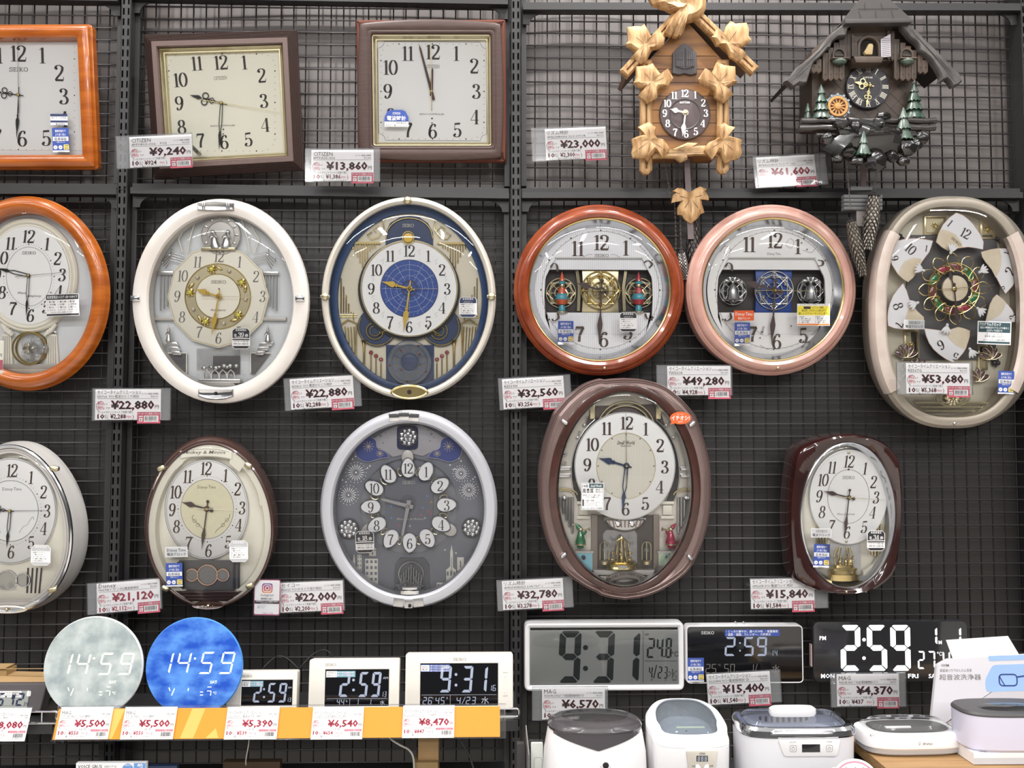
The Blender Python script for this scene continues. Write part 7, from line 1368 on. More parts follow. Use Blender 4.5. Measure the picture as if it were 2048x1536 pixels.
q1 = t.P([(x, y - 6) for x, y in bn] + [(x, y + 7) for x, y in bn[::-1]], -20)
bt = []
for i, ch in enumerate('BRING YOU HAPPINESS'):
    u = (i + .5) / 19; x = 1216 + 75 * u; y = 1163 - 13 * math.sin(math.pi * u); a = t.p(x, y, -20); bt.append(tr(tx(ch, 0, 0, 6, None, 'c', .01, 0), a[0], a[1], -19.4, 28 * math.cos(math.pi * u)))
t.add('ribbon_banner', [(prism(q1, -23, -20), mt('banner_grey_taupe', '7d746f', .4, .2)), (cat(*bt), INK), (cat(*[prism(t.P([(1253 + s_ * 40, 1163), (1253 + s_ * 52, 1176), (1253 + s_ * 44, 1174), (1253 + s_ * 40, 1178), (1253 + s_ * 34, 1168)], -21), -24, -21) for s_ in (-1, 1)]), mt('banner_grey_taupe', '7d746f', .4, .2)), (txt(t, 'RADIO CONTROLLED', 1253, 1166, 2.6, -30, 34), REDB)])
t.add('lower_burl_panel', [(prism([(q[0], q[1]) for q in t.P([(1190, 1172), (1314, 1172), (1290, 1184), (1252, 1190), (1214, 1184)], -28)], -38, -28), BURL)])
SMW = mt('small_world_inner_stripes', 'cfccc0', .5, n=(90, 0), hex2='e4e1d6', wave='X')
t.add('dial', [(frame(ov(t, 1250, 932, 101, 108, -18), [(0, -30), (0, -17), (2, -16)], False, True), DIALW), (ngon(ov(t, 1252, 932, 59, 66, -15.7), -15.7), SMW), (rib(ov(t, 1250, 932, 100, 107, -15.8), 1.4, -15.8, True), SILV), (cat(rib(ov(t, 1252, 932, 59, 66, -15.5), 1.6, -15.5, True)), PGOLD)])
L15 = [('12', 1253, 846), ('11', 1213, 857), ('10', 1184, 889), ('9', 1174, 930), ('8', 1183, 970), ('7', 1214, 1007), ('6', 1251, 1018), ('5', 1290, 1007), ('4', 1319, 974), ('3', 1329, 934), ('2', 1320, 891), ('1', 1291, 858)]
t.add('numerals', [(cat(nums(t, L15, 26, -15.5, .16, .04), ticks(t, 1252, 932, 56, 63, -15.5, 0, 1.4), txt(t, 'Small World', 1252, 889, 8, -15.5, 36, 'c', .01, .3), txt(t, 'RHYTHM', 1252, 893.5, 3, -15.5, 20)), BRNH)])
hands(t, (1253, 932), (1196, 916), (1245, 1022), (1252, 826), -13, 13, NAVY, 'spade', 'split', sm=GREYI, wm=9, stail=.38)
glassd(t, off(inn, 16), 0, 8)
for x, y, an in ((1129, 844, 50), (1384, 848, -48), (1127, 1111, -45), (1380, 1115, 45)):
    a = t.p(x, y, 4); t.add('clip', [(tr(frame(rrect(0, 0, 8, 15, 4), [(0, -8), (0, 2), (1, 4), (3, 5)], False, True), a[0], a[1], 4, an), SILV)])
a = t.p(1185, 993, 8); q_ = lambda g: tr(g, a[0], a[1], 8, -.5)
t.add('sound_sticker', [(q_(prism(rect(-22.5, -27, 22.5, 27), 0, .15)), WHITE), (q_(cat(frame(rect(-21.5, -26, 21.5, 26), [(0, .2), (.7, .2)]), ngon(rect(-7, 17, 21, 25.5), .25))), GRN), (q_(cat(tx('Small World', 7, 19, 5, 22, 'c', .01, .5, .3))), WHITE), (q_(cat(tx('18曲', -20, 18, 6, 11, 'l', .01, .4), tx('高音質', -20, 7, 9, 22, 'l', .01, .4), tx('電波で', 6, 12, 3.6, 14, 'l', 0, .4), tx('時刻合せ', 6, 7.5, 3.6, 14, 'l', 0, .4), tx('毎正時、からくりが動いて美しい', 0, 1, 3.2, 38, 'c', 0, .4), tx('メロディを演奏します。', 0, -3, 3.2, 28, 'c', 0, .4), ngon(rect(-20, -19, -17, -6), .3), *[tx(('1. 美女と野獣', '2. オー・シャンゼリゼ', '3. アメイジング', '4. カントリーロード')[i], -15, -9.4 - 3.4 * i, 2.8, (18, 30, 24, 32)[i], 'l', 0, .4) for i in range(4)], tx('モニターボタンで演奏', 0, -24.6, 3, 38, 'c', 0, .4)), ), INK)])
a = t.p(1361, 836, 10); q_ = lambda g: tr(g, a[0], a[1], 10)
t.add('orange_bubble_sticker', [(q_(prism(oval(21, 12.5), 0, .15)), ORR), (q_(prism([(-18, -6), (-8, -10), (-20, -13)], 0, .14)), ORR), (q_(cat(tx('イチオシ!', 0, -5, 10, 36, 'c', .02), tx('メーカー', 0, 6, 3, 14, 'c'), tx('モデル', 0, -9.4, 3.4, 10, 'c', .01))), WHITE)])

# ---------------------------------------------------------------- 16 glossy red brown clock
t = T('wall_clock', 'glossy red brown wall clock with oval window, below the champagne clock', 'wall clock', 1695, 1030, .095, tilt=4)
rq = [(1700, 869), (1660, 874), (1620, 888), (1596, 905), (1588, 940), (1582, 1000), (1581, 1060), (1584, 1110), (1588, 1152), (1604, 1168), (1640, 1184), (1685, 1190), (1730, 1188), (1764, 1172), (1790, 1146), (1799, 1100), (1804, 1040), (1805, 980), (1802, 930), (1798, 916), (1776, 890), (1740, 874)]
o = ccw(t.P(spl(rq, 4, True), 0)); inn = oval(96, 147, *t.p(1698, 1032, 0), 96)
t.add('frame', [(between([(x, y) for x, y in o], inn, [(0, -70), (-.06, -60), (-.04, -20), (.0, -8), (.1, -1), (.3, 2), (.8, -1), (1, -6)], 120), WINE)]); backplate(t, off(o, 6), -66)
t.add('chrome_flange', [(frame(inn, [(-1, -8), (0, -4), (2, -3), (7, -12), (10, -26)]), mt('satin_chrome', 'd5d6da', .16, .9))])
t.add('backdrop', [(ngon(off(inn, 6), -34), DIALI)])
L16 = [('12', 1698, 923), ('11', 1664, 935), ('1', 1730, 937), ('2', 1747, 964), ('3', 1752, 995), ('4', 1745, 1025), ('5', 1728, 1054), ('6', 1694, 1065), ('7', 1663, 1052), ('8', 1644, 1024), ('9', 1638, 993), ('10', 1646, 960)]
t.add('dial', [(frame(ov(t, 1697, 994, 78, 95, -24), [(0, -33), (0, -23), (2, -22), (5, -24)], False, True), DIALW), (cat(nums(t, L16, 25, -24, .15, .035, .85, .14), rib(ov(t, 1697, 993, 42, 54, -23.4), .6, -23.4, True), tr(disc(0, 0, 2, -23.4, 10), *t.p(1697, 939, -24))), BRNH), (cat(sk(t, 1697, 955, 25, -24, 6), txt(t, 'Wave Symphony', 1692, 1030, 4.5, -24, 36, 'c', 0, .3), ticks(t, 1697, 993, 42, 54, -24, 0, .8)), GREYI)])
hands(t, (1698, 995), (1646, 982), (1689, 1076), (1770, 1000), -20, 9, BRNH, 'leaf', 'leaf', sm=PGOLD, wm=7)
for x, y in ((1698, 905), (1693, 1083)): t.add('dial_screw', [(tr(ball(0, 0, 0, 2.6, None, 1.5, 10, 5), *t.p(x, y, -21), -21), PGOLD)])
for s_, x0 in ((-1, 1634), (1, 1744)):
    t.add('pipe_relief', [(cat(*[tube([(*t.p(x0 + 6 * i, 1048, -30), -30), (*t.p(x0 + 6 * i, 1110 + s_ * 2 * i, -30), -30)], 2.4, 7) for i in range(4)]), PGOLD)])
t.add('stage_wing', [(prism(t.P([(1726, 1142), (1744, 1130), (1780, 1126), (1764, 1150), (1740, 1166), (1728, 1166)], -20), -33, -20, 1), DIALI)])
t.add('mirror_window', [(prism(t.P(rect(1660, 1150, 1722, 1086), -31), -33, -31), SILS)])
a = t.p(1687, 1146, -18)
t.add('gold_pendulum', [(tr(cat(lathe([(31, -14), (31, -2), (27, 0), (26, 6), (29, 7), (28, 10), (22, 12), (20, 17), (8, 19), (3, 22)], n=24, sz=.45), *[tube([(16 * math.cos(q), 14, -7 * math.sin(q)), (20 * math.cos(q), 36, -8 * math.sin(q)), (14 * math.cos(q), 52, -6 * math.sin(q))], 1.4, 6) for q in [k * 1.05 for k in range(6)]], *[figurine(x, 18, 22, 4, False) for x in (-9, 3, 13)]), a[0], a[1], -18), GOLD), (cat(*[gem(t, 1687 + dx, 1110 + dy, 4, -12) for dx, dy in ((-22, 0), (-14, 10), (-4, -4), (8, 8), (18, -2), (24, 8), (0, 16), (-20, 16))]), CRYS)])
glassd(t, off(inn, 2), -6, 8)
plate(t, 1622, 1057, 1663, 1075, 2, ('SEIKO', '電波クロック'), roll=-1); warranty(t, 1627, 1088, 1659, 1135, 0, -2); octo(t, 1734, 1061, 1770, 1102, 2, '34', 0, STK)
t.add('switch_plate', [(tr(frame(rrect(0, 0, 42, 8, 4), [(0, -3), (0, 1), (1, 1.6)], False, True), *t.p(1693, 1184, 0), 0), WINE), (tr(ball(0, 0, 0, 2.6), *t.p(1693, 1184, 3), 3), PGOLD)])
# card with the camera-app logo beside the 22,000 yen tag
t = T('leaflet_card', 'white card with a rounded purple orange camera logo, left of the 22,000 yen tag', 'card', 534, 1195, .075, tilt=0, roll=-1)
pk = mt('pink_edge_print', 'c04a7a', .5)
IGA = mt('logo_gradient', '8a3a9a', .5); Mg = IGA; n_ = Mg.node_tree.nodes; l_ = Mg.node_tree.links
sx_ = n_.new('ShaderNodeSeparateXYZ'); tcn = [q for q in n_ if q.type == 'TEX_COORD'][0]; l_.new(tcn.outputs['Object'], sx_.inputs[0])
mr = n_.new('ShaderNodeMapRange'); l_.new(sx_.outputs[2], mr.inputs[0]); mr.inputs[1].default_value = 8 * t.S; mr.inputs[2].default_value = 29 * t.S
cr_ = n_.new('ShaderNodeValToRGB'); l_.new(mr.outputs[0], cr_.inputs[0]); cr_.color_ramp.elements[0].color = lin('f0a648'); cr_.color_ramp.elements[1].color = lin('5a3f9c'); q = cr_.color_ramp.elements.new(.45); q.color = lin('c5355f')
l_.new(cr_.outputs[0], n_['Principled BSDF'].inputs['Base Color'])
qr_bg = mt('warm_white_print', 'f3ede6', .6)
t.add('card', [(prism(rrect(0, 0, 51, 70, 4), -1, 0), pk), (ngon(rrect(0, .4, 49, 67, 3.5), .15), WHITE), (ngon(rect(-24.5, -12.5, 24.5, -6), .3), mt('maroon_print', '3a1a24', .6)), (ngon(rrect(0, 18.5, 21, 19, 5), .3), IGA), (cat(rib(rrect(0, 18.5, 15, 13.6, 4), 1.5, .5, True), rib(oval(3.6, n=24, cx=0, cy=18.5), 1.6, .5, True), disc(4.6, 22.6, .8, .5, 8)), WHITE), (cat(tx('Instagram', 0, 2.5, 5.4, 26, 'c', 0, .4, .25), tx('最新情報をお届け!!', 0, -4.6, 4, 24, 'c', .01, .4), tx('公式アカウントを', -18, -18, 2.6, 16, 'l', 0, .4), tx('検索してください', -18, -21.6, 2.6, 14, 'l', 0, .4)), INK), (cat(tx('フォローしてね', 2, -32.6, 3, 22, 'c', .01, .4)), RED), (cat(tx('人気商品やおトクな情報を発信中', 0, -9, 2.8, 44, 'c', .005, .5), tx('ぜひご覧ください', 0, -12, 2.4, 24, 'c', 0, .5)), WHITE)])
t.add('clear_sleeve', [(prism(rrect(0, 0, 54, 73, 4), 1, 1.4), CLEAR)])
# ================================================================ the shelf with the desk clocks
SHF = mt('shelf_black', '2c2b2c', .4, n=(14, .1)); OJ = mt('orange_shelf_strip', 'e58d12', .5, n=(6, .04)); OJ2 = mt('light_orange_print', 'f0b055', .5); KRAFT = mt('kraft_cardboard', 'b59468', .75, n=(40, .1)); KRAFT2 = mt('tan_cardboard', 'a68a5e', .75, n=(40, .1))
ZS = at(600, 1441, .26).z
def shelf(xa, xb, label):
    Xa, Xb = at(xa, 1440, .26).x, at(xb, 1440, .26).x; r = root('wire_shelf', label, 'shelf', ((Xa + Xb) / 2, -.13, ZS), 'black shelves under the wall clocks')
    part('shelf_plate', [wbox(Xa, Xb, -.262, -.04, ZS - .012, ZS - .001)], SHF, r)
    part('shelf_lip', [wbox(Xa, Xb, -.266, -.258, ZS - .022, ZS - .001)], SHF, r)
    for X in (Xa, Xb - .004): part('side_bracket', [wbox(X, X + .004, -.25, -.04, ZS - .045, ZS - .013)], FIXT, r)
    return r
sl = shelf(-140, 108, 'black shelf with the grey desk clock, cut by the left edge'); sm_ = shelf(120, 1036, 'black shelf with the round and white digital clocks')
def loop3(pts, r=.0022): return tube([tuple(p) for p in pts], r, 7, True)
def wire_guard(r, x0, x1, y0, y1, uprights):
    a, b = at(x0, y1, .268), at(x1, y0, .268); c = .006
    P = rpoly([(a.x, a.z), (b.x, a.z), (b.x, b.z), (a.x, b.z)], c, 4)
    part('wire_guard', [tube([(x, -.268, z) for x, z in P], .002, 7, True)], CHROME, r)
    for x in uprights: X = at(x, y0, .266).x; part('guard_upright', [tube([(X, -.264, b.z + .001), (X, -.264, ZS - .005)], .0018, 7)], CHROME, r)
wire_guard(sl, -140, 116, 1423, 1448, (58, 83)); wire_guard(sm_, 112, 1038, 1417, 1439, (1008,))
# orange strip holder and its cards
t = T('price_rail', 'clear price rail with orange strip along the front of the shelf', 'price rail', 556, 1445, .285, tilt=-26)
w0, w1 = t.p(112, 1445)[0], t.p(1000, 1445)[0]
t.add('orange_strip', [(box(w0, w1, -30, 29, -1, 0), OJ), (cat(*[ngon([(x0, -29), (x0 + 26, -29), (x0 + 42, 28), (x0 + 16, 28)], .15) for x0 in (w0 + 250, w0 + 90)], ngon([(w0 + 300, -29), (w0 + 326, -29), (w0 + 318, -10)], .15)), OJ2)])
t.add('clear_rail', [(cat(box(w0 - 3, w1 + 12, -32, 33, -2.2, -1.3), box(w0 - 3, w1 + 12, 32, 34, -2, 1), box(w0 - 3, w1 + 12, -33, -31.5, -2, 1)), CLEAR)])
def shtag(cx, w, maker, model, lst, price, pts, label, alw=None, cy=1446): return tag(cx, cy, w, 62, 0, .2892, maker, model, lst, price, pts, 0, 0, label, tilt=-26, shelf=True, alw=alw)
shtag(169, 104, 'MAG', 'T-791 WH MAGﾃﾞｼﾞﾀﾙLED置時計 ﾑｰﾝ', '¥5,500', '¥5,500', '¥550', 'shelf tag reading 5,500 yen below the grey moon clock, T-791 WH', 22)
shtag(298, 104, 'MAG', 'T-791 BU MAGﾃﾞｼﾞﾀﾙLED置時計 ｱｰｽ', '¥5,500', '¥5,500', '¥550', 'shelf tag reading 5,500 yen below the blue earth clock, T-791 BU', 22)
shtag(504, 104, SK, 'DL215W ｾｲｺｰ電波目ざまし時計', '¥7,700', '¥5,390', '¥539', 'shelf tag reading 5,390 yen below the smallest white clock', 84)
shtag(675, 102, SK, 'DL214W ｾｲｺｰ交流式電波目ざまし時計', '¥9,350', '¥6,540', '¥654', 'shelf tag reading 6,540 yen below the middle white clock', 84)
shtag(857, 103, SK, 'DL216W ｾｲｺｰﾃﾞｼﾞﾀﾙ時計', '¥12,100', '¥8,470', '¥847', 'shelf tag reading 8,470 yen below the largest white clock', 84, 1443)
t8 = tag(4, 1449, 104, 64, 0, .29, SK, 'SQ770 ｾｲｺｰ目ざまし時計', 'オープン価格', '¥8,080', '¥808', 0, 0, 'shelf tag ending 080 yen below the grey desk clock at the left edge', tilt=-26, shelf=True, alw=84)
t8.add('tag_clip', [(box(-60, 54, 30, 36, -2, 1), CLEAR)])

def zrel(t, z): return (z - t.o.z) / t.S
# ---------------------------------------------------------------- round LED clocks
MOON = mt('moon_print', '9aa6a8', .35, n=(26, .1), hex2='c4cccb', det=10); EARTH = mt('earth_print', '1b50be', .3, n=(20, .1), hex2='5a94e4', det=12, st=(1, 1, 1.7)); LEDW = mt('led_white', 'fff6dc', .4, em=.8); LEDC = mt('led_ice', 'dff0ff', .4, em=.8)
for cx, a, nm, m, led, rimm, lab in ((186, 100, 'moon', MOON, LEDW, WPL, 'round grey moon LED clock reading 14:59 on the shelf'), (388, 98, 'earth', EARTH, LEDC, mt('blue_rim', '4f93e0', .3), 'round blue earth LED clock reading 14:59 on the shelf')):
    t = T('digital_clock', lab, 'digital clock', cx, 1334, .245, tilt=-5, group=None)
    t.add('body', [(frame(oval(a - 1, n=64), [(8, -16), (2, -12), (0, -4), (1.5, 0), (3, 0)], True), rimm)])
    t.add('face', [(prism(oval(a - 3, n=64), -4, .4), m)])
    o_ = 0 if nm == 'moon' else 202; yt_ = 1306 if nm == 'moon' else 1304
    d = segp(t, [('1', 133 + o_, 145 + o_), ('4', 147 + o_, 181 + o_), ('5', 194 + o_, 227 + o_), ('9', 234 + o_, 268 + o_)], yt_ + 44, yt_, 3.4, .9, .2, 1.)
    c_ = lambda *q: t.p(q[0] + o_, q[1], .9)
    sm2 = cat(disc(*c_(188, 1317), 2.2, .9, 10), rib([c_(136, 1375), c_(138, 1382)], 1.8, .9), rib([c_(141, 1391), c_(147, 1377)], 1.8, .9), rib([c_(175, 1376), c_(174, 1382)], 1.8, .9), *[rib([c_(198, y_), c_(204, y_)], 1.8, .9) for y_ in (1384, 1390)], rib([c_(212, 1382), c_(220, 1382), c_(219, 1391)], 1.8, .9), rib([c_(213, 1374), c_(221, 1374)], 1.6, .9), tx('℃', *c_(224, 1389), 6, None, 'l', 0, .9), tx('SAT', *c_(218, 1367), 5.4, 14, 'l', .02, .9))
    t.add('led_digits', [(cat(d, sm2), led)])
    yb = zrel(t, ZS) + 1
    t.add('foot', [(cat(box(-30, -22, -a - 1, -a * .8, -40, -12, 1), box(22, 30, -a - 1, -a * .8, -40, -12, 1)), rimm)])
# ---------------------------------------------------------------- white LCD alarm clocks
LCDB = mt('lcd_black', '0d0e12', .12, n=(6, .1), coat=.6); LCDD = mt('lcd_lit_digit', '959db0', .4, em=.25); LCDD2 = mt('lcd_pale_digit', 'a9aebb', .4, em=.3); SILBLU = mt('light_blue_sticker', '7aa7b8', .5); CASEW = mt('warm_white_case', 'efe9df', .34, n=(5, .02))
def lcd(px0, px1, yt, scr, lab, dep=.205):
    cx = (px0 + px1) / 2; t = T('digital_clock', lab, 'digital clock', cx, yt + 40, dep, tilt=-6); w = px1 - px0; yb = zrel(t, ZS) + 5
    t.add('case', [(frame(rrect(0, (40 + yb) / 2, w, 40 - yb, 5, 4), [(5, -38), (1, -34), (0, -8), (0, -2), (1.5, -.4), (3, 0)], True, True), CASEW)])
    x0, y1 = t.p(scr[0], scr[1]); x1, y0 = t.p(scr[2], scr[3])
    t.add('screen', [(frame(rect(x0 - 2, y0 - 2, x1 + 2, y1 + 2), [(0, 0), (.6, 1.2), (2, .2)], False, True), CASEW), (ngon(rect(x0, y0, x1, y1), .6), LCDB)])
    return t, x0, y0, x1, y1
t, x0, y0, x1, y1 = lcd(453, 593, 1344, (484, 1360, 584, 1411), 'smallest white digital alarm clock reading 2:59, beside the blue earth clock')
t.add('maker_mark', [(sk(t, 494, 1352, 20, 0, 4.5), GREYI)])
t.add('lcd_digits', [(cat(segp(t, [('2', 505, 524), (':', 528), ('5', 533, 552), ('9', 555, 574)], 1405, 1366, 4, 1, .1), segp(t, [('1', 574, 577), ('3', 577.5, 582)], 1404, 1395, 1, 1, .08, .2)), LCDD), (tx('AM', x1 - 9, y0 + 33, 3.6, 7, 'l', 0, 1), LCDD2)])
t.add('blue_sticker', [(prism(rect(x0 + 1, y1 - 13, x0 + 43, y1 - 2), .7, .9), SILBLU), (ngon(rect(x0 + 1, y1 - 13, x0 + 17, y1 - 2), 1), WHITE), (cat(seiko(x0 + 9, y1 - 5, 12, 3, 1.1), tx('電波', x0 + 3, y1 - 11.5, 4, 10, 'l', 0, 1.1)), INK), (cat(*[tx('夜でも見える自動LED表示', x0 + 18, y1 - 6.5 - 4.5 * k, 3.4, 23, 'l', .01, 1.1) for k in (0, 1)]), WHITE)])
t, x0, y0, x1, y1 = lcd(618, 798, 1320, (651, 1339, 777, 1412), 'middle white digital alarm clock reading 2:59 AM')
t.add('maker_mark', [(sk(t, 661, 1329.5, 22, 0, 5), GREYI)])
t.add('lcd_digits', [(cat(segp(t, [('2', 677, 701), (':', 707), ('5', 715, 738), ('9', 740, 763)], 1394, 1344, 5, 1, .1), segp(t, [('1', 764, 767), ('3', 768, 773)], 1394, 1383, 1.1, 1, .08, .2), seg7('44', x0 + 24, y0 + 2, 6, 12, 1.2, 1, .08, .2, 1.4), seg7('1 1', x0 + 58, y0 + 2, 9, 12, 1.2, 1, .08, .2, 1.4)), LCDD), (cat(tx('AM', x1 - 12, y0 + 52, 4.6, 10, 'l', 0, 1), tx('%', x0 + 42, y0 + 8, 4, None, 'l', 0, 1), rib([(x0 + 4, y0 + 15), (x1 - 3, y0 + 15)], .5, 1), rib([(x0 + 50, y0 + 1), (x0 + 50, y0 + 15)], .5, 1), tx('水', x1 - 17, y0 + 2, 9, None, 'l', 0, 1)), LCDD2)])
t.add('blue_sticker', [(prism(rect(x0 + 2, y1 - 15, x0 + 60, y1 - 3), .7, .9), SILBLU), (ngon(rect(x0 + 2, y1 - 15, x0 + 23, y1 - 3), 1), WHITE), (cat(seiko(x0 + 12, y1 - 6, 16, 3.4, 1.1), tx('電波クロック', x0 + 4, y1 - 13.5, 4, 17, 'l', 0, 1.1)), INK), (cat(*[tx('夜でも見える白色LED表示', x0 + 24, y1 - 8 - 5 * k, 3.8, 34, 'l', .01, 1.1) for k in (0, 1)]), WHITE)])
t, x0, y0, x1, y1 = lcd(811, 1026, 1308, (841, 1327, 996, 1411), 'largest white digital clock reading 9:31 on the shelf end')
t.add('maker_mark', [(sk(t, 919, 1318.5, 26, 0, 5.6), GREYI)])
t.add('lcd_digits', [(cat(segp(t, [('9', 878, 904), (':', 912), ('3', 922, 947), ('1', 967, 976)], 1385, 1332, 5.2, 1, .08), segp(t, [('1', 980, 984), ('6', 985, 992)], 1382, 1370, 1.2, 1, .08, .2), seg7('26', x0 + 5, y0 + 3, 7.5, 14, 1.4, 1, .1, .2, 1.4), seg7('45', x0 + 30, y0 + 3, 7.5, 14, 1.4, 1, .1, .2, 1.4), seg7('4/23', x0 + 72, y0 + 3, 8, 14, 1.4, 1, .1, .2, 1.4)), LCDD), (cat(rib([(x0 + 3, y0 + 21), (x1 - 3, y0 + 21)], .5, 1), rib([(x0 + 60, y0 + 1), (x0 + 60, y0 + 21)], .5, 1), tx('℃', x0 + 22, y0 + 13, 4, None, 'l', 0, 1), tx('%', x0 + 52, y0 + 13, 4, None, 'l', 0, 1), tx('水', x1 - 33, y0 + 3, 14, None, 'l', 0, 1)), LCDD2)])
t.add('blue_sticker', [(prism(rect(x0 + 1, y1 - 16, x0 + 59, y1 - 2), .7, .9), BLUEP), (ngon(rect(x0 + 1, y1 - 15, x0 + 18, y1 - 3), 1), WHITE), (cat(seiko(x0 + 9.5, y1 - 6.5, 14, 3.4, 1.1), tx('電波', x0 + 3, y1 - 13.5, 4, 12, 'l', 0, 1.1)), INK), (cat(*[tx('夜でも見える白色LED表示', x0 + 20, y1 - 6.5 - 4.6 * k, 3.6, 37, 'l', .01, 1.1) for k in (0, 1, 2)]), WHITE)])
a = t.p(1011, 1368); t.add('snooze_button', [(tr(frame(rrect(0, 0, 5, 33, 2.4), [(0, 0), (.5, 1), (1.4, .4)], False, True), a[0], a[1]), CASEW), (tr(cat(tx('SNOOZE', 0, 21, 2.4, 9, 'c'), tx('LIGHT', 0, -24, 2.4, 9, 'c')), a[0], a[1]), GREYI)])
# ---------------------------------------------------------------- grey desk clock at the left edge
GRC = mt('dark_grey_case', '5c5658', .45, n=(10, .05)); LCDG = mt('lcd_grey_green', 'a6aaa4', .3, n=(8, .02)); LCDN = mt('lcd_navy_digit', '2a3352', .4)
t = T('digital_clock', 'dark grey desk clock reading 5:42, cut by the left edge', 'digital clock', 14, 1405, .215, tilt=-8); yb = zrel(t, ZS) + 6
t.add('case', [(frame([(-84, yb), (66, yb), (76, 36), (-84, 36)], [(3, -34), (0, -30), (0, -2), (1.5, 0)], True, True), GRC)])
q = t.P([(-70, 1382), (59, 1381), (54, 1416), (-70, 1417)], .4); t.add('screen', [(frame(ccw(q), [(-2, 0), (-1, 1.2), (.5, .3)], False, True), GRC), (ngon(q, .6), LCDG), (cat(segp(t, [('5', -8, 9), ('.', 12, 1.6), ('4', 19, 30), ('2', 30, 48)], 1412, 1386, 3.6, 1, .16, .4), segp(t, [('3', 46, 50), ('4', 50.5, 55)], 1412, 1404, .9, 1, .1, .2)), LCDN)])
t.add('clear_print_sticker', [(prism(rect(-60, 10, 27, 22), .8, .95), WHITE), (cat(*[tx('見やすいコントラスト液晶表示', -30, 16.5 - 5.4 * k, 4.4, 54, 'l', 0, 1.1) for k in (0, 1)]), INK), (prism(rrect(42, 17, 8, 11, 3), .8, 1), WHITE)])
# ---------------------------------------------------------------- cartons on the shelf and below it
def carton(name, label, pts, dep, d, m, cat_='box', top=None, pr=None, tilt=0, yaw=0, group=None):
    """pts: front face corners in the photograph (lower left, lower right, upper right, upper left)"""
    cx = sum(p[0] for p in pts) / 4; cy = sum(p[1] for p in pts) / 4; t = T(name, label, cat_, cx, cy, dep, tilt=tilt, yaw=yaw, group=group); q = ccw(t.P(pts))
    t.add('carton', [(prism(q, -d, 0, .8), m)])
    if pr: t.add('printing', pr(t))
    return t
tp = lambda x, y: at(x, y, 0)
t = carton('cardboard_box', 'long kraft cardboard box behind the grey desk clock', [(-70, 1410), (74, 1410), (80, 1369), (-60, 1366)], .17, 100, KRAFT)
t.add('tape', [(cat(box(-64, 62, 36.2, 36.5, -62, -56)), KRAFT2)])
t = carton('cardboard_box', 'small kraft box at the left edge behind the long cardboard box', [(-60, 1372), (10, 1372), (14, 1340), (-60, 1338)], .105, 40, KRAFT2)
t.o = t.o; t.add('flap', [(prism([(-36, 17), (34, 17), (35, 20), (-36, 20)], -36, 1), KRAFT)])
ZL = at(600, 1600, .26).z
def standing(name, label, x0, x1, yt, dep, d, m, pr=None, group=None, zb_=None):
    z0 = ZL if zb_ is None else zb_; t = T(name, label, 'box', (x0 + x1) / 2, yt, dep, group=group); w = t.p(x1, yt)[0] - t.p(x0, yt)[0]; yb = zrel(t, z0)
    t.add('carton', [(prism(rect(-w / 2, yb, w / 2, 0), -d, 0, .6), m)])
    if pr: t.add('printing', pr(t, w))
    return t
t = standing('cardboard_box', 'tall tan carton standing under the shelf end', 828, 876, 1525, .20, 60, KRAFT2)
t.add('carton_neck', [(box(-17, 24, 0, 46, -60, -14, .6), KRAFT)])
standing('product_box', 'white and blue phone box with printed title, bottom left edge', 152, 292, 1526, .28, 12, WHITE, lambda t, w: [(cat(tx('VOICE GRUS', -w / 2 + 4, -10, 7, 48, 'l', .01), tx('GXS11T-VJ', -w / 2 + 56, -9, 4.5, 24)), INK), (cat(ngon(rect(w / 2 - 24, -60, w / 2 - .5, -.5), .3), disc(w / 2 - 36, -12, 11, .2, 20)), mt('light_blue_print', '6d9bd6', .5)), (cat(tx('熱', w / 2 - 17, -13, 11, None, 'l', .02, .5), tx('録音方法', w / 2 - 36, -6, 3.4, 14, 'c', .01, .5)), WHITE)])
standing('product_box', 'dark blue box under the shelf, beside the white and blue box', 296, 354, 1532, .27, 14, mt('dark_blue_box', '24304a', .4))
standing('cardboard_box', 'low brown carton under the shelf at the bottom edge', 446, 560, 1524, .17, 20, mt('dark_kraft', '4c3a28', .75, n=(30, .1)))
# the lower shelf that carries them
r = root('wire_shelf', 'lower black shelf carrying the cartons at the bottom edge', 'shelf', (-.45, -.13, ZL), 'black shelves under the wall clocks')
part('shelf_plate', [wbox(at(-140, 1600, .26).x, at(1012, 1600, .26).x, -.285, -.04, ZL - .015, ZL - .0005)], SHF, r)
def cable(label, pts, m, r, name='cable'):
    P = [at(x, y, d) for x, y, d in pts]; c = P[0]; q = spl([tuple(p - c) for p in P], 8)
    V, F = tube(q, r, 7); o = wmesh(name, V, F, m, label=label, cat_='cable', smooth=2); o.location = c
WCAB = mt('white_cable', 'c9c5c0', .45); BCAB = mt('black_cable', '201f20', .4); GCAB = mt('grey_cable', '4a4a4a', .45)
cable('white cable hanging below the orange price rail', [(777, 1466, .22), (782, 1478, .22), (800, 1490, .22), (818, 1500, .21), (827, 1518, .21), (828, 1560, .21)], WCAB, .0022)
cable('thin pale cord hanging below the shelf over the brown carton', [(499, 1468, .22), (497, 1490, .22), (492, 1518, .21), (492, 1530, .205)], WCAB, .0013)
cable('dark grey cable hanging under the shelf end', [(915, 1470, .16), (926, 1490, .16), (940, 1515, .15), (950, 1550, .15)], GCAB, .0022)
cable('black cord looping behind the smallest white clock', [(520, 1344, .10), (532, 1330, .08), (548, 1316, .07), (560, 1312, .07), (576, 1318, .07), (596, 1336, .08), (606, 1342, .1)], BCAB, .0014)
cable('black cord arching behind the middle white clock', [(600, 1336, .10), (612, 1322, .08), (630, 1306, .07), (648, 1300, .07), (660, 1306, .07), (668, 1320, .09)], BCAB, .0014)
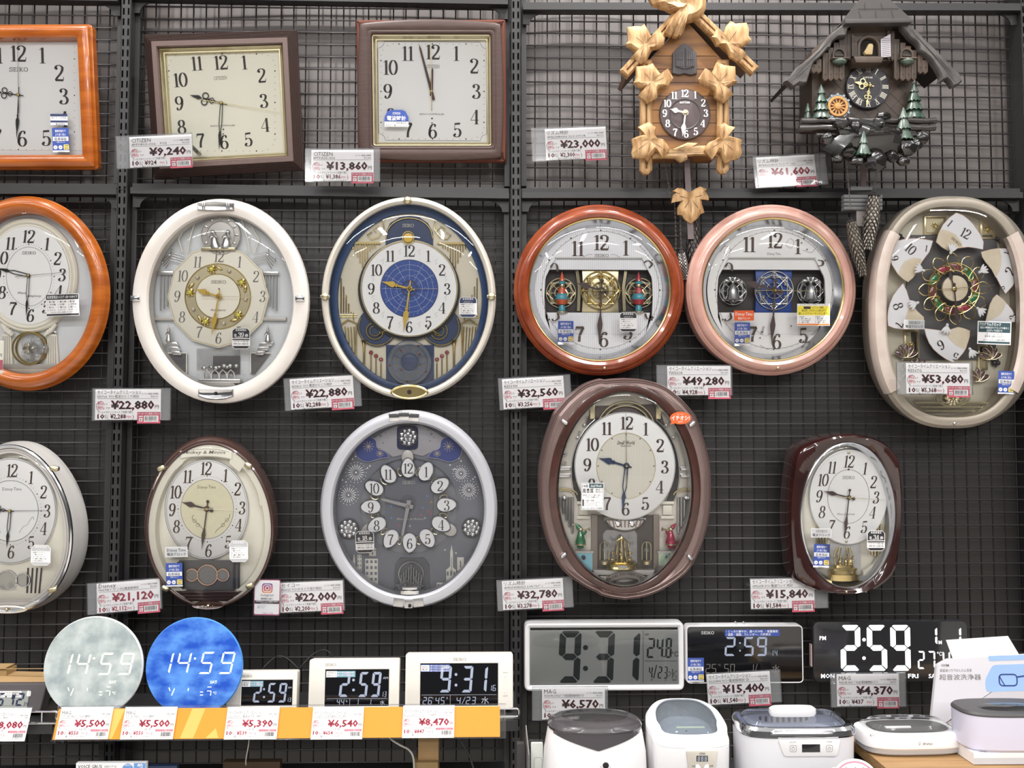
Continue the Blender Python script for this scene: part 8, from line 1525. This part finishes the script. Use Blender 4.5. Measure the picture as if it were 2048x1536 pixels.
# ================================================================ digital wall clocks of the right bay
t = T('digital_clock', 'big white framed grey digital wall clock reading 9:31', 'digital clock', 1209, 1313.5, .045)
o = rrect(*t.p(1209, 1313.5), 321, 136, 12, 6)
t.add('frame', [(frame(o, [(3, -36), (0, -32), (0, -6), (2, -1), (5, 0), (8, -1), (11, -4), (12, -6)], True), WPL)])
x0, y0 = t.p(1059, 1371); x1, y1 = t.p(1359, 1260)
t.add('screen', [(ngon(rect(x0, y0, x1, y1), -5), mt('lcd_panel_grey', '8d8f8d', .22, n=(5, .02), coat=.2)), ])
LCDK = mt('lcd_dark_green_digit', '1f2827', .35)
dk = cat(segp(t, [('9', 1115, 1164), (':', 1171, 5.2), ('3', 1182, 1231), ('1', 1262, 1282)], 1366, 1262, 13, -4.5, .05, .9), segp(t, [('2', 1293, 1311), ('4', 1312, 1328), ('8', 1330, 1345)], 1316, 1276, 4, -4.5, .06, .5), disc(*t.p(1329, 1314), 1.6, -4.5, 8), segp(t, [('4', 1297, 1306), ('2', 1315, 1325), ('3', 1327, 1336)], 1357, 1333, 2.4, -4.5, .06, .4), rib([t.p(1308, 1358), t.p(1314, 1331)], 2, -4.5), tx('℃', *t.p(1344, 1315), 12, None, 'l', 0, -4.5), rib([t.p(1287, 1262), t.p(1287, 1366)], .8, -4.5), rib([t.p(1290, 1323), t.p(1355, 1323)], .8, -4.5), tx('温度', *t.p(1290, 1272), 4, None, 'l', 0, -4.5), tx('月', *t.p(1302, 1363), 4, None, 'l', 0, -4.5), tx('日', *t.p(1331, 1363), 4, None, 'l', 0, -4.5), tx('曜日', *t.p(1346, 1363), 4, None, 'l', 0, -4.5))
dots = cat(*[disc(*t.p(1338 + 2.6 * i, 1340 + 2.6 * j), 1.1, -4.5, 6) for i, j in ((3, 0), (3, 1), (3, 2), (3, 3), (3, 4), (3, 5), (3, 6), (0, 2), (1, 2), (2, 3), (1, 4), (0, 5), (4, 3), (5, 2), (6, 1), (4, 4), (5, 5), (6, 6))])
t.add('lcd_digits', [(cat(dk, dots), LCDK)]); t.add('lens', [(ngon(rect(x0, y0, x1, y1), -3.5), GLASS)])
t = T('digital_clock', 'black digital wall clock with thin white outline reading 2:59', 'digital clock', 1490, 1309, .045)
o = rrect(*t.p(1490, 1309), 236, 115, 10, 6); BM = mt('black_mirror', '0e0e10', .07, n=(5, .1), coat=1.)
t.add('case', [(frame(o, [(3, -34), (0, -30), (0, -3), (1, -1), (2.6, -1), (2.8, -2)], True), WPL), (ngon(off(ccw(o), 2.6), -1.6), BM)])
t.add('maker_mark', [(sk(t, 1415, 1265.5, 26, -1.2, 5.5), WHITE)])
t.add('lcd_digits', [(cat(segp(t, [('2', 1449, 1472), (':', 1480, 1.9), ('5', 1487, 1509), ('9', 1513, 1535)], 1312, 1274, 4, -1.2, .06), segp(t, [('1', 1544, 1547), ('4', 1549, 1555)], 1312, 1300, 1.1, -1.2, .06, .2)), LCDD), (cat(segp(t, [('2', 1411, 1421), ('5', 1423, 1433), ('5', 1448, 1458), ('0', 1460, 1470), ('1', 1504, 1508)], 1346, 1328, 1.3, -1.2, .06, .2), rib([t.p(1510, 1347), t.p(1515, 1328)], 1, -1.2), tx('℃', *t.p(1436, 1333), 5, None, 'l', 0, -1.2), tx('%', *t.p(1472, 1347), 5, None, 'l', 0, -1.2), tx('水', *t.p(1544, 1346), 16, None, 'l', 0, -1.2)), GREYI)])
a = t.p(1505, 1266, 0); t.add('feature_sticker', [(tr(prism(rect(-55, -6.5, 55, 6.5), -1.5, -1.1), a[0], a[1]), BLUEP), (tr(cat(tx('・くっきり鮮やか、選べる70色  ・掛置兼用', -53, .4, 5, 104, 'l', .01, -.9), tx('・温度・湿度、カレンダー、六曜表示', -53, -5.6, 5, 90, 'l', .01, -.9)), a[0], a[1]), WHITE)])
warranty(t, 1375, 1316, 1408, 1363, -1)
for x in (1473, 1489): a = t.p(x, 1248, -8); t.add('hanging_hook', [(tube([(a[0], a[1] - 2, -8), (a[0], a[1] + 4, -6), (a[0], a[1] + 5, -14), (a[0], a[1] - 2, -24)], 1.2, 6), CHROME)])
t = T('digital_clock', 'black mirror LED wall clock reading PM 2:59 in large white digits', 'digital clock', 1782, 1303, .04)
o = rrect(*t.p(1782, 1303), 311, 120, 12, 6); DM = mt('dark_mirror_face', '2a2a2c', .12, n=(5, .1), coat=.8); LED = mt('led_white_digit', 'f4f6ff', .4, em=.85)
t.add('case', [(frame(o, [(3, -24), (0, -20), (0, -2), (1.2, 0)], True, True), DM)])
t.add('led_digits', [(cat(segp(t, [('2', 1682, 1722), (':', 1728, 3.6), ('5', 1735, 1775), ('9', 1782, 1822)], 1342, 1250, 11, .3, .0, 1.1), segp(t, [('1', 1869, 1875), ('1', 1917, 1923)], 1290, 1254, 4.4, .3, 0, .8), segp(t, [('2', 1836, 1850), ('7', 1856, 1871), ('4', 1886, 1901)], 1338, 1302, 3.4, .3, .0, .7), tx('℃', *t.p(1874, 1312), 9, None, 'l', 0), tx('M', *t.p(1877, 1288), 7, None, 'l', .02), tx('PM', *t.p(1639, 1280), 8, 13, 'l', .02), tx('MON', *t.p(1642, 1356), 8.4, 27, 'l', .02), tx('TUE', *t.p(1690, 1356), 8.4, 22, 'l', .02), tx('THU', *t.p(1770, 1356), 8.4, 22, 'l', .02), tx('FRI', *t.p(1816, 1356), 8.4, 21, 'l', .02), tx('SAT', *t.p(1857, 1356), 8.4, 22, 'l', .02), tx('SUN', *t.p(1900, 1356), 8.4, 22, 'l', .02)), LED)])
a = t.p(1625, 1312, 0); t.add('side_label', [(tr(box(-1.5, .6, -22, 22, -14, -4), a[0], a[1]), mt('pink_label', 'b8a0a0', .6))])

# ================================================================ the counter with the ultrasonic cleaners
ZC = at(1800, 1520, .44).z
WOOD = mt('counter_wood', 'b08a5e', .5, n=(14, .2), hex2='9d7a50', st=(.6, 8, 8), det=5)
ZD = ZC - .075
Xa, Xb = at(1698, 1490, .3).x, at(2200, 1520, .3).x
r = root('display_board', 'light wooden display board carrying the low white cleaner, bottom right', 'display board', ((Xa + Xb) / 2, -.4, ZC))
part('board_top', [wbox(Xa, Xb, -.62, -.25, ZC - .02, ZC - .0005)], WOOD, r); part('board_base', [wbox(Xa + .01, Xb, -.60, -.26, ZD + .001, ZC - .021)], SHF, r)
Xc = at(1040, 1520, .3).x
r = root('display_counter', 'black counter under the smoky lidded and clear lidded cleaners', 'counter', ((Xc + Xb) / 2, -.35, ZD))
part('counter_top', [wbox(Xc, Xb, -.62, -.20, ZD - .03, ZD - .0005)], SHF, r)
def hl(a, b, y, zc=0, e=2., n=56, sl=0): return [(x, y + sl * z, zc + z) for x, z in [(p[0], -p[1]) for p in oval(a, b, n=n, e=e)]]
def flat(L, i=-1): return L
def hdisc(a, b, y, zc=0, e=2., sl=0, n=56): return [(x, y + sl * z, zc + z) for x, z in [(p[0], -p[1]) for p in oval(a, b, n=n, e=e)]], [tuple(range(n))]
# Kenko
t = T('ultrasonic_cleaner', 'white ultrasonic cleaner with smoky grey oval lid, leftmost on the counter', 'ultrasonic cleaner', 1189, 1466, .40); yb = zrel(t, ZD) + .6; b = 72
t.add('body', [(loft([hl(104, b + 4, yb, 0, 2.5), hl(105, b + 5, yb + 6, 0, 2.5), hl(101, b + 2, -30, 0, 2.5), hl(94, b - 3, 10, 0, 2.4), hl(91, b - 5, 16, 0, 2.4)], True, True), WPL)])
SMK = mt('dark_smoke_plastic', '4b474a', .22, n=(6, .05), coat=.4)
vp = []
for k in range(25):
    u = -1 + k / 12; x = 91 * u; zf = (b - 3.5) * (1 - abs(u) ** 2.4) ** (1 / 2.4) if abs(u) < 1 else 0
    yl = 13 - 25 * (1 - abs(u)) ** 1.1; f = lambda y: 1 + max(0, (10 - y)) * .0016
    vp.append(([(x * 1.006, 17, zf + 1)], [(x * f(yl) * 1.012, yl, (zf + 1.4) * f(yl) + 1.4)]))
t.add('front_shield', [(loft([[q[0][0] for q in vp], [q[1][0] for q in vp]][::-1], closed=False), SMK)])
t.add('lid', [(loft([hl(93, b - 3, 16, 0, 2.4), hl(94, b - 2, 21, 0, 2.4), hl(90, b - 5, 27, 0, 2.3), hl(80, b - 13, 32, -2, 2.2), hl(66, b - 26, 34, -4, 2.2)]), SMK), (loft([hl(66, b - 26, 34, -4, 2.2), hl(40, b - 44, 37, -4, 2.1), hl(3, 3, 38, -4, 2)], False, True), SMOKE)])
t.add('tray', [(cat(loft([hl(64, b - 27, 30, -4, 2.2), hl(60, b - 30, 6, -4, 2.2)], True), hdisc(60, b - 30, 20, -4, 2.2)), SILVP)])
zf = b + 4.5; t.add('power_button', [(cat(tr(prism(oval(9.5, n=24), -3, 2, 1), 13, -37, zf)), WPL), (tr(prism(oval(6, n=20), -1, 3, .6), 13, -37, zf), BLK)])
t.add('maker_mark', [(tr(cat(tx('Kenko', 13, -63, 9, 30, 'c', .03, 0)), 0, 0, b + 8), INK)])
# CITIZEN
t = T('ultrasonic_cleaner', 'white ultrasonic cleaner with bluish clear lid and beige control panel', 'ultrasonic cleaner', 1373, 1468, .38); yb = zrel(t, ZD) + .6
S_ = .22
def hp(w, f, bk, y, sl, n=12):
    """plan with a straight front, round back"""
    P = [(-w * .72, f), (w * .72, f), (w * .95, f * .35), (w, -f * .1), (w * .9, -bk * .55), (w * .55, -bk * .92), (0, -bk), (-w * .55, -bk * .92), (-w * .9, -bk * .55), (-w, -f * .1), (-w * .95, f * .35)]
    q = spl([(x, -z) for x, z in P][::1], 5, True); q = ccw(q); return [(x, y - sl * -z, -z) for x, z in [(a, b_) for a, b_ in q]]
hp2 = lambda w, f, bk, y, sl: [(x, y - sl * z, z) for x, y_, z in hp(w, f, bk, 0, 0)]
t.add('body', [(loft([hp2(76, 62, 78, yb, 0), hp2(78, 66, 80, yb + 8, 0), hp2(80, 68, 82, -8, .05), hp2(80, 68, 82, 12, .26), hp2(74, 62, 76, 16, .28)], True), WPL)])
t.add('lid_rim', [(loft([hp2(79, 67, 81, 13, .27), hp2(80, 68, 82, 18, .3), hp2(75, 63, 77, 25, .32), hp2(60, 44, 66, 29, .33), hp2(59, 43, 65, 27, .33)]), WPL)])
t.add('lid_window', [(loft([hp2(60, 44, 66, 29, .33), hp2(48, 33, 54, 35, .33), hp2(3, 3, 3, 38, .33)], False, True), BLUEC)])
t.add('tank', [(loft([hp2(58, 42, 64, 26, .33), hp2(52, 36, 58, 2, .2)]), SILVP), (loft([hp2(53, 37, 59, 6, .2), hp2(2, 2, 2, 6, .2)]), SILVP)])
t.add('caution_label', [(rotx(tr(box(-28, 28, -2.6, 2.6, 0, .5), 2, 22, 30), -70, 22, 30), mt('pale_yellow_label', 'e6e4b8', .5))])
zf = 68.5
zf = 76
t.add('control_panel', [(tr(prism(rpoly([(-24, -62), (24, -62), (30, -14), (-30, -14)], 4), -2, 1.6, .5), 14, 6, zf), mt('beige_panel', 'cfc8bc', .4)), (tr(ngon(rect(-11, -34, 11, -23), 2), 14, 6, zf), LCDB), (tr(seg7('888', -9, -33, 4.4, 8.6, 1.2, 2.3, .06, .2, 1.5), 14, 6, zf), LCDD2), (tr(cat(num('CITIZEN', 0, -19, 3, .12, .1, .9, 2.3), tx('ON', -17, -44, 3.2, None, 'c', .01, 2.2), tx('OFF', 17, -44, 3.2, None, 'c', .01, 2.2), disc(0, -50, 1.3, 2.2, 8)), 14, 6, zf), INK)])
for s_ in (-1, 1): t.add('panel_button', [(tr(prism(oval(4.6, 7, n=20), 0, 2.6, 1), 14 + s_ * 8, -40, zf, s_ * -28), WPL)])
# chrome rimmed
t = T('ultrasonic_cleaner', 'white ultrasonic cleaner with chrome rim and clear lid with white handle', 'ultrasonic cleaner', 1584, 1462, .40); yb = zrel(t, ZD) + .6; LAV = mt('cool_white_plastic', 'e4e3e8', .3, n=(5, .02))
A_, B_, E_ = 112, 70, 4.2
t.add('body', [(loft([hl(108, B_ - 4, yb, 0, E_), hl(110, B_ - 2, yb + 6, 0, E_), hl(112, B_, 0, 0, E_), hl(112, B_, 8, 0, E_)], True), LAV)])
t.add('chrome_rim', [(loft([hl(113, B_ + 1, 7, 0, E_), hl(115, B_ + 3, 10, 0, E_), hl(113, B_ + 2, 20, 0, E_), hl(108, B_ - 3, 26, 0, E_), hl(98, B_ - 13, 25, 0, E_), hl(96, B_ - 15, 18, 0, E_)]), CHROME)])
t.add('basket', [(loft([hl(95, B_ - 16, 18, 0, E_), hl(90, B_ - 20, -4, 0, E_)]), mt('grey_blue_basket', '9aa0b0', .35)), (hdisc(91, B_ - 19, 0, 0, E_), mt('grey_blue_basket', '9aa0b0', .35)), (cat(*[box(-88 + 12 * k, -83 + 12 * k, 2, 14, -B_ + 18, -B_ + 19) for k in range(15)]), DGREY)])
t.add('lid', [(loft([hl(97, B_ - 14, 26, 0, E_), hl(92, B_ - 18, 31, 0, E_), hl(4, 4, 33, 0, 2)], False, True), CLEAR)])
t.add('lid_handle', [(loft([hl(44, 13, 32, 4, 3.2), hl(47, 15, 38, 4, 3.2), hl(46, 14, 46, 4, 3.2), hl(40, 10, 50, 4, 3.2)], True, True), WPL)])
zf = B_ + .6; t.add('control_panel', [(tr(prism(rpoly([(-44, -26), (58, -26), (66, 6), (-56, 6)], 6), -2, 2.2, .7), 6, 0, zf), WPL), (tr(ngon(rect(-10, -18, 25, -3), 2.6), 6, 0, zf), LCDB), (tr(cat(rib(rrect(-27, -11, 12, 12, 3), .7, 2.5, True), rib(rrect(43, -11, 12, 12, 3), .7, 2.5, True), rib(oval(3, n=14, cx=-27, cy=-11.5), .6, 2.5, True), rib([(-27, -10), (-27, -7)], .7, 2.5), rib(oval(3, n=14, cx=43, cy=-11.5), .6, 2.5, True), rib([(43, -11.5), (43, -9)], .6, 2.5), tx('ON/OFF', -28, 0, 2.6, 13, 'c', 0, 2.4), tx('TIMER', 43, 0, 2.6, 11, 'c', 0, 2.4)), 6, 0, zf), GREYI)])
# dretec
t = T('ultrasonic_cleaner', 'low white ultrasonic cleaner with small maker mark, between the chrome rimmed one and the boxes', 'ultrasonic cleaner', 1815, 1473, .37, yaw=2); yb = zrel(t, ZC) + .6; A_, B_, E_ = 102, 58, 3.4
t.add('body', [(loft([hl(98, B_ - 3, yb + 11, 0, E_), hl(102, B_, yb + 15, 0, E_), hl(102, B_, 12, 0, E_), hl(100, B_ - 2, 17, 0, E_), hl(94, B_ - 7, 19, 0, E_)], False, True), WPL)])
t.add('base', [(loft([hl(92, B_ - 8, yb, 0, E_), hl(98, B_ - 3, yb + 4, 0, E_), hl(99, B_ - 2.4, yb + 12, 0, E_)], True, True), mt('grey_base_plastic', 'b4b2b2', .4))])
t.add('tank', [(hdisc(78, B_ - 16, 19.6, -4, 3), DGREY), (cat(tr(box(-38, 14, -14, 0, 0, 8, 2), -10, 22, 2)), WPL)])
t.add('lid', [(loft([hl(88, B_ - 8, 19.5, -4, 3.2), hl(89, B_ - 7, 22, -4, 3.2), hl(80, B_ - 14, 24, -4, 3), hl(74, B_ - 18, 31, -4, 3), hl(60, B_ - 30, 33, -4, 2.6), hl(3, 3, 34, -4)], False, True), CLEAR)])
t.add('maker_mark', [(tr(cat(tx('dretec', 2, yb + 23, 5.4, 20, 'l', .01, 0), rib([(-4, yb + 22.5), (-1.4, yb + 27), (-3.6, yb + 30), (-5.6, yb + 26), (-4, yb + 22.5)], .6, .1)), 0, 0, B_ + .5), GREYI), (cat(*[disc(74 + 4 * 0, 0, 0, 0)][:0]) if 0 else tr(tx('展示サンプル', -96, yb + 36, 5, 16, 'l', .01, 0), 0, 0, B_ - 14), INK)])
# OHM box, its white box below and the cleaner on it
OHB = mt('pale_grey_box', 'cdcacf', .5, n=(6, .02)); SKY = mt('sky_blue_print', '9fc0ea', .5); BLG = mt('glasses_blue', '31488a', .4)
t0 = at(1990, 1500, .36)
t = T('product_box', 'white product box under the dark lidded cleaner, bottom right corner', 'box', 1985, 1512, .47); yb = zrel(t, ZC) + .6
t.add('carton', [(prism(rect(-38, yb, 190, 6), -150, 0, 1), WPL), (tr(ngon(rect(-38, yb + .5, 190, -4), .3), 0, 0), mt('silver_grey_print', 'c9cbd2', .5))]); 
t.add('top_print', [(rotx(cat(tx('3分間', -22, 2, 6, None, 'l', .01, 0), tx('タイマー', -20, 10, 4.5, None, 'l', .01, 0), tx('静音', 6, 2, 6, None, 'l', .01, 0), tx('5', 34, 2, 12, None, 'l', .03, 0), tx('分', 44, 2, 8, None, 'l', .01, 0)), -90, 0, 0) if 0 else tr(rotx(cat(tx('3分間', -24, 4, 6, None, 'l', .01, 0), tx('静音設計', 0, 4, 6, None, 'l', .01, 0), tx('5分', 34, 4, 11, None, 'l', .02, 0)), -90, 0, 0), 0, 6.3, 0), GREYI)])
YT = 6
t = T('ultrasonic_cleaner', 'lavender white cleaner with dark grey lid on the white box, right edge', 'ultrasonic cleaner', 2012, 1448, .42); yb = zrel(t, t0.z) ; zb2 = bpy.data.objects[[o.name for o in COL.objects if o.get('label', '').startswith('white product box')][0]]
yb = (zb2.location.z + 6.4 * mpp(1985, 1512, .47) - t.o.z) / t.S; LV2 = mt('lavender_white_plastic', 'd5d4e8', .3, n=(5, .02)); CHL = mt('charcoal_lid', '4d4b4d', .45, n=(60, .08))
t.add('body', [(loft([hl(94, 52, yb, 0, 3.2), hl(99, 57, yb + 5, 0, 3.2), hl(100, 58, 20, 0, 3.2), hl(100, 58, 30, 0, 3.2)], True), LV2)])
t.add('lid', [(loft([hl(100.5, 58.5, 29, 0, 3.2), hl(100.5, 58.5, 32, 0, 3.2), hl(97, 55, 36, 0, 3.2)], True, True), CHL), (loft([hl(58, 26, 36.4, 10, 2.6), hl(50, 20, 39, 10, 2.6), hl(3, 3, 40, 10)], False, True), SMOKE)])
t = T('product_box', 'pale grey box with printed glasses behind the dark lidded cleaner', 'box', 1955, 1390, .285, tilt=-4); yb = zrel(t, ZC) + 1.5
q = ccw(rpoly(t.P([(1858, 1450), (2100, 1440), (2100, 1306), (1896, 1318), (1874, 1330)]), 6)); q = [(x, yb if y < -50 else y) for x, y in q]
t.add('carton', [(prism(q, -9, 0, 1), OHB)])
gl = [t.p(*p, .3) for p in ((1985, 1330), (2100, 1326), (2100, 1380), (1972, 1384), (1970, 1360))]
t.add('front_print', [(ngon(rpoly(gl, 8), .25), SKY), (ngon(rpoly(t.P([(1976, 1312), (2100, 1308), (2100, 1318), (1978, 1322)], .3), 3), .3), SKY), (cat(rib(rrect(*t.p(2016, 1360), 36, 22, 8), 2.6, .6, True), rib([t.p(1998, 1352), t.p(2010, 1372)], 2, .6), rib([t.p(2034, 1354), t.p(2060, 1350)], 3, .6), rib(rrect(*t.p(2076, 1356), 36, 22, 8), 2.6, .6, True)), BLG), (cat(tx('超音波洗浄器', *t.p(1879, 1360), 11, 84, 'l', 0, .4), tx('超音波の力でかんたん洗浄', *t.p(1880, 1344), 6, 64, 'l', 0, .4), tx('OHM', *t.p(1882, 1333), 5, 16, 'l', .02, .4)), GREYI)])
t.add('open_flap', [(rotx(prism(t.P([(1906, 1318), (2040, 1312), (2016, 1272), (1892, 1280)]), -1, 0), 0), WHITE)])
# dark box edge, leaflets and the round sign
t = T('product_box', 'grey green box edge between the chrome rimmed and low white cleaners', 'box', 1694, 1510, .36, yaw=-20); yb = zrel(t, ZD) + .6; t.add('carton', [(prism(rect(-14, yb, 10, 22), -70, 0, .6), mt('grey_green_box', '5d605a', .5))])
t = T('leaflet_stand', 'grey leaflet holder with white leaflets left of the smoky lidded cleaner', 'leaflet holder', 1066, 1500, .36); yb = zrel(t, ZD) + .6
t.add('divider', [(loft([[(-14, yb, -30), (-12, yb, -30), (-8, yb, 30), (-10, yb, 30)], [(-14, 40, -30), (-12, 40, -30), (-8, 0, 30), (-10, 0, 30)]], True, True), mt('divider_grey', '7c7876', .5))])
t.add('leaflet', [(prism(rrect(8, (yb + 14) / 2, 24, 14 - yb, 3), -6, 2), mt('leaflet_paper', 'e2e4de', .55)), (tr(rib(rpoly([(-2, yb), (14, yb), (14, -14), (-2, -14)], 6), .6, 2.3, True), 4, 0), GREYI)]); t.add('back_plate', [(prism(rrect(6, (yb + 18) / 2, 30, 18 - yb, 3), -9, -7), CLEAR)])
t.add('side_pocket', [(prism(rrect(-24, (yb + 8) / 2, 16, 8 - yb, 2), -30, -10), mt('dark_pocket', '3a3838', .5))])
t = T('round_sign', 'round white and pink guarantee sign at the bottom edge', 'sign', 1711, 1560, .60, tilt=-10); GP = mt('pink_ring_print', 'e08aa0', .5)
t.add('disc', [(prism(oval(46, 40, n=48), -1, 0), WHITE), (rib(oval(40, 34, n=48), 3, .3, True), GP), (cat(prism(oval(12, 10, -40, 14), -1, 0)), WHITE), (cat(tx('1年保証', 2, 6, 17, 60, 'c', .02, .5)), INK)]); yb = zrel(t, ZC)
t.add('stand', [(box(-6, 6, yb, 0, -8, -2), CLEAR)])
